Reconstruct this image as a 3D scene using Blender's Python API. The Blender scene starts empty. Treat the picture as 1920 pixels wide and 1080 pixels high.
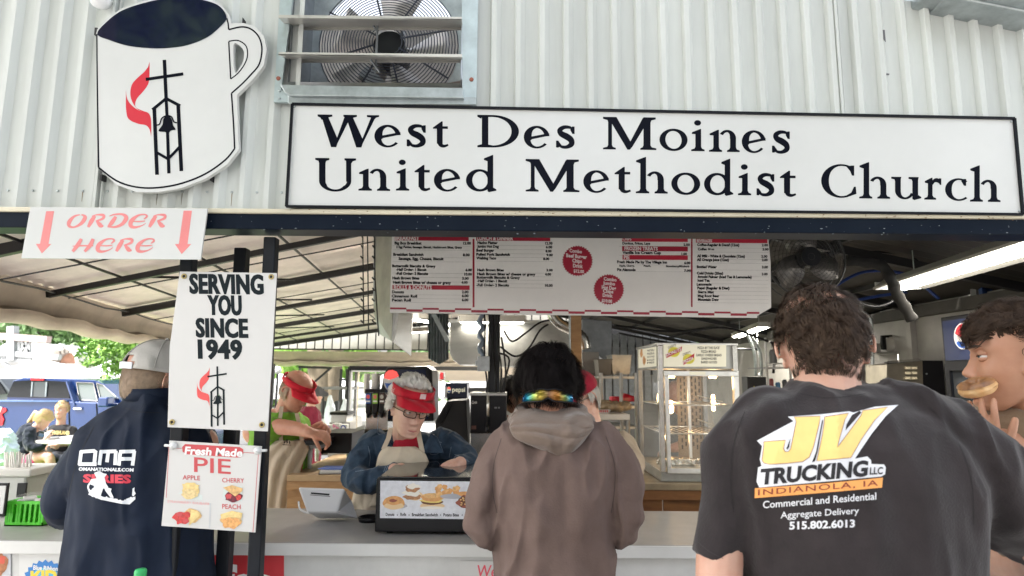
import bpy, bmesh, math, random
import numpy as np
from mathutils import Vector, Matrix, Euler, noise
from mathutils.geometry import tessellate_polygon
from mathutils.bvhtree import BVHTree

random.seed(7); np.random.seed(7)
R = math.radians
S = bpy.context.scene
COL = S.collection

# ------------------------------------------------------------------ camera, sky, sun, exposure
F = 1170.0; PITCH = math.atan(168.0/F); ROLL = 0.0075; CH = 1.60
cp, sp = math.cos(PITCH), math.sin(PITCH)
_r = Vector((1,0,0)); _f = Vector((0,cp,sp)); _u = Vector((0,-sp,cp))
RI = _r*math.cos(ROLL) + _u*math.sin(ROLL)
UP = _u*math.cos(ROLL) - _r*math.sin(ROLL)
CAM = Vector((0,0,CH))
cam = bpy.data.objects.new('camera', bpy.data.cameras.new('camera'))
cam.data.sensor_width = 36; cam.data.lens = F/1920*36
cam.data.clip_start = 0.05; cam.data.clip_end = 600
cam.data.dof.use_dof = True; cam.data.dof.focus_distance = 2.1; cam.data.dof.aperture_fstop = 5.0
M = Matrix((( RI.x, UP.x, -_f.x, 0),(RI.y, UP.y, -_f.y, 0),(RI.z, UP.z, -_f.z, CH),(0,0,0,1)))
cam.matrix_world = M
COL.objects.link(cam); S.camera = cam

W = bpy.data.worlds.new('World'); S.world = W; W.use_nodes = True
nt = W.node_tree; nt.nodes.clear()
sky = nt.nodes.new('ShaderNodeTexSky'); sky.sky_type = 'NISHITA'; sky.sun_disc = False
SUN_EL, SUN_AZ = R(50), R(238)
sky.sun_elevation = SUN_EL; sky.sun_rotation = SUN_AZ; sky.dust_density = 4.0; sky.air_density = 1.2
hs = nt.nodes.new('ShaderNodeHueSaturation'); hs.inputs['Saturation'].default_value = 0.35
bg = nt.nodes.new('ShaderNodeBackground'); bg.inputs['Strength'].default_value = 0.13
out = nt.nodes.new('ShaderNodeOutputWorld')
nt.links.new(sky.outputs[0], hs.inputs['Color']); nt.links.new(hs.outputs[0], bg.inputs['Color'])
nt.links.new(bg.outputs[0], out.inputs['Surface'])
sun = bpy.data.objects.new('sun', bpy.data.lights.new('sun', 'SUN'))
sun.data.energy = 2.6; sun.data.angle = R(8); sun.data.color = (1.0, 0.97, 0.92)
# sun stands behind the camera, a little to the left
sd = Vector((math.sin(SUN_AZ)*math.cos(SUN_EL), math.cos(SUN_AZ)*math.cos(SUN_EL), math.sin(SUN_EL)))
sun.rotation_euler = (-sd).to_track_quat('-Z', 'Y').to_euler()
COL.objects.link(sun)
S.view_settings.view_transform = 'Standard'; S.view_settings.look = 'None'
S.view_settings.gamma = 1.0; S.view_settings.use_curve_mapping = False
S.view_settings.exposure = 2.1
S.render.engine = 'CYCLES'; S.cycles.use_denoising = True
S.cycles.max_bounces = 7; S.cycles.sample_clamp_indirect = 6; S.cycles.caustics_reflective = False

# ------------------------------------------------------------------ helpers
def P(px, py, Y):
    d = RI*((px-960)/F) + UP*((540-py)/F) + _f
    return CAM + d*(Y/d.y)
def ray(px, py):
    d = RI*((px-960)/F) + UP*((540-py)/F) + _f
    return d.normalized()

MATS = {}
def mat(name, col, rough=0.6, metal=0.0, var=0.0, vs=8.0, bump=0.0, bs=60.0, emit=0.0, spec=0.5, alpha=1.0, sheen=0.0,
        col2=None, sss=0.0, trans=0.0, coat=0.0, stretch=None, ior=None, wr=0.0, wrs=7.0):
    if name in MATS: return MATS[name]
    m = bpy.data.materials.new(name); m.use_nodes = True
    n = m.node_tree.nodes; l = m.node_tree.links; b = n['Principled BSDF']
    c = (col[0], col[1], col[2], 1)
    b.inputs['Base Color'].default_value = c
    b.inputs['Roughness'].default_value = rough; b.inputs['Metallic'].default_value = metal
    b.inputs['Specular IOR Level'].default_value = spec
    if ior: b.inputs['IOR'].default_value = ior
    if sheen: b.inputs['Sheen Weight'].default_value = sheen; b.inputs['Sheen Roughness'].default_value = 0.5
    if coat: b.inputs['Coat Weight'].default_value = coat; b.inputs['Coat Roughness'].default_value = 0.05
    if sss: b.inputs['Subsurface Weight'].default_value = sss; b.inputs['Subsurface Radius'].default_value = (0.012,0.005,0.003); b.inputs['Subsurface Scale'].default_value = 0.6
    if trans: b.inputs['Transmission Weight'].default_value = trans
    if alpha < 1: b.inputs['Alpha'].default_value = alpha
    if emit: b.inputs['Emission Color'].default_value = c; b.inputs['Emission Strength'].default_value = emit
    if var or bump or wr:
        tc = n.new('ShaderNodeTexCoord'); mp = n.new('ShaderNodeMapping')
        l.new(tc.outputs['Object'], mp.inputs['Vector'])
        if stretch: mp.inputs['Scale'].default_value = stretch
    if var:
        t = n.new('ShaderNodeTexNoise'); t.inputs['Scale'].default_value = vs; t.inputs['Detail'].default_value = 6; t.inputs['Roughness'].default_value = 0.65
        l.new(mp.outputs[0], t.inputs['Vector'])
        r_ = n.new('ShaderNodeValToRGB'); r_.color_ramp.elements[0].position = 0.32; r_.color_ramp.elements[1].position = 0.68
        if col2 is None:
            lo = [x*(1-var) for x in col]; hi = [min(1, x*(1+var*0.6)) for x in col]
        else: lo, hi = col2, col
        r_.color_ramp.elements[0].color = (*lo[:3], 1); r_.color_ramp.elements[1].color = (*hi[:3], 1)
        l.new(t.outputs['Fac'], r_.inputs['Fac']); l.new(r_.outputs[0], b.inputs['Base Color'])
    if bump:
        t2 = n.new('ShaderNodeTexNoise'); t2.inputs['Scale'].default_value = bs; t2.inputs['Detail'].default_value = 5
        l.new(mp.outputs[0], t2.inputs['Vector'])
        bu = n.new('ShaderNodeBump'); bu.inputs['Strength'].default_value = bump; bu.inputs['Distance'].default_value = 0.004
        l.new(t2.outputs['Fac'], bu.inputs['Height']); l.new(bu.outputs[0], b.inputs['Normal'])
        if wr:
            t3 = n.new('ShaderNodeTexNoise'); t3.noise_type = 'RIDGED_MULTIFRACTAL'; t3.inputs['Scale'].default_value = wrs; t3.inputs['Detail'].default_value = 2.5; t3.inputs['Distortion'].default_value = 0.8
            mp2 = n.new('ShaderNodeMapping'); mp2.inputs['Scale'].default_value = (1, 1, .42); mp2.inputs['Rotation'].default_value = (0, .35, 0)
            l.new(tc.outputs['Object'], mp2.inputs['Vector']); l.new(mp2.outputs[0], t3.inputs['Vector'])
            b3 = n.new('ShaderNodeBump'); b3.inputs['Strength'].default_value = wr; b3.inputs['Distance'].default_value = 0.045
            l.new(t3.outputs['Fac'], b3.inputs['Height']); l.new(b3.outputs[0], bu.inputs['Normal'])
    MATS[name] = m
    return m

LOCW = {}
def tag(o, label=None, cat=None, group=None, kind=None):
    if label: o['label'] = label
    if cat: o['category'] = cat
    if group: o['group'] = group
    if kind: o['kind'] = kind
    return o
def thing(name, label, cat, loc=(0,0,0), group=None):
    o = bpy.data.objects.new(name, None); o.empty_display_size = 0.1
    COL.objects.link(o); o.location = loc; LOCW[o.name] = Vector(loc)
    return tag(o, label, cat, group)
def link_mesh(name, verts, faces, mats, parent=None, mi=None, smooth=False, bevel=0.0, loc=None):
    """verts in world coordinates"""
    off = LOCW[parent.name] if parent is not None else (Vector(loc) if loc is not None else Vector((0,0,0)))
    me = bpy.data.meshes.new(name)
    v = np.asarray([tuple(x) for x in verts], dtype=float).reshape(-1,3) - np.array(off)
    me.from_pydata(v.tolist(), [], faces)
    for m in (mats if isinstance(mats, (list,tuple)) else [mats]): me.materials.append(m)
    if mi is not None: me.polygons.foreach_set('material_index', mi)
    if smooth: me.polygons.foreach_set('use_smooth', [True]*len(me.polygons))
    me.update()
    o = bpy.data.objects.new(name, me); COL.objects.link(o)
    if parent is not None: o.parent = parent
    elif loc is not None: o.location = loc
    LOCW[o.name] = off
    if bevel:
        b = o.modifiers.new('b', 'BEVEL'); b.width = bevel; b.segments = 2; b.limit_method = 'ANGLE'; b.angle_limit = R(40)
        if not smooth: b.harden_normals = False
    return o

class MB:
    def __init__(s): s.v=[]; s.f=[]; s.m=[]
    def add(s, vs, fs, mi=0):
        k = len(s.v); s.v += [Vector(x) for x in vs]
        s.f += [tuple(i+k for i in f) for f in fs]; s.m += [mi]*len(fs)
        return s
    def box(s, a, b, mi=0):
        x0,x1 = sorted((a[0],b[0])); y0,y1 = sorted((a[1],b[1])); z0,z1 = sorted((a[2],b[2]))
        v = [(x0,y0,z0),(x1,y0,z0),(x1,y1,z0),(x0,y1,z0),(x0,y0,z1),(x1,y0,z1),(x1,y1,z1),(x0,y1,z1)]
        return s.add(v, [(0,3,2,1),(4,5,6,7),(0,1,5,4),(1,2,6,5),(2,3,7,6),(3,0,4,7)], mi)
    def obox(s, c, size, rot=None, mi=0):
        h = [x/2 for x in size]; c = Vector(c); v=[]
        for sx,sy,sz in ((-1,-1,-1),(1,-1,-1),(1,1,-1),(-1,1,-1),(-1,-1,1),(1,-1,1),(1,1,1),(-1,1,1)):
            p = Vector((sx*h[0],sy*h[1],sz*h[2]))
            if rot is not None: p = rot @ p
            v.append(c+p)
        return s.add(v, [(0,3,2,1),(4,5,6,7),(0,1,5,4),(1,2,6,5),(2,3,7,6),(3,0,4,7)], mi)
    def slab(s, quad, d, mi=0):
        """quad of four points + thickness vector d"""
        q = [Vector(x) for x in quad]; d = Vector(d); n = len(q)
        v = q+[x+d for x in q]
        fs = [tuple(range(n)), tuple(range(2*n-1, n-1, -1))] + [(i, i+n, (i+1)%n+n, (i+1)%n) for i in range(n)]
        return s.add(v, fs, mi)
    def bar(s, a, b, w, h=None, mi=0, up=(0,0,1)):
        a = Vector(a); b = Vector(b); h = h or w
        d = (b-a).normalized(); u = Vector(up)
        if abs(d.dot(u)) > 0.98: u = Vector((0,1,0))
        x = d.cross(u).normalized(); y = x.cross(d).normalized()
        q = [a-x*w/2-y*h/2, a+x*w/2-y*h/2, a+x*w/2+y*h/2, a-x*w/2+y*h/2]
        return s.slab(q, b-a, mi)
    def tube(s, pts, r, n=8, mi=0, radii=None, cap=True):
        pts = [Vector(p) for p in pts]; N = len(pts); vs=[]; fs=[]
        d0 = (pts[1]-pts[0]).normalized()
        u = Vector((0,0,1)) if abs(d0.z) < 0.9 else Vector((1,0,0))
        x = d0.cross(u).normalized()
        for i,p in enumerate(pts):
            d = (pts[min(i+1,N-1)]-pts[max(i-1,0)]).normalized()
            x = (x - d*x.dot(d)).normalized(); y = d.cross(x)
            rr = radii[i] if radii else r
            for k in range(n):
                a = 2*math.pi*k/n; vs.append(p + x*math.cos(a)*rr + y*math.sin(a)*rr)
        for i in range(N-1):
            for k in range(n):
                fs.append((i*n+k, i*n+(k+1)%n, (i+1)*n+(k+1)%n, (i+1)*n+k))
        if cap: fs.append(tuple(range(n-1,-1,-1))); fs.append(tuple((N-1)*n+k for k in range(n)))
        return s.add(vs, fs, mi)
    def lathe(s, prof, c, n=20, mi=0, axis=None):
        """prof list of (r, h); axis rotation matrix"""
        c = Vector(c); vs=[]; fs=[]; N=len(prof)
        for r_,h in prof:
            for k in range(n):
                a = 2*math.pi*k/n; p = Vector((r_*math.cos(a), r_*math.sin(a), h))
                if axis is not None: p = axis @ p
                vs.append(c+p)
        for i in range(N-1):
            for k in range(n):
                fs.append((i*n+k, i*n+(k+1)%n, (i+1)*n+(k+1)%n, (i+1)*n+k))
        if prof[0][0] > 1e-5: fs.append(tuple(range(n-1,-1,-1)))
        if prof[-1][0] > 1e-5: fs.append(tuple((N-1)*n+k for k in range(n)))
        return s.add(vs, fs, mi)
    def ell(s, c, r, rot=None, nu=14, nv=10, mi=0):
        c = Vector(c); vs=[]; fs=[]
        if not hasattr(r,'__len__'): r=(r,r,r)
        for i in range(nv+1):
            t = math.pi*i/nv
            for k in range(nu):
                a = 2*math.pi*k/nu
                p = Vector((r[0]*math.sin(t)*math.cos(a), r[1]*math.sin(t)*math.sin(a), -r[2]*math.cos(t)))
                if rot is not None: p = rot @ p
                vs.append(c+p)
        for i in range(nv):
            for k in range(nu):
                fs.append((i*nu+k, i*nu+(k+1)%nu, (i+1)*nu+(k+1)%nu, (i+1)*nu+k))
        return s.add(vs, fs, mi)
    def poly(s, contours, d, mi=0):
        """contours: list of loops of 3D points (first outer, rest holes); extruded by vector d"""
        loops = [[Vector(p) for p in c] for c in contours]; d = Vector(d)
        flat = [p for c in loops for p in c]; n = len(flat)
        tr = tessellate_polygon(loops)
        fs = [tuple(t) for t in tr] + [tuple(i+n for i in reversed(t)) for t in tr]
        k = 0
        for c in loops:
            m = len(c)
            for i in range(m): fs.append((k+i, k+(i+1)%m, k+(i+1)%m+n, k+i+n))
            k += m
        return s.add(flat+[p+d for p in flat], fs, mi)
    def build(s, name, mats, parent=None, smooth=False, bevel=0.0, loc=None):
        o = link_mesh(name, s.v, s.f, mats, parent, s.m, smooth, bevel, loc)
        if smooth:
            bm = bmesh.new(); bm.from_mesh(o.data); bmesh.ops.recalc_face_normals(bm, faces=bm.faces); bm.to_mesh(o.data); bm.free()
            o.data.set_sharp_from_angle(angle=R(40)) if smooth == 'auto' else None
        else:
            bm = bmesh.new(); bm.from_mesh(o.data); bmesh.ops.recalc_face_normals(bm, faces=bm.faces); bm.to_mesh(o.data); bm.free()
        return o
def pbox(x0, y0, x1, y1, Y, depth):
    a = P(x0,y1,Y); b = P(x1,y0,Y)
    return (a.x, Y, a.z), (b.x, Y+depth, b.z)
def copy_tree(o, parent=None):
    c = o.copy(); COL.objects.link(c)
    if parent is not None: c.parent = parent
    for ch in list(o.children): copy_tree(ch, c)
    return c

def spl(pts, n=6, closed=False):
    """catmull-rom through 2D/3D tuples"""
    pts = [np.array(p, float) for p in pts]; N = len(pts); out=[]
    rng = range(N) if closed else range(N-1)
    for i in rng:
        if closed: p0,p1,p2,p3 = pts[i-1],pts[i],pts[(i+1)%N],pts[(i+2)%N]
        else: p0,p1,p2,p3 = pts[max(i-1,0)],pts[i],pts[i+1],pts[min(i+2,N-1)]
        for k in range(n):
            t = k/n
            out.append(0.5*((2*p1)+(-p0+p2)*t+(2*p0-5*p1+4*p2-p3)*t*t+(-p0+3*p1-3*p2+p3)*t**3))
    if not closed: out.append(pts[-1])
    return [tuple(p) for p in out]

# ---------------- flat print: pieces in picture-plane units, then laid on a plane or a surface
def stroke(pts, n=6, smooth=True):
    """pts: (x,y,w) -> polygon"""
    q = spl(pts, n) if smooth else [tuple(map(float,p)) for p in pts]
    L=[]; Rr=[]; N=len(q)
    for i in range(N):
        a = q[max(i-1,0)]; b = q[min(i+1,N-1)]
        dx,dy = b[0]-a[0], b[1]-a[1]; m = math.hypot(dx,dy) or 1
        nx,ny = -dy/m, dx/m; w=q[i][2]/2
        L.append((q[i][0]+nx*w, q[i][1]+ny*w)); Rr.append((q[i][0]-nx*w, q[i][1]-ny*w))
    return L+Rr[::-1]
def ellp(cx, cy, rx, ry, n=28, tilt=0, a0=0, a1=360):
    o=[]; c,s_=math.cos(R(tilt)),math.sin(R(tilt))
    full = abs(a1-a0) >= 360
    for k in range(n if full else n+1):
        a = R(a0+(a1-a0)*k/n); x=rx*math.cos(a); y=ry*math.sin(a)
        o.append((cx+x*c-y*s_, cy+x*s_+y*c))
    return o
def poly2(contours):
    loops = [[Vector((x,y,0)) for x,y in c] for c in contours]
    tr = tessellate_polygon(loops)
    return [(p.x,p.y) for c in loops for p in c], [tuple(t) for t in tr]
_TC = {}
def text_mesh(body, bold=0.0, res=2, spacing=1.0):
    key=(body,bold,res,spacing)
    if key in _TC: return _TC[key]
    cu = bpy.data.curves.new('t','FONT'); cu.body = body; cu.size = 1; cu.offset = bold; cu.resolution_u = res; cu.space_character = spacing
    cu.fill_mode='BOTH'
    o = bpy.data.objects.new('t', cu); me = bpy.data.meshes.new_from_object(o)
    vs = [(v.co.x, v.co.y) for v in me.vertices]; fs = [tuple(p.vertices) for p in me.polygons]
    bpy.data.objects.remove(o); bpy.data.curves.remove(cu); bpy.data.meshes.remove(me)
    _TC[key]=(vs,fs); return _TC[key]
_hv,_ = text_mesh('H'); CAPH = max(y for x,y in _hv)
def T(body, x0, yb, x1, cap, slope=0.0, shear=0.0, bold=0.012, mi=0, layer=1, res=2, spacing=1.0, yb2=None):
    """text fitted from x0 to x1 on baseline yb (picture y grows downward)"""
    vs, fs = text_mesh(body, bold, res, spacing)
    a = min(v[0] for v in vs); b = max(v[0] for v in vs)
    if yb2 is not None: slope = (yb2-yb)/(x1-x0)
    k = (x1-x0)/(b-a); h = cap/CAPH
    o=[]
    for x,y in vs:
        X = x0+(x-a)*k; o.append((X + shear*y*h, yb - y*h + slope*(X-x0)))
    return (o, fs, mi, layer)
def G(contours, mi=0, layer=1):
    v,f = poly2(contours); return (v,f,mi,layer)
def RECT(x0,y0,x1,y1,mi=0,layer=1,s=0.0):
    return ([(x0,y0),(x1,y0+s*(x1-x0)),(x1,y1+s*(x1-x0)),(x0,y1)], [(0,1,2,3)], mi, layer)
def lay(name, pieces, mats, parent, Y, eps=0.0012, mapper=None, sub=None):
    V=[];Fc=[];MI=[]
    for vs,fs,mi,ly in pieces:
        if sub:
            bm = bmesh.new(); bv=[bm.verts.new((x,y,0)) for x,y in vs]
            for f in fs:
                try: bm.faces.new([bv[i] for i in f])
                except ValueError: pass
            bmesh.ops.triangulate(bm, faces=bm.faces)
            for _ in range(5):
                le=[e for e in bm.edges if e.calc_length()>sub]
                if not le: break
                bmesh.ops.subdivide_edges(bm, edges=le, cuts=1); bmesh.ops.triangulate(bm, faces=bm.faces)
            bm.verts.index_update(); vs=[(v.co.x,v.co.y) for v in bm.verts]; fs=[tuple(v.index for v in f.verts) for f in bm.faces]; bm.free()
        k=len(V)
        for x,y in vs:
            V.append(mapper(x,y,ly) if mapper else P(x,y,Y-eps*ly))
        Fc += [tuple(i+k for i in f) for f in fs]; MI += [mi]*len(fs)
    return link_mesh(name, V, Fc, mats, parent, MI)
def surf_mapper(objs, eps=0.0015, default=1.2):
    trees=[]
    for o in objs:
        vs=[v.co + LOCW[o.name] for v in o.data.vertices]; trees.append(BVHTree.FromPolygons(vs,[tuple(p.vertices) for p in o.data.polygons]))
    def mp(x,y,ly):
        d = ray(x,y); best=None
        for t in trees:
            h = t.ray_cast(CAM, d)
            if h[0] is not None and (best is None or h[3]<best): best=h[3]
        if best is None: best = default/d.y
        return CAM + d*(best - eps*ly - 0.0008)
    return mp

# ---------------- soft shapes: closed pieces merged into one continuous skin
class Blob(MB):
    def cap(s, pts, radii, n=14, flat=None):
        """tapered limb through points; flat=(axis, k) squashes"""
        pts=[Vector(p) for p in pts]
        q=[(*p, r_) for p,r_ in zip(pts,radii)]
        q = spl(q, 5) if len(q)>2 else spl(q,3)
        c=[Vector(x[:3]) for x in q]; r=[x[3] for x in q]
        s.tube(c, 0, n, radii=r)
        s.ell(c[0], r[0], nu=n, nv=8); s.ell(c[-1], r[-1], nu=n, nv=8); return s
    def loft(s, secs, n=32, e=2.3, rot=None, org=None):
        """secs: (cx,cy,z,rx,ry)"""
        vs=[];fs=[]; N=len(secs)
        for cx,cy,z,rx,ry in secs:
            for k in range(n):
                a=2*math.pi*k/n; c=math.cos(a); s_=math.sin(a)
                vs.append(Vector((cx+rx*math.copysign(abs(c)**(2/e),c), cy+ry*math.copysign(abs(s_)**(2/e),s_), z)))
        for i in range(N-1):
            for k in range(n): fs.append((i*n+k,i*n+(k+1)%n,(i+1)*n+(k+1)%n,(i+1)*n+k))
        fs.append(tuple(range(n-1,-1,-1))); fs.append(tuple((N-1)*n+k for k in range(n)))
        return s.add(vs,fs)
    def skin(s, name, m, parent, vox=0.006, sm=6, disp=None, clip=None):
        me=bpy.data.meshes.new('tmp'); me.from_pydata([tuple(v) for v in s.v],[],s.f)
        bm=bmesh.new(); bm.from_mesh(me); bmesh.ops.recalc_face_normals(bm,faces=bm.faces); bm.to_mesh(me); bm.free()
        o=bpy.data.objects.new('tmp',me); COL.objects.link(o)
        r_=o.modifiers.new('r','REMESH'); r_.mode='VOXEL'; r_.voxel_size=vox
        if sm: k=o.modifiers.new('s','SMOOTH'); k.factor=0.5; k.iterations=sm
        dg=bpy.context.evaluated_depsgraph_get(); dg.update()
        m2=bpy.data.meshes.new_from_object(o.evaluated_get(dg))
        bpy.data.objects.remove(o); bpy.data.meshes.remove(me)
        n=len(m2.vertices); co=np.empty(n*3); m2.vertices.foreach_get('co',co); co=co.reshape(-1,3)
        no=np.array([v.normal[:] for v in m2.vertices]) if n else np.zeros((0,3))
        if disp is not None:
            d=disp(co,no); co=co+no*d[:,None]
        fs=[tuple(p.vertices) for p in m2.polygons]
        if clip is not None:
            keep=clip(co); fs=[f for f in fs if all(keep[i] for i in f)]
            used=sorted({i for f in fs for i in f}); mp={a:b for b,a in enumerate(used)}
            co=co[used]; fs=[tuple(mp[i] for i in f) for f in fs]
        bpy.data.meshes.remove(m2)
        return link_mesh(name, co, fs, m, parent, None, True)
def vnoise(co, sx, sy, sz, seed=0.0, oct=3):
    out=np.empty(len(co))
    for i,c in enumerate(co): out[i]=noise.fractal(Vector((c[0]*sx+seed,c[1]*sy+seed*1.7,c[2]*sz-seed)),0.9,2.1,oct)
    return out
def folds(amp=0.006, seed=1.0, fx=9, fz=3.0, diag=0.5, fine=0.0015):
    """ridged, slanted cloth folds"""
    def f(co,no):
        c=co.copy(); c[:,2]=co[:,2]+diag*np.abs(co[:,0]-co[:,0].mean())
        a=vnoise(c,fx,fx*0.8,fz,seed,2); rd=1-np.abs(a)*2.2; rd=np.clip(rd,-0.3,1)**3 if False else np.sign(rd)*np.abs(rd)**2.0
        b=vnoise(co,30,30,22,seed+5,2)
        return amp*(rd-0.4)+fine*b
    return f

def lerp_tab(tab, z):
    zs=[t[0] for t in tab]
    return [float(np.interp(z, zs, [t[k] for t in tab])) for k in range(1,len(tab[0]))]
HEAD_TAB=[(-.120,.012,.060,.040),(-.114,.030,.078,.028),(-.104,.042,.088,.012),(-.085,.052,.089,-.018),(-.062,.060,.086,-.045),
          (-.035,.067,.086,-.066),(0,.073,.084,-.086),(.028,.077,.089,-.097),(.055,.078,.086,-.100),(.080,.072,.074,-.093),
          (.100,.058,.054,-.076),(.113,.040,.030,-.052),(.120,.018,.004,-.028),(.122,.004,-.010,-.016)]
def head(bl, c, rot, sc=1.0, mouth=0.0, nose=1.0, ears=True, nz=64, nt_=72):
    """adds a head (with face and ears) to a Blob; rot: 3x3 matrix, local +Y is where the face looks"""
    c=Vector(c); vs=[];fs=[]
    zz=np.linspace(-.120,.122,nz)
    for z in zz:
        w,f,b=lerp_tab(HEAD_TAB,z)
        cy=(f+b)/2*0.6; 
        for k in range(nt_):
            a=2*math.pi*k/nt_; cx_=math.cos(a); sy=math.sin(a)
            e=2.25
            x=w*math.copysign(abs(cx_)**(2/e),cx_)
            y=cy+(f-cy if sy>0 else cy-b)*math.copysign(abs(sy)**(2/e),sy)
            if sy>0.05:
                g=lambda x0,z0,sx,sz: math.exp(-((x-x0)/sx)**2-((z-z0)/sz)**2)
                nb=float(np.interp(z,[-.052,-.046,-.038,-.030,-.012,.012,.026],[0,.010,.024,.026,.015,.006,0]))*nose
                nw=float(np.interp(z,[-.05,-.035,.0,.02],[.015,.013,.008,.010]))
                y+=nb*math.exp(-(x/nw)**2)*1.0
                y+=.006*(g(.013,-.040,.007,.008)+g(-.013,-.040,.007,.008))*nose
                for sgn in (1,-1):
                    y-=.013*g(sgn*.031,.008,.015,.011); y+=.005*g(sgn*.030,.029,.024,.008)
                    y+=.006*g(sgn*.045,-.028,.02,.02)
                y+=.007*g(0,-.066+mouth*.2,.020,.006)+.008*g(0,-.080-mouth,.018,.006)-.004*g(0,-.073,.024,.004)
                y-=.004*g(0,-.092,.02,.006); y+=.005*g(0,-.107,.018,.012)
                if mouth: y-=.030*g(0,-.073-mouth*.5,.020,.004+mouth*.6)
            vs.append(c+rot@(Vector((x,y,z))*sc))
    n=nt_
    for i in range(nz-1):
        for k in range(n): fs.append((i*n+k,i*n+(k+1)%n,(i+1)*n+(k+1)%n,(i+1)*n+k))
    fs.append(tuple(range(n-1,-1,-1))); fs.append(tuple((nz-1)*n+k for k in range(n)))
    bl.add(vs,fs)
    if ears:
        for sgn in (1,-1):
            er=rot@Euler((R(-8),0,R(sgn*24))).to_matrix()
            bl.ell(c+rot@(Vector((sgn*.076,-.010,-.004))*sc),(.006*sc,.014*sc,.024*sc),er,12,8)
            pts=[]
            for t in np.linspace(-200,60,12):
                rr=1.0 if t>-120 else .85
                pts.append(c+rot@(Vector((sgn*(.080+.004*math.cos(R(t))),-.012,-.002))*sc)+er@Vector((0,-.017*math.cos(R(t))*rr*sc*-1*-1,.029*math.sin(R(t))*sc*-1)))
            bl.tube(pts,.0042*sc,8)
            bl.ell(c+rot@(Vector((sgn*.076,.0,-.030))*sc),(.005*sc,.009*sc,.011*sc),er,10,6)
def rotm(yaw=0, pitch=0, roll=0):
    """yaw 0 looks along +Y (away from the camera); positive yaw turns to +X; positive pitch looks down"""
    return Matrix.Rotation(R(-yaw),3,'Z') @ Matrix.Rotation(R(-pitch),3,'X') @ Matrix.Rotation(R(roll),3,'Y')

def hand(bl, wrist, fdir, palm_n, side=1, sc=1.0, curl=(35,40,25), spread=6, thumb=(40,25), tc=20):
    """wrist point, finger direction, palm normal (pointing out of the palm). side=+1: thumb lies along palm_n x fdir"""
    w=Vector(wrist); f=Vector(fdir).normalized(); n=Vector(palm_n); n=(n-f*n.dot(f)).normalized(); t=n.cross(f)*side
    s_=sc
    for k,u in enumerate((-.030,-.010,.010,.028)):
        a=w+t*(-u*.6)*s_+f*.008*s_; b=w+f*(.088-.004*abs(k-2))*s_+t*(-u)*s_
        bl.cap([a,(a+b)/2-n*.002*s_,b],[.014*s_,.0135*s_,.0105*s_],10)
    bl.cap([w-f*.02*s_,w+f*.03*s_],[.026*s_,.022*s_],12)
    L=[(.040,.025,.020),(.045,.028,.022),(.041,.026,.021),(.032,.020,.018)]
    for k,u in enumerate((-.029,-.010,.010,.028)):
        p=w+f*(.088-.004*abs(k-1.5))*s_+t*(-u)*s_
        d=(f*math.cos(R(spread*(1.5-k)))+t*math.sin(R(spread*(1.5-k)))).normalized()
        ang=0; pts=[p]; rad=[.0098*s_]
        ax=d.cross(n).normalized()
        for j in range(3):
            ang+=curl[j]*(1+.12*k); dd=d*math.cos(R(ang))+n*math.sin(R(ang)); p=p+dd*L[k][j]*s_; pts.append(p); rad.append((.0092,.0084,.0070)[j]*s_)
        bl.cap(pts,rad,10)
    p=w+f*.022*s_+t*.018*s_; d=(t*math.sin(R(thumb[0]))+f*math.cos(R(thumb[0]))+n*math.sin(R(thumb[1]))).normalized()
    d2=(d+n*math.sin(R(tc))+f*.2).normalized(); d3=(d2+n*math.sin(R(tc))+f*.2).normalized()
    bl.cap([p,p+d*.042*s_,p+d*.042*s_+d2*.032*s_,p+d*.042*s_+d2*.032*s_+d3*.024*s_],[.015*s_,.012*s_,.0105*s_,.0085*s_],10)

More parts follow.
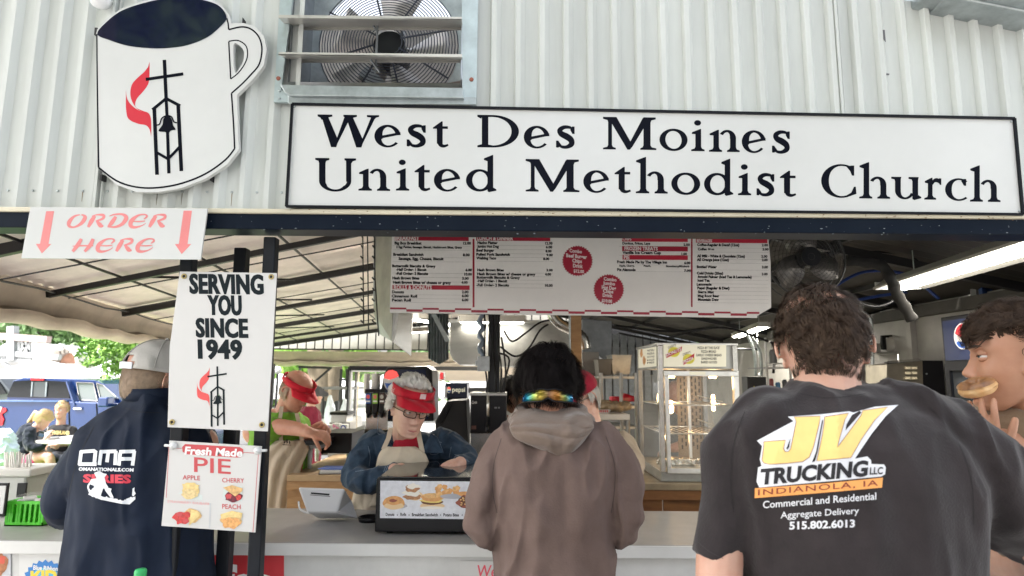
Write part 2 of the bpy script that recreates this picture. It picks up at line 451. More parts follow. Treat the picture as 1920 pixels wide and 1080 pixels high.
def hair(name, m, parent, c, rot, sc, cover, flow, n=7000, L=(.03,.06), w=.0013, seed=1, clump=0.012, curl=0.0, under=None, rad=(.080,.102,.126), cy=-.006, lift=0.35, segs=5, gravity=0.2):
    """ribbon strands rooted on the scalp; cover(d)->bool, flow(d)->Vector in head space"""
    rng=random.Random(seed); c=Vector(c); V=[];Fc=[]
    # scalp cap
    nu,nv=36,24; idx={}
    for i in range(nv+1):
        t=math.pi*i/nv
        for k in range(nu):
            a=2*math.pi*k/nu; d=Vector((math.sin(t)*math.cos(a),math.sin(t)*math.sin(a),math.cos(t)))
            p=Vector((d.x*rad[0],d.y*rad[1]+cy,d.z*rad[2]))*.985
            idx[(i,k)]=(len(V),cover(d)); V.append(c+rot@(p*sc))
    for i in range(nv):
        for k in range(nu):
            q=[idx[(i,k)],idx[(i,(k+1)%nu)],idx[(i+1,(k+1)%nu)],idx[(i+1,k)]]
            if all(x[1] for x in q): Fc.append(tuple(x[0] for x in q))
    cnt=0
    while cnt<n:
        d=Vector((rng.gauss(0,1),rng.gauss(0,1),rng.gauss(0,1)))
        if d.length<.01: continue
        d.normalize()
        if not cover(d): continue
        cnt+=1
        p=Vector((d.x*rad[0],d.y*rad[1]+cy,d.z*rad[2])); nrm=Vector((d.x/rad[0],d.y/rad[1],d.z/rad[2])).normalized()
        q=p/clump*0.35; 
        cl=noise.noise_vector(Vector((q.x,q.y,q.z))+Vector((seed*3.1,0,0)))
        fl=flow(d)+cl*1.15+Vector((rng.gauss(0,.09),rng.gauss(0,.09),rng.gauss(0,.09)))
        fl=(fl-nrm*fl.dot(nrm)); 
        if fl.length<1e-4: fl=Vector((0,0,-1))
        fl.normalize(); ll=rng.uniform(*L)*(1+.35*cl.x)
        ph=rng.uniform(0,.6)+cl.y*4; k0=len(V); pos=p.copy(); ww=w*rng.uniform(.7,1.4)
        for j in range(segs+1):
            t=j/segs
            side=fl.cross(nrm).normalized()
            wj=ww*(1-.75*t**1.5)
            V.append(c+rot@((pos-side*wj)*sc)); V.append(c+rot@((pos+side*wj)*sc))
            lf=lift*(.5+.85*max(0,d.z)); dr=(fl+nrm*(lf*(1-t)*(1-t*.9)-.25*t*lf)+Vector((0,0,-gravity*t))+side*curl*math.sin(ph+t*5.0)+nrm*curl*.5*math.cos(ph*1.7+t*6.0))
            pos=pos+dr.normalized()*(ll/segs)
            # keep outside the skull
            e=Vector((pos.x/rad[0],(pos.y-cy)/rad[1],pos.z/rad[2])); 
            if e.length<1.01: pos=pos*(1.01/e.length) if e.length>0 else pos
        for j in range(segs):
            a=k0+2*j; Fc.append((a,a+1,a+3,a+2))
    return link_mesh(name, V, Fc, m, parent, None, True)

# ------------------------------------------------------------------ materials
white_siding=mat('white_siding',(.575,.60,.58),.36,0,.14,6,.06,12,stretch=(1,1,.10))
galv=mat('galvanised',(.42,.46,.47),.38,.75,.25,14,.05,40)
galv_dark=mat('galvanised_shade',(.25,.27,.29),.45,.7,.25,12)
alu=mat('brushed_aluminium',(.72,.72,.70),.30,.9,.12,20)
steel=mat('stainless_steel',(.58,.57,.54),.27,1.0,.15,5,.03,30,stretch=(1,1,6))
steel_dull=mat('dull_stainless',(.42,.42,.40),.42,.9,.25,6,.05,18)
sign_white=mat('sign_white',(.60,.61,.605),.25,0,.06,1.6)
sign_vinyl=mat('sign_vinyl',(.62,.61,.60),.35,0,.03,4,.10,5)
blk=mat('black_vinyl',(.003,.004,.009),.35,spec=.07)
blk_frame=mat('black_frame',(.006,.007,.010),.4,spec=.15)
navy_beam=mat('navy_beam_paint',(.004,.008,.017),.42,0,.5,5,.10,25,col2=(.007,.012,.022),spec=.08)
post_paint=mat('black_post_paint',(.012,.014,.019),.4,0,.4,6,.08,30,spec=.2)
cream=mat('cream_trim',(.62,.57,.44),.55,0,.25,5,.08,18,stretch=(.3,1,1))
red_vinyl=mat('red_vinyl',(.55,.02,.04),.3)
red_faded=mat('faded_red_vinyl',(.72,.22,.22),.4,0,.12,3)
maroon_vinyl=mat('maroon_vinyl',(.30,.008,.03),.35)
crimson=mat('crimson_vinyl',(.40,.012,.035),.35)
menu_white=mat('menu_white',(.68,.66,.64),.45,0,.06,3)
menu_line=mat('menu_line',(.33,.33,.33),.5)
ink=mat('print_black',(.012,.012,.015),.6,spec=.1)
ink_soft=mat('print_grey_black',(.012,.018,.022),.5,spec=.1)
white_ink=mat('print_white',(.82,.82,.82),.5)
white_lam=mat('white_laminate',(.66,.66,.65),.35,0,.07,3)
grey_lam=mat('grey_laminate',(.34,.33,.32),.38,0,.10,9,.02,60)
wood=mat('pine_wood',(.55,.34,.17),.55,0,.35,5,.08,25,col2=(.36,.20,.09),stretch=(1,1,5))
ply=mat('plywood',(.52,.37,.22),.5,0,.2,6,.04,30,stretch=(1,4,1))
wood_dk=mat('dark_oak',(.26,.12,.045),.45,0,.35,6,.05,30,col2=(.15,.065,.025),stretch=(1,1,5))
blk_plastic=mat('black_plastic',(.009,.009,.011),.32,spec=.25)
blk_matte=mat('matte_black',(.014,.014,.016),.7)
grey_plastic=mat('grey_plastic',(.20,.20,.21),.45)
white_plastic=mat('white_plastic',(.78,.79,.81),.3)
canvas=mat('tan_canvas',(.58,.50,.41),.85,0,.2,3,.25,30)
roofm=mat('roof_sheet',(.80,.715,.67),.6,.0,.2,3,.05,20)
roof_shaded=mat('roof_sheet_shaded',(.07,.065,.058),.7,.0,.35,3,.05,20)  # dark copy of the roof sheet; shade of the closed right half put in
ratm=mat('rafter_black',(.014,.013,.014),.5)
wall_white=mat('dirty_white_wall',(.36,.345,.325),.6,0,.25,2.5,.10,20)
tube_light=mat('tube_light',(1,.97,.88),.5,emit=7.0)
skin=mat('skin_light',(.62,.36,.26),.48,0,.12,18,.06,160,sss=.25,col2=(.56,.29,.21))
skin_pale=mat('skin_pale',(.60,.37,.28),.5,0,.12,16,.05,160,sss=.25,col2=(.55,.30,.22))
skin_old=mat('skin_aged',(.70,.45,.35),.5,0,.18,25,.25,90,sss=.2,col2=(.62,.34,.26))
skin_tan=mat('skin_tanned',(.44,.22,.14),.5,0,.15,22,.12,110,sss=.2,col2=(.36,.16,.10))
glass=mat('clear_glass',(.9,.93,.92),.03,0,spec=.5,alpha=.10)
glass_dk=mat('dark_glass',(.008,.010,.014),.08,0,spec=.45)
grassm=mat('grass',(.17,.33,.04),.9,0,.4,8,.5,60,col2=(.08,.19,.02))
asph=mat('asphalt',(.12,.12,.12),.85,0,.2,20,.3,120)
conc=mat('concrete',(.52,.50,.47),.8,0,.2,4,.2,60)
tentm=mat('white_tent_fabric',(.72,.73,.74),.7,0,.03,2)
leafm=mat('leaf_bright',(.24,.42,.07),.6,0,.5,3,col2=(.13,.27,.04),sss=0)
leafm2=mat('leaf_mid',(.17,.29,.10),.6,0,.5,2,col2=(.09,.17,.06))
bark=mat('bark',(.13,.11,.085),.9,0,.4,12,.6,20)
# ================================================================== setting
g=MB()
def gridplane(x0,x1,y0,y1,z,nx,ny,hf=None):
    vs=[];fs=[]
    for j in range(ny+1):
        for i in range(nx+1):
            x=x0+(x1-x0)*i/nx; y=y0+(y1-y0)*j/ny; vs.append((x,y,z+(hf(x,y) if hf else 0)))
    for j in range(ny):
        for i in range(nx): a=j*(nx+1)+i; fs.append((a,a+1,a+nx+2,a+nx+1))
    return vs,fs
vs,fs=gridplane(-220,220,-60,320,-.02,4,4); g.add(vs,fs); tag(g.build('ground',conc),kind='structure')
g=MB(); g.box((-5.2,2.0,-.018),(4.5,10.6,.004)); tag(g.build('stand_floor',mat('painted_floor',(.44,.42,.40),.6,0,.15,4)),kind='structure')
g=MB(); g.add(*gridplane(-30,-3.2,4.2,11.6,.006,4,4)); g.add(*gridplane(-30,-5.4,11.6,12.6,.006,2,2)); tag(g.build('lawn',grassm),kind='structure')
g=MB(); g.add(*gridplane(-60,60,12.6,19,-.012,6,2)); tag(g.build('road',asph),kind='structure')
g=MB(); g.box((-30,12.6,-.1),(-5.4,12.75,.10)); tag(g.build('kerb',conc),kind='structure')
# loose grass blades near the left opening
rng=random.Random(3); g=MB()
for i in range(9000):
    x=rng.uniform(-9,-3.25); y=rng.uniform(4.3,11.5); h=rng.uniform(.03,.08); a=rng.uniform(0,6.28); dx,dy=math.cos(a)*.006,math.sin(a)*.006
    k=len(g.v); g.v+=[Vector((x-dx,y-dy,.005)),Vector((x+dx,y+dy,.005)),Vector((x+rng.gauss(0,.02),y+rng.gauss(0,.02),h))]; g.f.append((k,k+1,k+2)); g.m.append(0)
tag(g.build('grass_blades',grassm),'short green grass blades between the food stand and the parked truck','grass',kind='stuff')

# ------------------------------------------------------------------ the food stand
WY=2.0
stand=thing('food_stand','white corrugated metal food stand with navy header beam and open serving window','food stand',(0,WY,0))
PITCHX=0.0823
def siding(x0,n,name='siding_panel',zb=2.125,zt=3.9,cut=None):
    # trapezoid ribs; columns keep their own bottom edge
    prof=[(0,0),(.044,0),(.050,.019),(.066,.019),(.0823,0)]
    m=MB()
    for k in range(n):
        for j in range(4):
            xa=x0+k*PITCHX+prof[j][0]; xb=x0+k*PITCHX+prof[j+1][0]
            ya=WY-prof[j][1]; yb=WY-prof[j+1][1]
            zt_=zt if not callable(zt) else min(zt(xa),zt(xb)); zb_=zb
            if cut and cut[0]<(xa+xb)/2<cut[1]: zt_=cut[2]
            m.add([(xa,ya,zb_),(xb,yb,zb_),(xb,yb,zt_),(xa,ya,zt_)],[(0,1,2,3)])
    xe=x0+n*PITCHX
    m.box((xe-.010,WY-.010,zb),(xe+.004,WY-.004,zb+.001))
    return m.build(name,white_siding,stand)
xs=-1.36-2*1.2345
topf=lambda x: 3.9 if x<.9 else P(1780,2,WY).z-(x-1.40)*.19
cut=((538-960)/F*WY,(880-960)/F*WY,P(700,215,WY).z)
for k in range(6):
    siding(xs+k*1.2345,15,cut=cut,zt=topf)
# narrow double lap rib where two sheets meet
for k in (2,4):
    m=MB(); x=xs+k*1.2345
    m.box((x-.012,WY-.023,2.125),(x-.003,WY-.003,min(3.9,topf(x)))); m.box((x+.004,WY-.013,2.125),(x+.009,WY-.002,min(3.9,topf(x))))
    m.build('lap_seam',white_siding,stand)
# siding screws
sc_=MB()
for k in range(64):
    x=xs+k*PITCHX+.020
    for z in (2.20,3.02):
        if z>2.3 and cut[0]<x<cut[1]: continue
        if z<topf(x)-.03: sc_.lathe([(.0,0),(.0042,0),(.004,.003),(0,.004)],(x,WY-.001,z),8,0,Matrix.Rotation(R(90),3,'X'))
tag(sc_.build('siding_screw',galv,stand,smooth=False),kind='stuff')
# torn label and chip on siding
m=MB(); q=[(1649,56),(1659,56),(1661,79),(1655,72),(1650,68)]
m.poly([[P(x,y,WY-.0165) for x,y in q]],(0,.001,0)); q=[(1658,137),(1668,138),(1667,141),(1660,141)]
m.poly([[P(x,y,WY-.0165) for x,y in q]],(0,.001,0)); m.build('paint_chip',mat('chip',(.12,.12,.13),.7),stand)
rng=random.Random(21); m=MB()
for k in range(46):
    x=xs+rng.randrange(8,58)*PITCHX+.020; z=rng.choice([2.20,2.20,3.02,rng.uniform(2.3,3.0)])
    if z<topf(x)-.1 and not (z>2.35 and cut[0]-.1<x<cut[1]+.1):
        h=rng.uniform(.008,.05); w_=rng.uniform(.0008,.002); m.poly([[(x-w_,WY-.0008,z),(x+w_,WY-.0008,z),(x+w_*.3,WY-.0008,z-h),(x-w_*.4,WY-.0008,z-h)]],(0,.0004,0))
tag(m.build('rust_streak',mat('rust_streak',(.30,.24,.17),.8),stand),kind='stuff')
# header: cream strip + navy beam
def strip(y0l,y0r,y1l,y1r,Y,dep,name,m_,xl=-260,xr=2200,bev=.004):
    s=MB(); k=(xr-xl)
    z0l=P(0,y0l,Y).z; z0r=P(1920,y0r,Y).z; z1l=P(0,y1l,Y).z; z1r=P(1920,y1r,Y).z
    X0=P(0,y0l,Y).x; X1=P(1920,y0r,Y).x
    xa,xb=-3.8,3.9
    f=lambda a,b,x: a+(b-a)*(x-X0)/(X1-X0)
    s.slab([(xa,Y,f(z1l,z1r,xa)),(xb,Y,f(z1l,z1r,xb)),(xb,Y,f(z0l,z0r,xb)),(xa,Y,f(z0l,z0r,xa))],(0,dep,0))
    return s.build(name,m_,stand,bevel=bev)
strip(387,401,396,410,WY-.045,.06,'trim_strip',cream)
strip(396.5,410.5,426,440,WY-.035,.10,'header_beam',navy_beam)
# rust and chips under the sign on the strip
rng=random.Random(5); m=MB()
for i in range(70):
    x=rng.uniform(540,1915); y=388.5+(x-540)*.0105+rng.uniform(0,8)+ (2 if x>1200 else 0); r_=rng.uniform(.4,1.6)
    p=P(x,y,WY-.0462); q=[p+Vector((r_*.0022*math.cos(t),0,r_*.0012*math.sin(t))) for t in np.linspace(0,6.28,7)[:-1]]
    m.poly([q],(0,.0006,0))
for i in range(90):
    x=rng.uniform(395,1915); y=rng.uniform(400,436)+(x-400)*.004; r_=rng.uniform(.3,1.3)
    p=P(x,y,WY-.0357); q=[p+Vector((r_*.0022*math.cos(t)*rng.uniform(.5,2),0,r_*.0012*math.sin(t))) for t in np.linspace(0,6.28,6)[:-1]]
    m.poly([q],(0,.0005,0),1)
tag(m.build('paint_chip',[mat('rust',(.25,.16,.09),.9),mat('scratch',(.22,.25,.28),.7)],stand),kind='stuff')
# posts: three square steel tubes
for (xt,yt,xb,yb,w,Y) in ((352,420,315,1080,24,2.04),(452,425,414,1080,23,2.22),(506,425,474,1080,23,2.04)):
    a=P(xt,yt,Y); b=P(xb,yb,Y); k=a+(b-a)*( (a.z-0)/(a.z-b.z)); ww=w/F*Y
    m=MB(); m.box((a.x-ww/2,Y,0),(a.x+ww/2,Y+ww,2.06))
    # follow the lean seen in the photo
    for i,v in enumerate(m.v): t=(a.z-v.z)/(a.z-b.z); v.x+= (b.x-a.x)*t
    m.build('post',post_paint,stand,bevel=.004)
# roof sheets (corrugated underside), rafters, purlins
RZ=2.70; RX=.3
def lx(Y): return -2.55-(Y-3)*.205
def rx(Y): return 3.0
def roofz(x,Y):
    if x<RX: l=lx(Y); return 2.06+(RZ-2.06)*(x-l)/(RX-l)
    return RZ-(RZ-2.14)*(x-RX)/(rx(Y)-RX)
Y0,Y1=2.06,10.0
nb=8
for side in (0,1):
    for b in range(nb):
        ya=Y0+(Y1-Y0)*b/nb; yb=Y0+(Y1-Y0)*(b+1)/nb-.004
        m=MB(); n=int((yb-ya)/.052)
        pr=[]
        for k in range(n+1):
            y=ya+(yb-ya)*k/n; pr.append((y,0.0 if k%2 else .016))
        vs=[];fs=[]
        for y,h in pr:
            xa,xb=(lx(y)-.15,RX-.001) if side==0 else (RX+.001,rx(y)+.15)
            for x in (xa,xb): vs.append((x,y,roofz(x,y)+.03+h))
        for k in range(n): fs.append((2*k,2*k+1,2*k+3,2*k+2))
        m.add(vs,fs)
        m.build('roof_sheet',roofm if side==0 else roof_shaded,stand)
m=MB(); m.slab([(lx(2)-.4,1.9,3.9),(-6,1.9,3.9),(-6,10.2,2.2),(lx(2)-.4,10.2,2.2)],(0,0,.02))
for i,Y in enumerate((2.6,3.55,4.6,5.8,7.2,8.7,9.9)):
    m=MB(); l=lx(Y)
    m.bar((l,Y,2.05),(RX,Y,RZ-.02),.03,.035 if i%2 else .05); m.bar((RX,Y,RZ-.02),(rx(Y),Y,2.12),.04,.05)
    m.build('rafter',ratm,stand)
    if i in (1,2,3,4):
        m=MB(); m.bar((l+.5,Y-.01,roofz(l+.5,Y)-.01),(l+1.1,Y+.9,roofz(l+1.1,Y)-.01),.014); m.build('brace',ratm,stand)
for t in (.14,.30,.46,.62,.80,.95):
    m=MB()
    pts=[(lx(Y)+(RX-lx(Y))*t,Y,roofz(lx(Y)+(RX-lx(Y))*t,Y)+.005) for Y in (Y0,Y1)]
    m.bar(pts[0],pts[1],.010,.012); m.build('purlin',ratm,stand)
for t in (.12,.35,.58,.82):
    m=MB(); pts=[(RX+(3.0-RX)*t,Y,roofz(RX+(3.0-RX)*t,Y)+.005) for Y in (Y0,Y1)]
    m.bar(pts[0],pts[1],.03,.03); m.build('purlin',ratm,stand)
rng=random.Random(11)
for k in range(11):
    Y=2.35+k*.72; l=lx(Y); m=MB()
    m.tube([(l,Y,2.06),(l+(RX-l)*.5,Y+.03,roofz(l+(RX-l)*.5,Y)-.015),(RX,Y+.02,RZ-.03)],.0045,5); m.build('brace_wire',ratm,stand)
# canvas valance rolled along the left eave and the back
def valance(a,b,name='canvas_valance',h=.34,roll=.075,n=46,seed=1.0):
    a=Vector(a); b=Vector(b); d=(b-a); ln=d.length; d.normalize(); out=Vector((-d.y,d.x,0)); m=MB(); vs=[];fs=[]
    prof=[(0,.02),(.012,-.03),(.035,-.09),(.05,-.15),(.04,-.20)]
    ra=[(.04+roll*math.sin(R(t))*.9, -.20-roll*(1-math.cos(R(t)))*.95) for t in range(20,340,32)]
    prof+=ra; N=len(prof)
    for i in range(n+1):
        p=a+d*ln*i/n; sag=.02*math.sin(i*1.9)+.014*math.sin(i*.7+seed)
        for j,(o,z) in enumerate(prof):
            w=.016*noise.noise(Vector((i*.35+seed,j*.6,0)))+(.012*math.sin(j*1.3+i*.25) if 0<j<5 else 0)
            vs.append(p+out*(o+w)+Vector((0,0,z*h/.34*1.0+(sag*.5 if j>0 else 0))))
    for i in range(n):
        for j in range(N-1): fs.append((i*N+j,(i+1)*N+j,(i+1)*N+j+1,i*N+j+1))
    m.add(vs,fs); return m.build(name,canvas,stand,smooth=True)
valance((lx(2.1),2.1,2.10),(lx(10.0),10.0,2.0),h=.22)
valance((lx(10.0)+.1,10.05,1.98),(1.2,10.05,1.98),seed=4,h=.22)
m=MB(); pts=[Vector((lx(2.1)+.02,2.1,2.06)).lerp(Vector((lx(10)+.02,10,2.03)),t) for t in np.linspace(0,1,20)]
m.tube([p+Vector((.03,0,.01*math.sin(i*2.3))) for i,p in enumerate(pts)],.006,5); m.build('valance_cord',ratm,stand)
# back gable of white upright sheets and closed right part of the back wall
Yb=10.1
x=lx(Yb); k=0
while x<1.2:
    w=.14; m=MB(); m.slab([(x,Yb,2.04),(x+w-.02,Yb,2.04),(x+w-.02,Yb,min(roofz(x+w,10),2.68)),(x,Yb,roofz(x,10))],(0,.02,0))
    m.build('gable_board',mat('gable_white',(.42,.41,.38),.6,0,.15,4),stand); x+=w; k+=1
m=MB(); m.box((lx(Yb),Yb+.025,2.02),(3.0,Yb+.05,2.72)); m.build('gable_backing',blk_matte,stand)
m=MB(); m.box((1.35,Yb-.02,0),(3.05,Yb+.02,2.10)); m.build('rear_wall',mat('grey_wall',(.16,.16,.16),.6,0,.3,3),stand)
x=1.25
while x<2.9:
    m=MB(); m.box((x,Yb-.06,1.2),(x+.10,Yb-.03,2.3)); m.build('wall_board',galv_dark,stand); x+=.125
# right side wall
m=MB(); m.slab([(3.0,2.06,0),(3.0,Yb,0),(3.0,Yb,2.16),(3.0,2.06,2.16)],(.08,0,0)); m.build('side_wall',wall_white,stand)
# wall studs / battens on side wall
for Y in (3.45,4.62,5.35,6.6):
    m=MB(); m.box((2.955,Y,0.0),(2.998,Y+.05,2.12)); m.build('wall_batten',wall_white,stand)
m=MB(); m.box((2.94,2.1,2.06),(2.998,Yb-.1,2.14)); m.build('wall_plate',roof_shaded,stand)
# rear openings: black steel frames of the rear serving hatch
for (x0,y0,x1,y1,Y) in ((508,682,514,760,9.9),(556,690,561,790,9.9),(654,688,660,760,9.9),(655,688,930,693,9.9),):
    a,b=pbox(x0,y0,x1,y1,Y,.06); m=MB(); m.box(a,b); m.build('hatch_frame',ratm,stand)
m=MB(); a=P(620,690,9.8); b=P(580,725,9.8); m.bar(a,b,.03); m.bar(P(560,688,9.8),P(622,690,9.8),.035); m.build('hatch_brace',ratm,stand)
for x in (640,651,668,920,940):
    m=MB(); m.tube([P(x,692,9.6),(P(x,692,9.6).x,9.6,0)],.02,6); m.build('support_pole',ratm,stand)
for y in (712,752):
    m=MB(); m.tube([P(636,y,9.6),P(655,y,9.6)],.015,6); m.build('cross_bar',ratm,stand)

# ------------------------------------------------------------------ roof overhang corner, top right of the facade
m=MB(); a=P(1778,-6,1.9); b=P(1960,30,1.9); m.slab([a,b,b+Vector((0,0,.16)),a+Vector((0,0,.16))],(0,.12,0)); 
a2=P(1760,-30,1.86); b2=P(1960,8,1.86); m.slab([a2,b2,b2+Vector((0,0,.10)),a2+Vector((0,0,.10))],(0,.18,0)); m.build('roof_edge',galv,stand,bevel=.006)

# ------------------------------------------------------------------ exhaust fan
def quadpx(pts,Y): return [P(x,y,Y) for x,y in pts]
fan=thing('exhaust_fan','galvanised exhaust fan with open metal louvres set in the wall above the sign','exhaust fan',P(705,185,WY))
FY=WY-.03
for nm,pts in (('frame_side',[(513,191),(527,-40),(553,-40),(527,168),(545,182),(545,191)]),('frame_side',[(867,182),(866,-40),(897,-40),(893,193)])):
    m=MB(); m.poly([quadpx(pts,FY)],(0,.012,0)); m.build(nm,mat('galv_blue',(.50,.58,.60),.4,.55,.15,14,.05,40),fan)
m=MB(); m.poly([quadpx([(524,158),(868,164),(870,184),(545,179),(533,173)],FY-.02)],(0,.03,0)); m.build('sill_flange',galv,fan,bevel=.003)
m=MB(); m.poly([quadpx([(540,176),(893,182),(893,196),(540,194)],FY-.003)],(0,.012,0)); m.build('sill_flange',galv,fan,bevel=.002)
# recess box
x0,x1=P(548,80,WY).x,P(866,80,WY).x; z0=P(700,160,WY).z; z1=3.1; DY=WY+.20
m=MB()
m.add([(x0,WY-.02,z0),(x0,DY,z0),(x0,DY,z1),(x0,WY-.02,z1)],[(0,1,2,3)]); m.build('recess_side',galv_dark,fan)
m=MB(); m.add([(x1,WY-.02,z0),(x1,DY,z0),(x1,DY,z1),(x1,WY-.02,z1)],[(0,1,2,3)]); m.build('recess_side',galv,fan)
m=MB(); m.add([(x0,WY-.02,z0),(x1,WY-.02,z0),(x1,DY,z0),(x0,DY,z0)],[(0,1,2,3)]); m.build('recess_floor',galv,fan)
# fan plate with round opening
cx,cz=(x0+x1)/2+.0,P(708,83,WY+.18).z; RO=.262
m=MB(); n=48
ring=[(cx+RO*math.cos(2*math.pi*k/n),DY,cz+RO*math.sin(2*math.pi*k/n)) for k in range(n)]
def sq(a):
    c,s_=math.cos(a),math.sin(a); t=max(abs(c)/(x1-cx),abs(s_)/.34); 
    return (cx+c/t,DY,max(cz+s_/t,z0))
outer=[sq(2*math.pi*k/n) for k in range(n)]
vs=ring+outer; fs=[(k,(k+1)%n,n+(k+1)%n,n+k) for k in range(n)]; m.add(vs,fs)
m.build('fan_plate',galv,fan)
m=MB(); m.add([(x0-.1,DY+.32,z0-.3),(x1+.1,DY+.32,z0-.3),(x1+.1,DY+.32,z1),(x0-.1,DY+.32,z1)],[(0,1,2,3)]); m.build('fan_back',mat('fan_back',(.36,.34,.33),.7,0,.3,5),fan)
m=MB()
for k in range(20):
    r_=.055+k*.0108
    pts=[(cx+r_*math.cos(2*math.pi*j/44),DY-.012-.03*(1-(r_/RO)**2),cz+r_*math.sin(2*math.pi*j/44)) for j in range(45)]
    m.tube(pts,.0019,4,cap=False)
tag(m.build('guard_ring',mat('guard_wire',(.03,.035,.05),.45,.4),fan,smooth=True),kind='stuff')
for a in range(15,375,45):
    m=MB(); m.bar((cx+.05*math.cos(R(a)),DY-.04,cz+.05*math.sin(R(a))),(cx+RO*math.cos(R(a)),DY-.014,cz+RO*math.sin(R(a))),.005); m.build('guard_spoke',MATS['guard_wire'],fan)
m=MB(); m.tube([(cx,DY-.01,cz),(cx,DY+.12,cz)],.06,18); m.build('fan_motor',blk_plastic,fan,smooth=False)
for k,a in enumerate((10,82,154,226,298)):
    m=MB(); vs=[];fs=[]
    for i in range(7):
        r_=.05+.032*i
        for s_ in (-1,1):
            aa=R(a)+s_*(.42 if i else .3)*(1-.02*i); tw=.045-.003*i
            vs.append((cx+r_*math.cos(aa),DY+.05+s_*tw,cz+r_*math.sin(aa)))
    for i in range(6): fs.append((2*i,2*i+1,2*i+3,2*i+2))
    m.add(vs,fs); o=m.build('fan_blade',mat('blade_alu',(.40,.38,.36),.45,.4,.15,9),fan,smooth=True)
    s_=o.modifiers.new('s','SOLIDIFY'); s_.thickness=.003
m=MB(); m.bar((cx+.02,DY+.08,z0),(cx+.02,DY+.08,z1),.04); m.bar((cx-.10,DY+.07,cz-.08),(cx-.02,DY+.07,cz-.16),.10,.05); m.build('motor_bracket',galv_dark,fan)
for (ya,yb,yl) in ((33,41,52),(103,109,113)):
    m=MB(); a=P(522,ya,WY-.11); b=P(866,ya+4,WY-.11); c=P(868,yl,WY+.03); d=P(540,yl,WY+.03)
    m.slab([a,b,c,d],(0,0,.003)); m.slab([a,b,b+Vector((0,0,.010)),a+Vector((0,0,.010))],(0,.003,0)); m.slab([d,c,c+Vector((0,0,-.008)),d+Vector((0,0,-.008))],(0,.003,0)); m.build('louvre_blade',mat('louvre',(.62,.60,.56),.35,.5,.12,6),fan)
m=MB(); m.tube([P(708,45,WY),P(704,140,WY+.02)],.004,6); m.tube([P(699,45,WY),P(708,62,WY)],.004,6); m.tube([P(695,112,WY),P(712,136,WY)],.004,6); m.build('louvre_link',galv_dark,fan)
for (x,y) in ((522,147),(884,149),(524,171),(524,185)):
    m=MB(); m.lathe([(0,0),(.0075 if y<160 else .004,0),(.006 if y<160 else .003,.004),(0,.005)],P(x,y,FY-.001),10,0,Matrix.Rotation(R(90),3,'X')); m.build('bolt',mat('rust_bolt',(.30,.10,.07),.8) if y<160 else galv,fan)
# small white fixture at the top by the mug
m=MB(); m.lathe([(0,0),(.03,0),(.035,.02),(.02,.05),(0,.06)],P(195,4,WY-.03),14,0,Matrix.Rotation(R(90),3,'X')); o=m.build('hanging_bracket',white_plastic,None,loc=P(195,4,WY-.03),smooth=True)
tag(o,'small white round bracket on the siding above the mug sign','bracket')

# ------------------------------------------------------------------ mug sign
MK=2.7
def mk(pts): return [(x/MK,y/MK) for x,y in pts]
mug=thing('mug_sign','white coffee mug shaped sign with red flame and black church tower logo','sign',P(310,180,1.95))
MY=1.945
out_pts=[(487,260),(486,175),(492,150),(540,92),(620,40),(740,0),(860,-22),(980,-20),(1080,0),(1130,35),(1158,72),(1170,118),(1230,116),(1290,132),(1335,180),(1350,250),(1335,330),(1290,390),(1240,440),(1200,480),(1203,620),(1209,758),(1150,832),(1040,905),(920,952),(800,973),(690,972),(590,935),(496,850),(490,600)]
hole=[(1182,228),(1212,230),(1234,262),(1232,305),(1215,340),(1188,364)]
m=MB(); m.poly([quadpx(mk(out_pts),MY),quadpx(mk(spl(hole,4,True)),MY)],(0,.016,0)); m.build('sign_panel',sign_white,mug)
line=[(490,172,7),(491,300,7),(495,600,8),(499,848,9)]
line2=[(499,848,9),(590,915,9),(690,947,9),(800,950,9),(920,928,9),(1040,880,9),(1140,810,9),(1188,752,8)]
line3=[(1188,752,8),(1182,620,8),(1172,472,8)]
line4=[(1172,472,8),(1225,425,8),(1270,378,8),(1312,325,8),(1326,250,8),(1312,190,8),(1275,150,8),(1225,136,8),(1158,150,8)]
line5=[(1158,150,8),(1155,120,7),(1148,92,7)]
def mks(s): return [(x/MK,y/MK,w/MK) for x,y,w in s]
pcs=[G([stroke(mks(line),3,False)]),G([stroke(mks(line2),5)]),G([stroke(mks(line3),3,False)]),G([stroke(mks(line4),5)]),G([stroke(mks(line5),3,False)]),
     G([stroke(mks([(1158,210,7),(1168,400,7)]),3,False)]),G([stroke(mks([(1158,209,6),(1205,205,6),(1245,232,6),(1253,280,6),(1238,325,6),(1205,370,6),(1168,400,6)]),5)])]
lay('outline',pcs,[blk],mug,MY,eps=.0004)
cof=mk(spl([(492,172),(560,205),(650,232),(760,244),(850,243),(950,228),(1050,188),(1120,130),(1147,90),(1125,45),(1080,15),(980,-8),(860,-10),(740,12),(620,52),(540,110)],5,True))
lay('coffee_surface',[G([cof])],[mat('coffee_vinyl',(.008,.010,.030),.05,spec=1.0)],mug,MY)
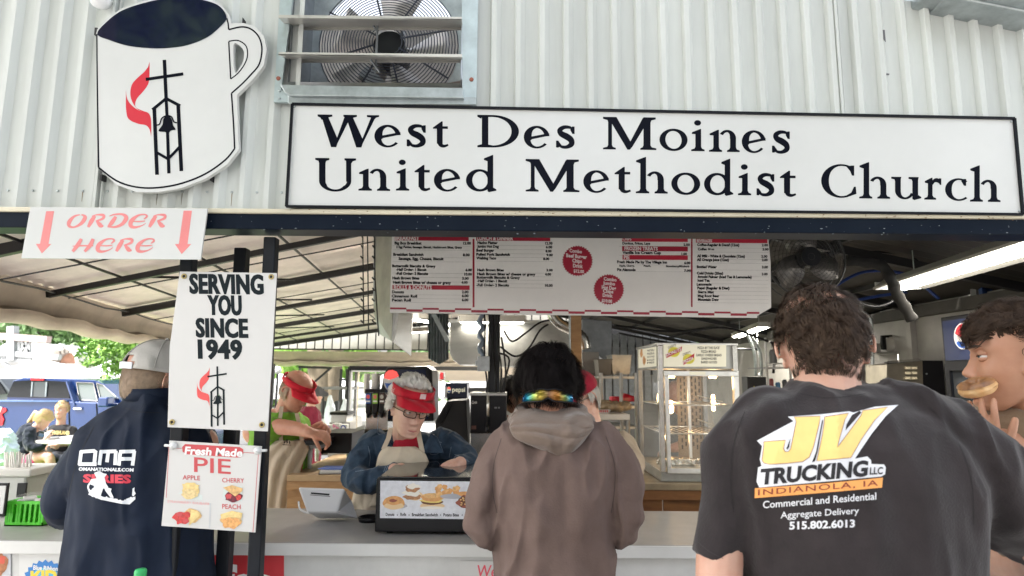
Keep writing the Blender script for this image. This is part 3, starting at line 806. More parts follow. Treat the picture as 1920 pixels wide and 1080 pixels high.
def logo(tf):
    """flame+tower; tf maps zoom coords -> px; returns pieces (0 red,1 black)"""
    Q=lambda pts:[tf(x,y) for x,y in pts]
    k=abs(tf(1,0)[0]-tf(0,0)[0])
    Sx=lambda pts,n=5,sm=True: stroke([(*tf(x,y),w*k) for x,y,w in pts],n,sm)
    f1=spl([(757,312),(757,350),(756,395),(748,430),(722,466),(694,498),(684,528),(694,548),(736,566)],4)+spl([(736,566),(700,556),(672,520),(660,480),(666,432),(690,400),(730,364),(750,338)],4)
    f2=spl([(637,455),(644,500),(668,534),(706,560),(745,568),(762,592),(766,640),(765,692)],4)+spl([(765,692),(757,655),(738,634),(704,628),(664,612),(644,590),(637,540)],4)
    bell=spl([(838,590),(858,590),(870,606),(876,634),(889,656),(866,660),(851,676),(836,668),(802,663),(822,632),(826,606)],3,True)
    return [G([Q(f1)],0,1),G([Q(f2)],0,1),
      G([Sx([(832,303,18),(841,500,18)],2,False)],1,2),G([Sx([(738,402,16),(928,374,16)],2,False)],1,3),G([Sx([(841,500,16),(846,600,16),(855,878,17)],2,False)],1,2),
      G([Sx([(843,497,15),(771,556,16)],2,False)],1,3),G([Sx([(838,497,15),(912,536,16)],2,False)],1,4),G([Sx([(781,552,19),(795,885,19)],2,False)],1,2),G([Sx([(902,532,19),(918,866,19)],2,False)],1,2),
      G([Sx([(790,770,14),(852,806,14)],2,False)],1,5),G([Sx([(850,806,14),(908,745,14)],2,False)],1,6),G([Q(bell)],1,5),G([Sx([(793,633,7),(808,628,7),(820,598,7),(846,586,7),(868,592,7),(880,616,7),(896,622,7)])],1,4)]
lay('church_logo',logo(lambda x,y:(x/MK,y/MK)),[red_vinyl,blk],mug,MY,eps=.0003)
m=MB()
for x,y in ((496,168),(1235,118),(522,902),(1075,905)):
    m=MB(); m.box(P(x/MK-3,y/MK+3,MY+.018),P(x/MK+3,y/MK-3,WY-.012)); m.build('mounting_tab',blk_matte,mug)

# ------------------------------------------------------------------ long sign
SY=1.955
sg=thing('name_sign','long white sign lettered West Des Moines United Methodist Church in black serif','sign',P(1230,390,SY))
corn=[(548,195),(1902,222),(1918,402),(537,387)]
m=MB(); m.poly([quadpx(corn,SY)],(0,.022,0)); m.build('sign_panel',sign_white,sg,bevel=.001)
for a,b in ((0,1),(1,2),(2,3),(3,0)):
    m=MB(); pa=P(*corn[a],SY-.004); pb=P(*corn[b],SY-.004); m.bar(pa,pb,.008,.007,up=(0,1,0)); m.build('frame_edge',blk_frame,sg)
for x,y in ((552.5,200),(1896,228),(1911,396)):
    m=MB(); m.lathe([(0,0),(.004,0),(.003,.003),(0,.004)],P(x,y,SY-.001),8,0,Matrix.Rotation(R(90),3,'X')); m.build('screw',galv,sg)
# serif letters: each glyph drawn once as strokes in a 0..1 box, baseline y=0, heights in cap units x100
def sf(x0,x1,y,h=5,up=1,br=9,in0=None,in1=None):
    """serif slab with bracket; x0..x1 slab; in0..in1 stem edges"""
    return [(x0,y),(x1,y),(x1-1.5,y+up*h),(in1+2.5,y+up*(h+2)),(in1,y+up*(h+br)),(in0,y+up*(h+br)),(in0-2.5,y+up*(h+2)),(x0+1.5,y+up*h)]
def stem(a,b,y0,y1): return [(a,y0),(b,y0),(b,y1),(a,y1)]
def ar(cx,cy,rx,ry,a0,a1,wf,n=26):
    o=[];i=[]
    for k in range(n+1):
        a=R(a0+(a1-a0)*k/n); w=wf(k/n,a)
        o.append((cx+rx*math.cos(a),cy+ry*math.sin(a))); i.append((cx+(rx-w)*math.cos(a),cy+(ry-w*.62)*math.sin(a)))
    return o+i[::-1]
wt=lambda thick,thin:(lambda t,a: thin+(thick-thin)*abs(math.cos(a))**1.5)
def g_W(): return 190,100,[ [(10,100),(30,100),(62,26),(58,0),(42,0)], [(86,100),(106,100),(62,12),(58,0),(50,0)], [(86,100),(106,100),(140,26),(136,0),(120,0)], [(168,98),(182,98),(140,12),(136,0),(128,0)],
    [(0,100),(46,100),(46,94),(34,91),(31,84),(12,84),(9,90),(0,94)], [(80,100),(122,100),(122,94),(111,91),(106,84),(88,84),(90,91),(80,94)], [(153,100),(191,100),(191,95),(181,92),(176,86),(167,86),(166,92),(153,94)] ]
def g_D(): return 129,100,[ stem(14,34,4,96),[(0,100),(50,100),(50,94),(14,93),(12,88),(0,94)],[(0,0),(50,0),(50,6),(34,9),(14,10),(0,6)], ar(48,50,81,50,-90,90,wt(23,10)) ]
def g_U(): return 127,103,[ stem(12,32,28,96),stem(96,112,28,96),[(0,100),(44,100),(44,94),(34,91),(32,84),(12,84),(10,91),(0,94)],[(91,100),(127,100),(127,94),(117,91),(112,84),(96,84),(99,91),(91,94)],
    ar(62,30,50,33,180,360,lambda t,a: 20-7*t if abs(math.cos(a))>.8 else 11+9*abs(math.cos(a))**2) ]
def g_M(): return 165,100,[ stem(16,28,4,96),stem(126,148,4,96),[(4,100),(42,100),(92,14),(84,0),(76,0),(20,92)],[(124,98),(146,98),(92,10),(84,0),(80,0),(76,8)],
    [(0,0),(40,0),(40,5),(31,8),(28,14),(16,14),(13,8),(0,5)],[(116,0),(166,0),(166,5),(152,8),(148,14),(126,14),(123,8),(116,5)],[(0,100),(36,100),(28,90),(16,84),(14,90),(0,94)],[(126,100),(164,100),(164,94),(151,91),(148,84),(126,84)] ]
def g_C(): return 111,104,[ ar(62,51,62,52,52,308,lambda t,a: 9+15*max(0,-math.cos(a))**1.3),[(96,99),(103,99),(103,68),(96,68),(90,82),(78,96)],[(108,34),(102,34),(94,16),(74,4),(80,1),(110,12)] ]
def g_o(): return 88,67,[('h',[ellp(44,33,44,34.5,34),ellp(44,33,25,27.5,30,tilt=18)])]
def g_e(): return 82,68,[ ar(41,33,41,35,6,205,lambda t,a:11+9*max(0,-math.cos(a))+5*abs(math.cos(a))), ar(41,33,41,35,200,322,lambda t,a: 10+11*max(0,-math.cos(a))**1.2), [(14,24),(81,38),(81,45),(66,43),(15,33)] ]
def g_s(): return 62,70,[ stroke([(56,57,7),(44,64,9),(26,64,12),(13,55,16),(18,44,18),(34,36,20),(48,26,19),(50,13,17),(36,4,11),(20,4,9),(8,11,7)],6), [(52,67),(60,67),(60,44),(53,44),(46,56)],[(1,23),(8,23),(18,10),(8,1),(1,2)] ]
def g_t(): return 50,79,[ stem(14,32,10,64),[(32,64),(32,79),(28,79),(2,60),(2,56),(14,56)],[(14,56),(48,56),(48,64),(14,64)], stroke([(23,18,18),(26,7,13),(36,3,9),(49,7,6)],5) ]
def g_i(): return 41,94,[ stem(13,31,4,62),[(0,0),(42,0),(42,5),(34,8),(31,14),(13,14),(10,8),(0,5)],[(31,60),(31,69),(27,68),(2,58),(2,53),(13,52)],ellp(20,87,11,8.5,18) ]
def g_n(): return 99,68,[ stem(14,32,4,60),stem(68,87,4,44),[(0,0),(42,0),(42,5),(35,8),(32,14),(14,14),(11,8),(0,5)],[(58,0),(99,0),(99,5),(90,8),(87,14),(68,14),(65,8),(58,5)],[(32,56),(32,68),(26,67),(2,56),(2,51),(14,50)],
    ar(59,42,28,26,-5,150,lambda t,a:12+8*max(0,math.cos(a))) ]
def g_h(): return 99,112,[ stem(14,32,4,104),stem(68,87,4,44),[(0,0),(42,0),(42,5),(35,8),(32,14),(14,14),(11,8),(0,5)],[(58,0),(99,0),(99,5),(90,8),(87,14),(68,14),(65,8),(58,5)],[(32,96),(32,112),(27,111),(1,101),(1,96),(14,92)],
    ar(59,42,28,26,-5,150,lambda t,a:12+8*max(0,math.cos(a))) ]
def g_d(): return 95,112,[ stem(67,85,8,104),('h',[ellp(42,33,42,34.5,34),ellp(44,33,24,27,30)]),[(85,96),(85,112),(81,111),(56,101),(56,96),(67,92)],[(67,10),(85,12),(95,6),(95,2),(72,-3),(67,0)] ]
def g_u(): return 94,68,[ stem(12,30,24,62),stem(66,84,8,62),[(0,68),(32,68),(30,60),(12,54),(10,60),(0,62)],[(54,68),(86,68),(84,58),(66,54),(64,60),(54,62)], ar(42,26,30,27,180,340,lambda t,a:10+8*max(0,-math.cos(a))),[(66,12),(84,13),(94,7),(94,3),(72,-3),(66,0)] ]
def g_r(): return 66,68,[ stem(14,32,4,60),[(0,0),(46,0),(46,5),(36,8),(32,14),(14,14),(11,8),(0,5)],[(32,56),(32,68),(26,67),(2,57),(2,52),(14,50)],stroke([(30,48,8),(38,58,11),(50,60,13),(62,54,10)],5),[(56,66),(66,66),(66,46),(60,46),(54,56)] ]
def g_c(): return 70,68,[ ar(42,33,42,35,48,312,lambda t,a:9+12*max(0,-math.cos(a))**1.2),[(58,66),(66,66),(66,45),(59,45),(50,60)] ]
GL=dict(W=g_W,D=g_D,U=g_U,M=g_M,C=g_C,o=g_o,e=g_e,s=g_s,t=g_t,i=g_i,n=g_n,h=g_h,d=g_d,u=g_u,r=g_r,c=g_c)
def glyph(ch,x0,x1,yb,cap,slope=.013):
    w,h,parts=GL[ch](); k=(x1-x0)/w; ky=cap/100.0; o=[]
    for j,p in enumerate(parts):
        cs=p[1] if isinstance(p,tuple) and p[0]=='h' else [p]
        o.append(G([[(x0+x*k,yb-y*ky+slope*x*k) for x,y in c] for c in cs],0,1+j*.12))
    return o
row=[('W',595.4,710.3,275.5),('e',702,751.5,275),('s',762,799.6,275.3),('t',810.5,841,275.5),('D',895,973,276.2),('e',982,1030.5,277),('s',1042,1078.6,277.6),('M',1130.6,1230,280),('o',1236.4,1289.3,282),('i',1296,1320.6,283.3),('n',1329.4,1387,284.5),('e',1390.8,1436,285.5),('s',1447,1482,287)]
row2=[('U',591,667.6,357),('n',672,731.5,357.3),('i',742.3,766.8,357.3),('t',776,807,357.3),('e',813.5,863,357.8),('d',873.6,930.8,358),('M',985.5,1086,359),('e',1093.7,1142,360.3),('t',1151,1183,361),('h',1192,1252,362.3),('o',1258.6,1313,364.3),('d',1320,1375,365),('i',1383.7,1408,366),('s',1418,1453,367),('t',1461,1493,368),('C',1539.7,1606.5,370),('h',1611,1669,372),('u',1671,1727.5,372.8),('r',1733,1765,374.3),('c',1772,1814,375.3),('h',1818.6,1876,378)]
for rw in (row,row2):
    pcs=[]
    for ch,a,b,y in rw: pcs+=glyph(ch,a,b,y,61)
    lay('lettering',pcs,[blk],sg,SY,eps=.0003)

# ------------------------------------------------------------------ ORDER HERE sign
OY=1.93
od=thing('order_sign','white Order Here sign with faded red arrows hung on the header beam','sign',P(210,486,OY))
m=MB(); m.poly([quadpx([(57,388),(389,391),(376,486.5),(40,484)],OY)],(0,.006,0)); m.build('sign_panel',sign_white,od)
K=5.3333
def ok(pts): return [(40+x/K,385+y/K) for x,y in pts]
def oks(pts): return [(40+x/K,385+y/K,w/K) for x,y,w in pts]
pcs=[G([ok([(248,58),(328,58),(272,385),(300,387),(205,482),(145,385),(187,385)])]),G([ok([(1622,53),(1706,53),(1662,387),(1700,387),(1603,488),(1535,387),(1575,387)])])]
def bs(*a): pcs.append(G([stroke(oks(a),6)],0,1+.1*len(pcs)))
# ORDER (brush letters)
bs((600,92,8),(530,110,22),(480,165,42),(480,208,30),(530,218,18),(600,180,34),(636,125,42),(620,100,20),(585,92,8))
for dx,dy in ((0,0),(612,0),(282,242)):
    bs((735+dx,105+dy,30),(700+dx,160+dy,44),(668+dx,218+dy,26)); bs((705+dx,108+dy,8),(760+dx,94+dy,14),(820+dx,100+dy,30),(815+dx,132+dy,26),(745+dx,158+dy,14)); bs((752+dx,152+dy,20),(790+dx,200+dy,44),(822+dx,208+dy,12))
bs((945,112,30),(910,165,42),(870,216,26)); bs((880,108,8),(930,92,16),(1010,90,22),(1048,125,44),(1010,185,34),(940,216,22),(862,214,12))
for dx,dy in ((0,0),(-328,243),(70,243)):
    bs((1225+dx,138+dy,10),(1255+dx,112+dy,22),(1235+dx,92+dy,14),(1170+dx,100+dy,20),(1105+dx,150+dy,42),(1092+dx,200+dy,40),(1130+dx,220+dy,26),(1200+dx,205+dy,12),(1245+dx,178+dy,6)); bs((1120+dx,160+dy,10),(1180+dx,162+dy,14),(1238+dx,156+dy,10))
bs((600,335,30),(565,395,42),(512,462,28)); bs((718,335,32),(690,395,40),(632,462,26)); bs((512,408,8),(600,404,16),(718,404,12))
lay('lettering',pcs,[red_faded],od,OY,eps=.0003)

# ------------------------------------------------------------------ SERVING YOU sign
VY=1.99
sv=thing('serving_sign','white plastic sign Serving You Since 1949 tied to the black posts','sign',P(420,806,VY))
m=MB(); m.poly([quadpx([(337,509),(519,512),(502,809),(314,801),(318,650)],VY)],(0,.004,0)); m.build('sign_panel',sign_vinyl,sv,bevel=.0008)
pcs=[]
for tx,a,b,y,s in (('SERVING',356,494,549,34),('YOU',390,453,589,34),('SINCE',368,465,631,33),('1949',372,454,671,33)):
    pcs+=[T(tx,a+dx,y,b+dx,s,.012,-.03,.036,0,1+dx*.2+.3,3,1.06) for dx in (-.9,0,.9)]
zx=lambda x,y:(370.5+(x-637)*55/291-(y-303)*.006,687+(y-303)*113/582)
lay('church_logo',[(v,f,2 if mi==0 else 0,l) for v,f,mi,l in logo(zx)],[ink_soft,ink_soft,mat('red_print',(.70,.08,.08),.45)],sv,VY,eps=.0004)
lay('lettering',pcs,[ink_soft,ink_soft,mat('red_print',(.70,.08,.08),.45)],sv,VY,eps=.0004)
for x,y in ((345,518),(508.5,519),(322.5,791.5),(491,796.5)):
    m=MB(); c=P(x,y,VY-.002); pts=[c+Vector((.0068*math.cos(t),0,.0068*math.sin(t))) for t in np.linspace(0,6.283,17)]
    m.tube(pts,.0025,6); m.build('grommet',mat('brass',(.45,.36,.16),.35,.8),sv,smooth=True)
    m=MB(); m.lathe([(0,0),(.0052,0),(0,.0008)],c,12,0,Matrix.Rotation(R(90),3,'X')); m.build('grommet_hole',blk_matte,sv)
# ------------------------------------------------------------------ PIE sign
PY=1.985
ps=thing('pie_sign','white Fresh Made Pie sign with four pie pictures screwed to the black posts','sign',P(397,990,PY))
K2=4.155
def pk(pts): return [(300+x/K2,820+y/K2) for x,y in pts]
m=MB(); m.poly([quadpx(pk([(72,25),(792,70),(742,742),(10,690)]),PY)],(0,.004,0)); m.build('sign_panel',sign_vinyl,ps,bevel=.0008)
def pT(tx,a,y,b,s,slope=.05,mi=0,bold=.01,layer=1,shear=0):
    return T(tx,300+a/K2,820+y/K2,300+b/K2,s/K2,slope,shear,bold,mi,layer,3)
pcs=[G([pk([(195,52),(620,76),(648,92),(650,125),(630,155),(600,158),(205,132),(176,112),(172,76)])],0,1),
 pT('Fresh Made',190,130,640,56,.045,1,.035,2,.15),pT('PIE',265,268,552,112,.062,0,.008),pT('APPLE',176,328,312,34),pT('CHERRY',484,350,655,34,.03),pT('PEACH',484,556,628,36,.03),pT('STRAWBERRY RHUBARB',58,508,384,18,.06,2,.0),
 G([pk([(60,80),(172,86),(172,89),(60,83)])]),G([pk([(648,116),(768,122),(768,126),(648,120)])]),G([pk([(765,125),(769,125),(726,738),(722,738)])]),G([pk([(68,90),(72,90),(50,470),(46,470)])]),
 G([pk([(387,512),(398,514),(390,712),(380,712)])],3,1)]
def blobp(cx,cy,rx,ry,mi,layer,seed,rough=.16,n=26):
    rg=random.Random(seed); ph=[rg.uniform(0,6.28) for _ in range(4)]
    return G([[(cx+rx*math.cos(t)*(1+rough*math.sin(3*t+ph[0])+rough*.6*math.sin(7*t+ph[1])),cy+ry*math.sin(t)*(1+rough*math.sin(4*t+ph[2])+rough*.6*math.sin(6*t+ph[3]))) for t in np.linspace(0,6.283,n,endpoint=False)]],mi,layer)
def pb(cx,cy,rx,ry,mi,layer,seed,rough=.12): return blobp(300+cx/K2,820+cy/K2,rx/K2,ry/K2,mi,layer,seed,rough)
pcs+=[G([pk([(140,440),(190,400),(190,485),(330,490),(330,452),(300,440)])],4,1),pb(238,410,66,62,5,2,1,.06),pb(232,440,60,42,6,3,2),G([pk([(172,362),(306,372),(292,410),(182,400)])],5,3.5),
 G([pk([(486,480),(640,500),(640,380),(500,370)])],4,1),pb(570,462,68,42,7,2,3,.1),G([pk([(490,392),(560,372),(645,398),(640,420),(585,460)])],8,3),pb(535,460,24,20,0,3.2,33),pb(612,470,20,22,9,3.2,34),
 pb(250,610,68,54,8,2,4,.08),pb(172,628,64,52,9,3,5,.2),G([pk([(240,560),(315,585),(300,620),(225,690),(235,620)])],5,3.5),pb(150,600,22,18,0,4,35),pb(200,650,22,16,0,4,36),
 pb(558,640,84,58,8,2,6,.08),pb(550,668,70,44,10,3,7,.14),G([pk([(470,600),(560,572),(642,590),(635,630),(540,622),(480,640)])],5,3.5)]
food=[mat('pie_red',(.55,.07,.08),.5),white_ink,mat('pie_pink',(.80,.35,.36),.5),mat('pie_shadow',(.55,.56,.58),.6),mat('pie_plate',(.60,.66,.64),.6),mat('crust_light',(.80,.60,.26),.6,0,.25,60),mat('apple_fill',(.78,.60,.30),.5,0,.3,120),mat('cherry_fill',(.22,.015,.03),.4,0,.6,140,col2=(.08,.01,.03)),mat('crust',(.72,.46,.20),.6,0,.35,90),mat('strawberry_fill',(.62,.05,.05),.4,0,.4,150),mat('peach_fill',(.80,.40,.14),.5,0,.3,110)]
lay('print',pcs,food,ps,PY,eps=.0007)
for x,y,d in ((106,66,-1),(762,104,1)):
    m=MB(); c=P(300+x/K2,820+y/K2,PY-.004); m.lathe([(0,0),(.012,0),(.012,.003),(.007,.009),(0,.011)],c,14,0,Matrix.Rotation(R(90),3,'X')); m.tube([c,c+Vector((d*.028,.0,.001))],.0042,8); m.build('mounting_knob',mat('knob_white',(.65,.66,.66),.3),ps,smooth=True)
# ================================================================== inside the stand
def planeX(X):
    def mp(x,y,ly):
        d=RI*((x-960)/F)+UP*((540-y)/F)+_f; p=CAM+d*(X/d.x); return p+Vector((-.0012*ly,0,0))
    return mp
# ---- menu board
BY=2.75
mb=thing('menu_board','long white overhead menu board with maroon price headings and checkered bottom edge','menu board',P(1090,588,BY))
m=MB(); m.poly([quadpx([(736,405),(1437,412),(1445,492),(1446,577),(1420,592),(731,582)],BY)],(0,.012,0)); m.build('board_panel',menu_white,mb)
def z6(x,y): return (640+x/3.6,420+y/3.6)
def z7(x,y): return (1020+x/3.6,420+y/3.6)
pcs=[]
def mt(z,tx,a,y,b,cap,mi=0,bold=.05,s=.008,ly=1):
    p=z(a,y); pcs.append(T(tx,p[0],p[1],z(b,0)[0],cap/3.6,s,0,bold,mi,ly,2))
def mr(z,a,y0,b,y1,mi,ly=.5,s=.008): p=z(a,y0); q=z(b,y1); pcs.append(RECT(p[0],p[1],q[0],q[1],mi,ly,s))
pcs.append(T('West Des Moines United Methodist Church',745,440,1208,26,.006,0,.05,0,1,2)); pcs.append(T('Serving at the State Fair since 1949',1226,442.5,1429,17,.006,0,.03,0,1,2))
for z,a,y0,b,y1,mi in ((z6,358,80,860,111,2),(z6,910,80,1410,112,2),(z6,345,411,866,441,1),(z6,886,100,899,562,2),
   (z7,527,86,971,118,1),(z7,527,148,971,182,2),(z7,530,208,971,240,1),(z7,992,100,1003,560,2),(z7,1025,98,1508,126,1)): mr(z,a,y0,b,y1,mi)
for z,tx,a,y,b,cap in ((z6,'BREAKFAST',359,108,526,26),(z6,'LUNCH & DINNER',917,108,1160,26),(z6,'ROLLS & DONUTS',354,440,611,26),(z7,'CHIPS',530,110,590,18),(z7,'FROZEN TREATS',543,176,768,23),(z7,'PIE',539,236,577,24),(z7,'BEVERAGES',1031,122,1135,18)):
    mt(z,tx,a,y,b,cap,3,.035,.008,2)
for z,tx,a,y,b,cap in ((z6,'Big Boy Breakfast',359,137,542,18),(z6,'12.00',822,138,875,17),(z6,'2 Egg Patties, Sausage, Biscuit, Hashbrown Bites, Gravy',370,162,815,14),(z6,'Breakfast Sandwich',350,214,555,18),(z6,'8.00',820,217,867,17),
  (z6,'Sausage, Egg, Cheese, Biscuit',386,242,690,18),(z6,'Buttermilk Biscuits & Gravy',343,291,636,17),(z6,'-Half Order- 1 Biscuit',370,315,575,17),(z6,'6.00',838,319,882,17),(z6,'-Full Order- 2 Biscuits',368,342,586,17),(z6,'10.00',830,347,882,17),
  (z6,'Hash Brown Bites',345,373,527,17),(z6,'3.00',815,375,860,16),(z6,'Hash Brown Bites w/ cheese or gravy',348,402,740,17),(z6,'4.00',810,402,853,16),(z6,'Donuts',342,467,423,18),(z6,'2.00',813,467,859,17),(z6,'Cinnamon Roll',339,495,512,18),(z6,'6.00',813,493,859,17),(z6,'Pecan Roll',342,522,470,18),(z6,'6.00',813,521,858,17),
  (z6,'Nacho Platter',919,134,1056,17),(z6,'12.00',1376,138,1426,16),(z6,'Jumbo Hot Dog',917,159,1063,17),(z6,'6.00',1380,164,1424,16),(z6,'Beef Burger',911,186,1032,17),(z6,'8.00',1378,191,1419,16),(z6,'Pulled Pork Sandwich',911,213,1138,17),(z6,'9.00',1384,217,1427,16),(z6,'Walking Taco',911,238,1045,17),(z6,'8.00',1362,243,1404,16),
  (z6,'Hash Brown Bites',918,318,1097,17),(z6,'3.00',1384,319,1427,15),(z6,'Hash Brown Bites w/ cheese or gravy',917,345,1310,17),(z6,'4.00',1374,347,1416,16),(z6,'Buttermilk Biscuits & Gravy',914,368,1206,16),(z6,'-Half Order- 1 Biscuit',917,392,1120,17),(z6,'-Full Order- 2 Biscuits',912,420,1132,17),(z6,'10.00',1375,423,1427,16),
  (z7,'Doritos, Fritos, Lays',529,138,717,16),(z7,'2.00',941,147,985,15),(z7,'Vanilla Ice Cream Cup',529,201,790,18),(z7,'1.00',928,209,965,15),(z7,'Fresh Made Pie by The Village Inn',493,264,831,17),(z7,'6.00',946,271,988,16),(z7,'Apple, Cherry,',506,287,611,12),(z7,'Peach,',673,288,722,12),(z7,'Strawberry/Rhubarb',823,291,981,12),(z7,'Pie Alamode',493,316,619,17),(z7,'7.00',945,321,992,14),
  (z7,'Coffee-Regular & Decaf (12oz)',1034,148,1319,17),(z7,'2.00',1470,150,1512,15),(z7,'Coffee',1038,177,1099,16),(z7,'20 oz.',1106,175,1151,12),(z7,'3.00',1475,178,1516,15),(z7,'AE Milk - White & Chocolate (12oz)',1033,224,1356,17),(z7,'2.00',1466,226,1508,15),(z7,'AE Orange Juice (12oz)',1032,249,1248,17),(z7,'2.00',1470,250,1510,15),
  (z7,'Bottled Water',1032,297,1166,17),(z7,'3.00',1471,299,1512,16),(z7,'Cold Drinks (20oz)',1032,340,1210,17),(z7,'3.00',1470,346,1510,16),(z7,'Arnold Palmer (Iced Tea & Lemonade)',1036,364,1402,17),(z7,'Iced Tea',1037,389,1119,17),(z7,'Lemonade',1031,415,1132,17),(z7,'Pepsi (Regular & Diet)',1035,440,1252,17),(z7,'Sierra Mist',1038,467,1147,17),(z7,'Mug Root Beer',1038,493,1184,17),(z7,'Mountain Dew',1039,518,1180,17)):
    mt(z,tx,a,y,b,cap)
for y in (146,173,224,252,330,358,388,412,476,502,528):
    mr(z6,345,y,870,y+1.2,4)
for y in (143,170,198,223,249,328,352,376,401,428): mr(z6,912,y,1430,y+1.2,4)
for y in (155,217,280,325): mr(z7,505,y-6,995,y-4.8,4)
for y in (160,188,236,262,308,352,376,402,427,452,478,505,530): mr(z7,1030,y,1516,y+1.2,4)
for cx,cy,lines in ((226,249,(('Combo',190,172,256,22),('Beef Burger',223,150,290,24),('Chips',258,191,256,24),('Drink',292,196,262,24),('$12.00',326,200,270,20))),
                    (437,442,(('Combo',380,403,490,22),('Jumbo',408,398,480,22),('Hot Dog',438,390,486,24),('Chips',462,398,468,22),('Drink',490,396,464,22),('$10.00',526,390,460,20)))):
    st=[]
    for k in range(72):
        a=2*math.pi*k/72; r_=105 if k%2 else 96; st.append(z7(cx+r_*math.cos(a),cy+r_*math.sin(a)))
    pcs.append(G([st],2,.5))
    for tx,y,a,b,cap in lines: mt(z7,tx,a,y,b,cap,3,.035,.09,2)
x=731.5; k=0
while x<1424:
    x2=min(x+30.4,1424); dy=(x-731)*.0125
    if k%2==0: pcs.append(RECT(x,576.3+dy,x2,580+dy,2,.5,.0125))
    else: pcs.append(RECT(x,579.4+dy,x2,584+dy,2,.5,.0125))
    x=x2;k+=1
lay('print',pcs,[ink,crimson,maroon_vinyl,mat('menu_white_ink',(.7,.62,.62),.5),menu_line],mb,BY,eps=.0009)
m=MB(); m.slab(quadpx([(731,582),(1420,592),(1420,596),(731,586)],BY),(0,.012,0)); m.build('board_panel',menu_white,mb)
for x in (800,1100,1400):
    m=MB(); p=P(x,430,BY+.02); m.tube([p,(p.x,p.y,min(2.6,roofz(p.x,p.y)))],.004,6); m.build('hanging_wire',galv,mb)

# ---- fluorescent fixtures
def fixture(a,b,label,w=.13,lit=(0,1),power=12,vis=True,side=(1,0,0)):
    a=Vector(a);b=Vector(b); t=thing('ceiling_light',label,'ceiling light',a,'fluorescent fixtures under the roof')
    d=(b-a).normalized(); s_=d.cross(Vector((0,0,1))).normalized()
    m=MB(); q=[a-s_*w/2,a-s_*w*.28+Vector((0,0,.045)),a+s_*w*.28+Vector((0,0,.045)),a+s_*w/2,a+s_*w*.5-Vector((0,0,.012)),a+s_*w*.2+Vector((0,0,.018)),a-s_*w*.2+Vector((0,0,.018)),a-s_*w*.5-Vector((0,0,.012))]
    m.slab(q,b-a); m.build('reflector',mat('reflector_enamel',(.42,.40,.36),.5),t)
    for k in lit:
        off=s_*(w*.22*(k*2-1))-Vector((0,0,.008)); m=MB(); m.tube([a+off+d*.02,b+off-d*.02],.014,10); m.build('light_tube',tube_light,t,smooth=True)
    for e in (a,b):
        m=MB(); m.obox(e+Vector((0,0,.01)),(w*.9,.012,.045),Matrix(((s_.x,d.x,0),(s_.y,d.y,0),(0,0,1)))); m.build('end_cap',white_lam,t)
    m=MB(); 
    for f_ in (.15,.85): p=a.lerp(b,f_); m=MB(); m.tube([p+Vector((0,0,.04)),(p.x,p.y,max(p.z+.06,roofz(p.x,p.y)))],.003,5); m.build('hanging_wire',galv,t)
    if power:
        L=bpy.data.lights.new('tube_glow','AREA'); L.shape='RECTANGLE'; L.size=w*.6; L.size_y=(b-a).length*.95; L.energy=power; L.color=(1,.93,.80)
        o=bpy.data.objects.new('tube_glow',L); COL.objects.link(o); c=(a+b)/2-Vector((0,0,.03)); o.parent=t; o.location=c-a
        o.rotation_euler=(0,0,math.atan2(d.y,d.x)-math.pi/2)
    return t
fixture((2.22,3.55,2.13),(2.04,2.25,2.13),'large two tube fluorescent light above the cooler, nearest to the customers',.27,(.35,),8)
fixture((2.52,7.0,2.08),(2.33,5.75,2.09),'small lit fluorescent light with pull cord above the food warmer',.12,(0,1),7)
fixture(P(648,434,4.0),P(700,436,4.0)+Vector((.1,.9,0)),'lit fluorescent light cut by the beam beside the menu board',.14,(0,1),26)
fixture((-1.35,7.6,2.14),(-.25,8.8,2.30),'thin lit fluorescent light near the rear gable behind the metal hood',.10,(0,1),26)
fixture((-.78,4.9,2.06),(-.55,6.2,2.12),'lit fluorescent light between the two hanging metal sheets',.12,(0,1),16)
m=MB(); p=Vector((2.36,6.0,2.08)); m.tube([p,p+Vector((0,0,-.42))],.003,5); m.lathe([(0,-.01),(.009,0),(.006,.03),(0,.035)],p+Vector((0,0,-.45)),8)
tag(m.build('pull_cord',white_plastic,None,loc=p,smooth=True),'white pull cord hanging from the small fluorescent light','cord')

# ---- hanging metal duct sheets and range hood
t=thing('duct_sheet','large folded sheet of shiny ductwork hanging left of the menu board','metal duct',P(735,600,3.3))
m=MB(); m.slab([P(703,400,3.35),P(748,400,3.05),P(748,560,3.05),P(735,640,3.05),P(712,627,3.35),P(700,585,3.35)],(.01,.01,0)); m.build('side_sheet',steel_dull,t)
m=MB(); m.slab([P(735,420,3.05),P(774,420,3.12),P(773,600,3.12),P(771,668,3.12),P(734,640,3.05)],(0,.012,0)); m.build('front_sheet',steel,t,bevel=.002)
m=MB(); m.tube([P(703,400,3.34),P(702,560,3.34),P(712,626,3.33)],.006,6); m.build('edge_bead',galv,t)
t=thing('duct_sheet','narrow ribbed metal sheet hanging behind the lower edge of the menu','metal duct',P(822,684,4.2))
m=MB(); n=14
for k in range(n):
    xa=803+38*k/n; xb=803+38*(k+1)/n; m.slab([P(xa,560,4.2+.02*(k%2)),P(xb,560,4.2+.02*((k+1)%2)),P(xb,684-abs(k-7)*1.5,4.2+.02*((k+1)%2)),P(xa,683-abs(k-7)*1.5,4.2+.02*(k%2))],(0,.004,0))
m.build('ribbed_sheet',galv,t)
m=MB(); m.bar(P(798,560,4.15),P(840,640,4.15),.03); m.build('sloped_rail',galv,t)
t=thing('range_hood','big stainless range hood above the rear kitchen behind the young customer','range hood',P(990,686,5.3))
m=MB(); m.poly([quadpx([(843,603),(905,600),(905,684),(862,684),(850,676),(843,662)],5.2)],(0,.5,0)); m.build('hood_end',steel,t,bevel=.004)
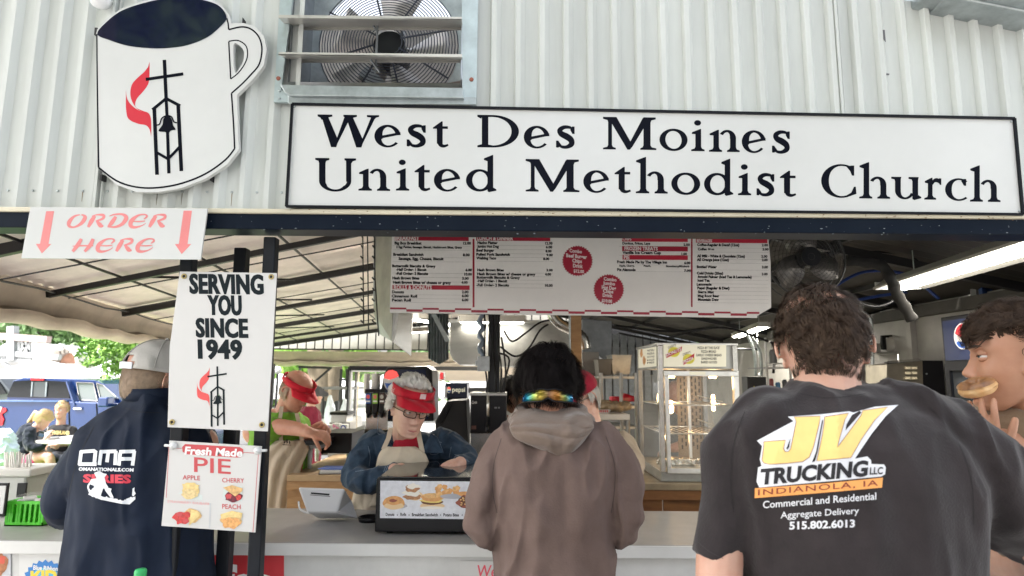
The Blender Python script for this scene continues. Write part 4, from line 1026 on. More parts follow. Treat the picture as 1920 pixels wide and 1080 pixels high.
m=MB(); m.poly([quadpx([(906,606),(1100,606),(1100,688),(906,686)],5.24)],(0,.6,0)); m.build('hood_front',steel_dull,t,bevel=.004)
m=MB(); m.poly([quadpx([(1092,598),(1147,602),(1147,684),(1118,664),(1092,664)],5.1)],(0,.8,0)); m.build('hood_side',galv_dark,t,bevel=.004)
m=MB(); m.slab(quadpx([(840,599),(1100,601),(1100,606),(840,604)],5.15),(0,.08,0)); m.build('hood_rim',alu,t)
fixture(P(860,601,5.05),P(905,601,5.05)+Vector((.35,0,0)),'slim lit strip light along the top of the range hood',.06,(0,),1.5)
# black service pole with cables
t=thing('service_pole','thick black square pole wound with black cables beside the metal hood','pole',P(925,860,4.1))
m=MB(); a,b=pbox(916,560,938,600,4.1,.08); m.box((a[0],a[1],0),(b[0],b[1],2.5)); m.build('pole',mat('pole_black',(.022,.024,.030),.45,0,.3,5),t,bevel=.004)
rng=random.Random(2)
for k in range(5):
    m=MB(); x0=912+rng.uniform(-3,26); pts=[P(x0+rng.uniform(-4,4),y,4.06-.01*k) for y in range(575,870,36)]; pts=[Vector(p) for p in spl([tuple(p) for p in pts],4)]; m.tube(pts,.006,6); m.build('cable',blk_plastic,t,smooth=True)
m=MB(); pts=[P(902+4*math.sin(i*1.7),582+i*7,4.05) for i in range(14)]; m.tube(pts,.016,8,radii=[.014+.005*(i%2) for i in range(14)]); m.build('flexible_conduit',mat('blue_conduit',(.16,.20,.26),.35,.4),t,smooth=True)
for pts in (((945,620),(960,640),(985,625),(1010,606),(1030,600)),((938,650),(965,668),(990,655),(1012,620),(1028,608)),((940,632),(948,690),(944,750),(942,800)),((936,662),(955,676),(940,740),(934,830))):
    m=MB(); q=spl([tuple(P(x,y,4.0)) for x,y in pts],5); m.tube([Vector(p) for p in q],.007,6); m.build('cable',blk_plastic,t,smooth=True)
m=MB(); a,b=pbox(895,668,918,696,4.0,.06); m.box(a,b); m.box(*pbox(891,676,895,686,4.01,.03)); m.build('junction_box',galv,t,bevel=.003)
# silver flexible duct
m=MB(); pts=spl([tuple(P(x,y,4.6)) for x,y in ((1030,560),(1036,590),(1050,607),(1072,618),(1092,634),(1098,655))],8); m.tube([Vector(p) for p in pts],.04,12,radii=[.040+.004*(i%2) for i in range(len(pts))])
tag(m.build('flexible_duct',steel,None,loc=pts[0],smooth=True),'silver ribbed flexible duct bending down beside the timber post','duct')
t=thing('timber_post','bare brown timber post standing under the middle of the menu board','post',(P(1080,700,4.45).x,4.45,0))
m=MB(); a,b=pbox(1070,590,1090,700,4.45,.09); m.box((a[0],a[1],0),(b[0],b[1],2.5)); m.build('post_shaft',wood,t,bevel=.003)
m=MB(); m.tube([P(1068,560,4.44),(P(1068,600,4.44).x,4.44,.6)],.008,6); m.build('conduit',galv,t)
# string lights hanging as chains by the left end of the menu
for i,(x,y1,Y,lb) in enumerate(((680,612,3.2,'dangling wire chain with clips, farther from the menu board'),(689,621,3.25,'plain thin chain hanging between the clip chain and the metal duct'),(702,630,3.0,'dangling wire chain with clips hugging the edge of the metal duct'))):
    t=thing('hanging_chain',lb,'chain',P(x,y1,Y),'chains hanging beside the menu board')
    m=MB(); m.tube([P(x,430,Y),P(x+1,520,Y),P(x+(2 if i<2 else 8),y1,Y)],.0035,5); m.build('chain',ratm,t)
    if i!=1:
        for k in range(9):
            y=445+k*20; m=MB(); m.tube([P(x,y,Y),P(x-4+rng.uniform(-1,1),y-5,Y-.01)],.004,5); m.build('clip',ratm,t)

# ---- wall mounted fan by the menu's far end
FYY=2.9
t=thing('wall_fan','black caged circulating fan hanging beyond the end of the menu board','fan',P(1511,485,FYY))
c=P(1511,485,FYY); RR=.185
wire=mat('fan_wire',(.05,.05,.05),.4,.5)
m=MB()
for k in range(1,13):
    r_=RR*k/12; yy=c.y-.055*(1-(k/12)**2); m.tube([(c.x+r_*math.cos(a),yy,c.z+r_*math.sin(a)) for a in np.linspace(0,6.2832,37)],.0011,4,cap=False)
for k in range(40):
    a=2*math.pi*k/40; pts=[(c.x+RR*u*math.cos(a+u*.5),c.y-.055*(1-u*u),c.z+RR*u*math.sin(a+u*.5)) for u in (.2,.45,.7,.9,1)]; m.tube(pts,.0009,3,cap=False)
tag(m.build('fan_cage',wire,t),kind='stuff')
m=MB(); m.tube([(c.x+RR*math.cos(a),c.y,c.z+RR*math.sin(a)) for a in np.linspace(0,6.2832,41)],.005,6,cap=False); m.tube([(c.x+RR*math.cos(a),c.y+.09,c.z+RR*math.sin(a)) for a in np.linspace(0,6.2832,41)],.004,6,cap=False); m.build('cage_rim',wire,t,smooth=True)
m=MB(); m.tube([c+Vector((0,-.055,0)),c+Vector((0,.16,0))],.045,16); m.build('fan_motor',blk_plastic,t)
for a in (100,220,340):
    m=MB(); vs=[];fs=[]
    for i in range(8):
        u=i/7; r_=.03+u*.135; wd=.030+.040*math.sin(math.pi*(.15+u*.75))
        for s_ in (-1,1):
            vs.append((c.x+r_*math.cos(R(a))-s_*wd*math.sin(R(a)),c.y+.01+s_*.02,c.z+r_*math.sin(R(a))+s_*wd*math.cos(R(a))))
    for i in range(7): fs.append((2*i,2*i+1,2*i+3,2*i+2))
    m.add(vs,fs); o=m.build('fan_blade',mat('fan_blade_grey',(.13,.12,.11),.35,.5,.2,8),t,smooth=True); o.modifiers.new('s','SOLIDIFY').thickness=.003
m=MB(); m.tube([c+Vector((.05,.12,.02)),c+Vector((.22,.14,.06)),c+Vector((.30,.2,.25))],.014,8); m.build('bracket',blk_matte,t)
m=MB(); pts=spl([tuple(P(x,y,3.1)) for x,y in ((1586,488),(1625,492),(1655,500),(1672,528),(1682,552),(1696,575),(1711,600))],6); m.tube([Vector(p) for p in pts],.026,10,radii=[.027+.003*math.sin(i*1.3) for i in range(len(pts))])
tag(m.build('insulated_pipe',mat('pipe_wrap',(.012,.011,.010),.95,0,.5,14,.3,30),None,loc=pts[0],smooth=True),'thick dark lagged pipe curving down from the ceiling fan','pipe')
# loose cables and conduits under the roof
cab=[(((1590,560),(1640,575),(1680,560),(1684,530),(1665,520)),3.3,.008),(((1600,470),(1700,478),(1740,500),(1800,478),(1920,500)),3.6,.006),(((1560,540),(1620,510),(1700,515),(1760,560)),3.8,.010),(((1620,585),(1633,600),(1635,640),(1637,700)),4.6,.010),(((1610,594),(1660,580),(1720,562),(1750,556)),4.6,.008),
     (((1405,625),(1425,660),(1428,705)),5.8,.014),(((1398,620),(1414,660),(1417,705)),5.9,.014),(((1445,640),(1452,655),(1450,700)),5.8,.012),(((1150,610),(1260,622),(1360,615),(1440,640)),5.0,.010),(((1160,625),(1300,650),(1420,655)),6.5,.012),(((1460,600),(1540,585),(1620,560),(1700,548)),4.2,.012)]
for i,(pts,Y,r_) in enumerate(cab):
    m=MB(); q=spl([tuple(P(x,y,Y)) for x,y in pts],6); m.tube([Vector(p) for p in q],r_,6)
    tag(m.build('cable',[blk_plastic,mat('blue_cable',(.02,.05,.2),.4),galv][2 if r_>.0125 or i==3 else (1 if i in (2,10) else 0)],None,loc=q[0],smooth=True),
      ['black looped cable hanging beside the lagged pipe','pale thin conduit sagging behind the large fluorescent light','blue hose crossing under the roof toward the wall','metal conduit dropping down the white wall to the coffee shelf','black cable running along the top of the white wall','galvanised conduit dropping into the breaker box, outer one','galvanised conduit dropping into the breaker box, inner one','short black cable beside the breaker box conduits','black cable slung under the roof above the food warmer','second cable sagging lower behind the food warmer','blue hose running above the large customer head'][i],'cable','cables and conduits under the roof')

# ---- front counter
CT=.985
ct=thing('service_counter','long grey topped serving counter with white front panels and posters','counter',(0,2.45,0))
m=MB(); m.box((-3.2,2.44,CT-.03),(3.0,3.05,CT)); m.build('counter_top',grey_lam,ct,bevel=.003)
m=MB(); m.box((-3.2,2.432,CT-.045),(3.0,2.448,CT-.002)); m.build('edge_strip',white_lam,ct,bevel=.002)
x=-3.2
for w in (1.1,.9,1.15,1.2,.95,.9):
    m=MB(); m.box((x+.002,2.46,.04),(x+w-.002,2.475,CT-.031)); m.build('front_panel',mat('counter_front',(.60,.60,.59),.4,0,.12,4.5,.04,14),ct); x+=w
m=MB(); m.box((-3.2,2.99,.1),(3.0,3.03,CT-.03)); m.build('back_panel',ply,ct)
m=MB(); m.box((-3.2,2.50,0),(3.0,2.52,.05)); m.build('plinth',blk_matte,ct)
# posters on the counter front (Y=2.459)
PYY=2.459
def poster(name,label,corners,pieces,mats_,base):
    t=thing(name,label,'poster',P(*corners[3],PYY)); m=MB(); m.poly([quadpx(corners,PYY-.003)],(0,.003,0)); m.build('poster_sheet',base,t); lay('print',pieces,mats_,t,PYY-.0035,eps=.0006); return t
poster('coffee_poster','red poster with pale lettering coffee on the counter front behind posts',[(350,1031),(532,1036),(532,1130),(350,1130)],
   [T('coffee',318,1112,515,52,.02,0,.05,0,1,3)],[white_ink],mat('poster_red',(.55,.03,.04),.5))
poster('we_poster','white poster with red handwritten We low on the counter front',[(862,1052),(1060,1052),(1060,1160),(862,1160)],
   [T('We',893,1082,931,22,0,.1,.01,0,1,3)],[mat('we_red',(.75,.10,.14),.5)],sign_vinyl)
st=[(85+ (43 if k%2 else 38)*math.cos(2*math.pi*k/44),1092+(43 if k%2 else 38)*math.sin(2*math.pi*k/44)) for k in range(44)]
poster('ribbon_poster','white poster with blue scalloped Blue Ribbon Kids badge on the counter',[(36,1030),(124,1032),(124,1140),(36,1140)],
   [G([st],0,1),G([ellp(85,1092,30,28)],1,2),T('Blue Ribbon',62,1068,108,8,.05,.1,.03,2,3,2),T('KIDS',57,1094,122,22,-.05,0,.05,3,3,2)],[mat('badge_blue',(.03,.20,.55),.5),mat('badge_cyan',(.10,.45,.70),.5),white_ink,mat('badge_yellow',(.80,.62,.05),.5)],white_lam)
poster('food_poster','small pale picture of food pinned at the far end of the counter',[(-30,1022),(20,1022),(20,1120),(-30,1120)],[blobp(-2,1056,15,24,0,1,3),blobp(4,1050,6,8,1,2,5)],[mat('burger_brown',(.45,.18,.08),.6,0,.4,50),mat('tomato_red',(.65,.10,.06),.5)],mat('poster_grey',(.55,.56,.60),.5,0,.1,20))

# ---- green bottle cap peeking up at the bottom edge
t=thing('green_bottle','plastic bottle with bright green cap standing low before the counter','bottle',(P(263,1076,1.8).x,1.8,.62))
c=P(263,1079,1.8); m=MB(); m.lathe([(.0145,-.012),(.0155,0),(.0155,.012),(.013,.0165),(0,.0175)],c,20); m.build('bottle_cap',mat('cap_green',(.03,.42,.12),.35),t,smooth=True)
m=MB(); m.lathe([(.033,-.34),(.035,-.33),(.035,-.12),(.030,-.09),(.014,-.04),(.0135,-.012)],c,20); m.build('bottle_body',mat('bottle_clear',(.35,.45,.40),.1,alpha=.5),t,smooth=True)
t2=thing('low_stool','small dark stand that carries the green capped bottle','stand',(c.x,1.8,0)); m=MB(); zc=c.z-.34; m.box((c.x-.12,1.70,zc-.03),(c.x+.12,1.95,zc)); m.build('stand_top',blk_matte,t2)
for sx in (-.1,.1):
    for yy in (1.72,1.93): m=MB(); m.box((c.x+sx-.01,yy-.01,0),(c.x+sx+.01,yy+.01,zc-.03)); m.build('leg',blk_matte,t2)

# ---- things on the left end of the counter
t=thing('green_basket','bright green plastic basket full of sauce packets on the counter end','basket',P(45,972,2.66))
a=P(9,972,2.66); b=P(84,940,2.66); x0_,x1_,zb,zt_=a.x,b.x,CT+.001,b.z; Yf,Ybk=2.66,2.78
gr=mat('green_plastic',(.10,.62,.04),.35)
m=MB(); m.box((x0_,Yf,zt_-.012),(x1_,Yf+.004,zt_)); m.box((x0_,Yf,zb),(x1_,Yf+.004,zb+.014)); m.box((x0_,Ybk,zb),(x1_,Ybk+.004,zt_)); m.box((x0_,Yf,zb),(x1_,Ybk,zb+.004)); m.box((x0_,Yf,zb),(x0_+.004,Ybk,zt_)); m.box((x1_-.004,Yf,zb),(x1_,Ybk,zt_)); m.build('basket_body',gr,t)
for k in range(15):
    x=x0_+(x1_-x0_)*(k+.5)/15; 
    if 4<=k<=5 or k in (1,2,7,9,11,13,14,0): m=MB(); m.box((x-.0045,Yf+.0005,zb+.012),(x+.0045,Yf+.0035,zt_-.010)); m.build('basket_slat',gr,t)
rng=random.Random(4)
for k in range(9):
    c=Vector((rng.uniform(x0_+.02,x1_-.02),rng.uniform(Yf+.02,Ybk-.02),zt_+rng.uniform(-.012,.008))); m=MB(); m.obox(c,(.045,.03,.006),Euler((rng.uniform(-.5,.5),rng.uniform(-.5,.5),rng.uniform(0,3))).to_matrix())
    tag(m.build('sauce_packet',mat('packet_pink' if k%3==0 else 'packet_white',(.75,.35,.40) if k%3==0 else (.72,.72,.72),.3),None,loc=c),'pink sauce packet in the bright green basket' if k%3==0 else 'white sauce packet in the bright green basket','packet','pink sauce packets in the green basket' if k%3==0 else 'white sauce packets in the green basket')
m=MB(); m.lathe([(.05,0),(.052,.03),(.053,.03)],(x0_+.055,Yf+.06,zt_-.012),4,0,Matrix.Rotation(R(45),3,'Z')); tag(m.build('clear_tub',glass,None,loc=(x0_+.055,Yf+.06,zt_)),'clear plastic tub sitting among the packets in the basket','tub')
t=thing('napkin_dispenser','grey and white napkin dispenser with dark slot at the counter end','napkin dispenser',P(25,940,2.84))
a,b=pbox(-40,892,50,948,2.82,.22); m=MB(); m.box((a[0],a[1],CT+.001),(b[0],b[1],b[2])); m.build('dispenser_body',mat('dispenser_grey',(.50,.50,.48),.4,.2,.1,5),t,bevel=.01)
m=MB(); m.box(*pbox(30,906,49,932,2.815,.01)); m.build('dispenser_slot',blk_matte,t); m=MB(); m.box(*pbox(-30,880,58,894,2.80,.2)); m.build('dispenser_lid',mat('dispenser_white',(.62,.60,.56),.5),t,bevel=.006)
t=thing('straw_bundle','loose bundle of pale wrapped straws standing up on the napkin dispenser','straws',P(35,885,2.85))
for k in range(26):
    x=8+k*2.1+rng.uniform(-1,1); Yk=2.84+rng.uniform(0,.07); p=P(x,884,Yk); m=MB(); q=P(x+rng.uniform(-4,6),846+rng.uniform(0,8),Yk+rng.uniform(-.02,.02)); m.tube([p,q],.0035,5); m.build('straw',mat('straw_paper',(.72,.70,.66),.6),t)
t=thing('counter_card','small white card in black frame propped beside the green basket','card holder',P(5,965,2.62)); m=MB(); m.box(*pbox(-30,906,15,968,2.62,.01)); m.build('card_frame',blk_plastic,t); m=MB(); m.box(*pbox(-27,911,11,963,2.617,.004)); m.build('card',white_lam,t)

# ---- card terminal
t=thing('card_terminal','white tilted payment terminal with black printer slot on the counter','payment terminal',P(605,960,2.72))
a=[P(573,960,2.70),P(631,962,2.70)]; 
v=[P(573,960,2.70),P(632,962,2.70),P(655,915,2.66),P(559,912,2.66), P(596,948,2.86),P(658,946,2.86),P(668,935,2.84),P(600,915,2.9)]
m=MB(); m.add([P(575,961,2.70),P(630,962,2.70),P(647,916,2.68),P(559,913,2.68)]+[Vector((P(580,961,2.70).x,2.83,CT+.002)),Vector((P(660,961,2.70).x,2.83,CT+.002)),P(658,936,2.86),P(566,930,2.86)],[(0,1,2,3),(4,7,6,5),(0,3,7,4),(1,5,6,2),(3,2,6,7),(0,4,5,1)])
m.build('terminal_body',white_plastic,t,bevel=.008)
m=MB(); m.poly([quadpx([(583,923),(618,926),(617,929),(583,926)],2.684)],(0,.003,0)); m.build('printer_slot',blk_matte,t)
m=MB(); m.poly([quadpx([(581,927.5),(619,930.5),(619,931.5),(581,928.5)],2.684)],(0,.003,0)); m.build('slot_lip',grey_plastic,t)
m=MB(); m.tube([Vector(p) for p in spl([tuple(P(x,y,2.76)) for x,y in ((560,940),(563,955),(580,962),(600,963))],5)],.004,6); m.build('power_cable',white_plastic,t,smooth=True)
# ---- food display box with print
t=thing('food_case','black counter top warming case with long food picture banner on front','food case',P(800,985,2.56))
z1_=P(700,897,2.56).z; xa=P(703,980,2.56).x; xb=P(945,980,2.56).x
m=MB(); m.box((xa,2.56,CT+.012),(xb,2.62,z1_)); m.build('case_front',blk_plastic,t,bevel=.004)
m=MB(); m.box((xa,2.62,CT+.012),(xb,2.98,z1_-.006)); m.build('case_body',blk_plastic,t)
m=MB(); m.slab([(xa+.01,2.565,z1_+.001),(xb,2.565,z1_+.001),(xb,2.98,z1_+.018),(xa+.03,2.98,z1_+.018)],(0,0,.006)); m.build('case_top',mat('gloss_black',(.01,.01,.011),.08,coat=.6),t,bevel=.002)
for x in (730,850): m=MB(); p=P(x,985,2.59); m.tube([(p.x,2.60,CT),(p.x,2.60,CT+.014)],.012,10); m.build('rubber_foot',blk_matte,t)
bb=lambda x,y:(480+x/3,640+y/3)
m=MB(); m.poly([quadpx([bb(699,784),bb(1320,790),bb(1320,1002),bb(697,994)],2.557)],(0,.003,0)); m.build('picture_panel',mat('marble_print',(.72,.73,.78),.3,0,.12,45),t)
def fb(cx,cy,rx,ry,mi,ly,seed=1,ro=.05): p=bb(cx,cy); return blobp(p[0],p[1],rx/3,ry/3,mi,ly,seed,ro)
pcs=[fb(800,925,50,16,6,1),fb(775,908,62,38,0,2,2,.03),fb(776,925,56,20,1,2.3,2,.03),fb(776,900,50,20,0,2.6,9,.05),fb(770,896,22,9,5,3,3,.1),
 fb(890,868,50,26,1,2,4,.06),fb(880,876,50,16,7,3,5,.12),fb(878,850,48,22,4,3.5,6,.14),fb(878,828,40,22,7,4,7,.1),fb(882,815,38,14,4,4.5,8,.2),
 fb(990,925,70,18,1,2,8,.03),fb(990,936,66,8,4,2.3,8,.03),fb(990,905,62,14,3,3,9,.05),fb(990,895,62,14,2,3.5,19,.12),fb(990,878,60,24,0,4,10,.03),fb(988,868,50,14,8,4.2,11,.06)]
rg=random.Random(8)
for k in range(24): pcs.append(fb(1018+rg.uniform(0,115),835+rg.uniform(-22,38),15,14,8 if k%2 else 0,2+k*.1,k,.1))
pcs+=[fb(1110,872,75,14,6,4.6,3,.02),fb(1180,858,50,14,0,4.8,5,.1),fb(1185,905,52,38,5,5,6,.15),fb(1185,905,44,30,3,5.3,7,.3)]
for k in range(12): pcs.append(fb(1150+rg.uniform(0,70),885+rg.uniform(-12,40),6,4,8,5.6+k*.05,k,.2))
def ft(tx,a,b,y,cap=16): p=bb(a,y); pcs.append(T(tx,p[0],p[1],bb(b,0)[0],cap/3,.006,0,.03,9,1,2))
ft('Donuts',730,778,981); ft('Rolls',812,845,981); ft('Breakfast Sandwich',877,1023,983); ft('Potato Bites',1054,1142,984); ft('Cookies',1178,1240,985)
for x in (795,861,1038,1160): pcs.append(fb(x,977,3,3,9,1))
lay('picture_print',pcs,[mat('donut_brown',(.72,.36,.13),.5,0,.2,90),mat('bun_tan',(.78,.56,.32),.5),mat('egg_yellow',(.80,.62,.18),.5),mat('patty_brown',(.14,.05,.025),.6),mat('icing',(.82,.78,.70),.5),mat('jam_dark',(.30,.08,.05),.5),mat('print_shadow',(.42,.42,.46),.5),mat('cinnamon',(.45,.22,.10),.5,0,.4,120),mat('potato_gold',(.80,.48,.20),.5,0,.3,100),ink],t,2.557,eps=.0005)
m=MB(); c=P(692,952,2.78); m.lathe([(.045,0),(.05,.018),(.044,.02),(.04,.004),(0,.004)],(c.x,2.80,CT),18); tag(m.build('small_dish',blk_plastic,None,loc=(c.x,2.8,CT),smooth=True),'small black dish on the counter beside the food case','dish')

# ---- rear work counters
def plank_counter(name,label,x0,x1,y0,y1,z,top,front,npan):
    t=thing(name,label,'work counter',((x0+x1)/2,y0,0)); m=MB(); m.box((x0,y0,z-.035),(x1,y1,z)); m.build('worktop',top,t,bevel=.003)
    w=(x1-x0)/npan
    for k in range(npan): m=MB(); m.box((x0+k*w+.003,y0+.02,.02),(x0+(k+1)*w-.003,y0+.04,z-.06)); m.build('front_board',front,t)
    m=MB(); m.box((x0,y0+.004,z-.085),(x1,y0+.018,z-.036)); m.build('apron_rail',front,t)
    for xx in (x0+.02,x1-.07): m=MB(); m.box((xx,y1-.08,0),(xx+.05,y1-.03,z-.036)); m.build('leg',front,t)
    return t
plank_counter('work_counter','pale plywood work counter with cash drawer behind the payment terminal',P(538,890,3.75).x,P(760,890,3.75).x,3.75,4.75,1.03,ply,wood,4)
plank_counter('work_counter','dark oak work counter that carries the glass food warmer',P(1085,890,3.45).x,P(1480,890,3.45).x,3.45,4.6,1.045,mat('worn_top',(.30,.24,.16),.5,0,.3,8),wood_dk,5)
WT=1.03
# cash drawer + register
t=thing('cash_register','black cash drawer with open tray and register box beside the green shirted man','cash register',P(600,860,3.9))
m=MB(); a,b=pbox(601,812,660,850,4.1,.35); m.box((a[0],a[1],a[2]),(b[0],b[1],b[2])); m.build('register_box',blk_plastic,t,bevel=.004)
m=MB(); a,b=pbox(549,826,603,834,3.85,.40); m.box(a,b); m.build('drawer_lid',blk_plastic,t,bevel=.002)
m=MB(); a,b=pbox(549,834,555,869,3.86,.3); m.box((a[0],a[1],WT),(b[0],b[1],b[2])); m.build('drawer_side',blk_plastic,t); m=MB(); a,b=pbox(552,834,602,841,3.87,.3); m.box(a,b); m.build('coin_tray',grey_plastic,t)
for i,(x,y0_,y1_,r_,Y,nm,lb,mt_) in enumerate(((581,841,862,5,4.0,'paper_cup','tall white paper cup standing under the open cash drawer',white_plastic),(594,838,858,4.5,4.35,'paper_cup','white paper cup behind the cash drawer, nearer the register box',white_plastic))):
    m=MB(); c=P(x,y1_,Y); h=P(x,y0_,Y).z-WT; rr=r_/F*Y; m.lathe([(rr*.7,0),(rr,h),(rr*.93,h),(rr*.65,.004),(0,.004)],(c.x,Y,WT),18); tag(m.build(nm,mt_,None,loc=(c.x,Y,WT),smooth=True),lb,'cup')
t=thing('red_tub','small red plastic tub on the plywood counter under the cash drawer','tub',P(561,868,3.95)); m=MB(); c=P(561,868,3.95); m.lathe([(.018,0),(.024,.035),(.021,.035),(.016,.004),(0,.004)],(c.x,3.95,WT),16); m.build('tub_body',red_vinyl,t,smooth=True)
t=thing('ring_binder','blue and white folder lying flat on the plywood counter','folder',P(628,880,3.85)); c=P(628,880,3.85)
m=MB(); m.obox((c.x,3.86,WT+.012),(.16,.16,.014),Matrix.Rotation(.15,3,'Z')); m.build('white_pages',white_lam,t); m=MB(); m.obox((c.x+.01,3.88,WT+.024),(.20,.12,.006),Matrix.Rotation(-.1,3,'Z')); m.build('blue_cover',mat('folder_blue',(.10,.16,.45),.4),t); m=MB(); m.obox((c.x,3.86,WT+.003),(.17,.17,.004),Matrix.Rotation(.15,3,'Z')); m.build('dark_cover',blk_plastic,t)
# candy boxes on a shelf
t=thing('wire_stand','small dark counter rack behind the cash register','rack',P(632,812,4.7)); m=MB(); a,b=pbox(604,810,656,813,4.7,.25); m.box(a,b); m.build('shelf',blk_plastic,t)
for x in (606,653): m=MB(); p=P(x,811,4.75); m.box((p.x-.008,4.75,WT if x<650 else WT),(p.x+.008,4.77,p.z)); m.build('leg',blk_plastic,t)
for i,(x0_,x1_,y0_,col,lb) in enumerate(((606,622,797,(.30,.15,.55),'white box with purple round seal at the end of the small rack'),(622,636,794,(.75,.25,.45),'white box patterned with pink flowers in the middle of the rack'),(637,650,796,(.12,.16,.50),'white box with a dark blue oval nearest the glass cooler'))):
    t=thing('candy_box',lb,'box',P((x0_+x1_)/2,810,4.7),'small printed boxes on the counter rack'); a,b=pbox(x0_,y0_,x1_,810,4.68,.07); m=MB(); m.box(a,b); m.build('box_body',white_lam,t)
    xm=(x0_+x1_)/2; ym=(y0_+810)/2; pc=[G([ellp(xm,ym,5,6)],0,1),G([ellp(xm,ym,3,3.6)],1,2)] if i!=1 else [blobp(xm-3,ym-3,3,3,0,1,3,.3),blobp(xm+3,ym+1,3,3,0,1,4,.3),blobp(xm,ym+5,3,2.5,0,1,5,.3)]
    lay('print',pc,[mat('candy_%d'%i,col,.5),white_ink],t,4.678)
t=thing('white_printer','white receipt printer with dark lid on the rear shelf','printer',P(637,792,4.9)); m=MB(); a,b=pbox(620,776,650,792,4.95,.2); m.box((a[0],a[1],a[2]),(b[0],b[1],b[2])); m.build('printer_body',white_lam,t,bevel=.006); m=MB(); m.box(*pbox(618,773,652,778,4.93,.24)); m.build('printer_lid',blk_plastic,t)
m=MB(); a=P(637,792,4.95); m.box((a.x-.08,4.95,.9),(a.x+.08,5.15,a.z-.001)); m.build('printer_shelf',grey_lam,t)
t=thing('sanitizer_bottle','clear pump bottle with white label on the plywood counter behind the woman','bottle',P(656,850,4.2)); c=P(656,850,4.2); m=MB(); m.lathe([(.022,0),(.022,.09),(.010,.11),(.010,.13),(0,.13)],(c.x,4.2,WT),14); m.build('bottle_body',mat('bottle_milky',(.7,.72,.72),.2),t,smooth=True); m=MB(); m.lathe([(.012,.13),(.012,.15),(.005,.155),(.005,.17),(0,.17)],(c.x,4.2,WT),10); m.build('pump_head',white_plastic,t,smooth=True)

# ---- glass door cooler / pass-through
t=thing('display_cooler','tall black framed glass merchandiser behind the woman with see-through panes','display cooler',(P(690,790,5.2).x,5.2,0))
def fr(x0,y0,x1,y1,Y=5.2,d=.05,m_=None,nm='frame'):
    m=MB(); m.box(*pbox(x0,y0,x1,y1,Y,d)); return m.build(nm,m_ or blk_plastic,t)
fr(645,688,655,860); fr(655,688,800,694.5); fr(655,806,760,860,5.2,.5,blk_plastic,'base_cabinet'); fr(655,694.5,658,806,5.2,.03,alu,'inner_frame'); fr(658,694.5,800,697,5.2,.03,alu,'inner_frame'); fr(668,697,671,806,5.5,.03,mat('tan_frame',(.45,.38,.28),.5),'rear_frame'); fr(700,697,703,806,5.6,.03,grey_plastic,'rear_frame')
m=MB(); m.box(*pbox(658,697,800,806,5.22,.006)); m.build('glass_pane',glass,t)
# soda fountain
t=thing('soda_fountain','black soda fountain with large round backlit logo header above the valves','soda fountain',P(750,800,4.6))
m=MB(); m.poly([quadpx([(706,775),(719,702),(726,688),(800,686),(810,694),(813,790),(706,790)],4.55)],(0,.35,0)); m.build('header_shell',blk_plastic,t,bevel=.01)
m=MB(); m.poly([quadpx([(716,772),(727,694),(798,692),(803,760),(803,786),(716,786)],4.545)],(0,.006,0)); m.build('logo_panel',mat('panel_navy',(.008,.015,.05),.2),t)
pcs=[G([ellp(734,714,15,20)],1,1),G([ellp(736,706,13.5,12,28,-20,180,360)],0,2) if False else G([[(720,709),(722,700),(728,694.5),(736,693.5),(744,697),(748,705),(740,709),(730,712)]],0,2),G([[(721,718),(730,719),(741,715),(749,712),(748,722),(741,731),(733,733.5),(726,730)]],2,2),T('pepsi',752,716,796,12,0,0,.02,1,1,3)]
lay('logo',pcs,[mat('logo_red',(.75,.08,.07),.4,emit=.25),white_ink,mat('logo_blue',(.03,.12,.50),.4)],t,4.542)
m=MB(); m.box(*pbox(684,762,728,806,4.5,.3)); m.build('fountain_body',steel,t,bevel=.006); m=MB(); m.box(*pbox(684,730,728,738,4.55,.2)); m.build('valve_rail',blk_plastic,t)
for i,(x,c1,c2) in enumerate(((684.5,(.03,.12,.45),(.75,.10,.10)),(697.5,(.25,.50,.05),(.72,.20,.15)),(710,(.10,.06,.05),(.55,.55,.50)))):
    m=MB(); m.box(*pbox(x,736,x+11.5,775,4.44,.10)); v_=m.build('valve',blk_plastic,t,bevel=.006)
    lay('valve_label',[RECT(x+1,738,x+10.5,757,0,1),G([ellp(x+5.7,744,3.4,4)],1,2),RECT(x+2,751,x+9.5,754,2,2)],[mat('valve_a%d'%i,c1,.4),mat('valve_b%d'%i,c2,.4),white_ink],v_,4.438)
    m=MB(); c=P(x+5.7,780,4.46); m.lathe([(.009,-.012),(.014,0),(.016,.03),(.0,.03)],c,12); m.build('nozzle',blk_plastic,v_,smooth=True)
for i,(x,lb) in enumerate(((687,'stack of white paper cups above the soda valves, by the cooler frame'),(704,'wider stack of white paper cups above the soda valves, by the logo header'))):
    m=MB(); c=P(x,738,4.62); rr=.024 if i==0 else .034
    for k in range(5): m.lathe([(rr*.82,k*.018),(rr,k*.018+.07),(rr*1.04,k*.018+.072),(rr*.9,k*.018+.07)],c,16)
    tag(m.build('cup_stack',mat('cup_paper',(.74,.72,.70),.5),None,loc=c,smooth=True),lb,'paper cups')
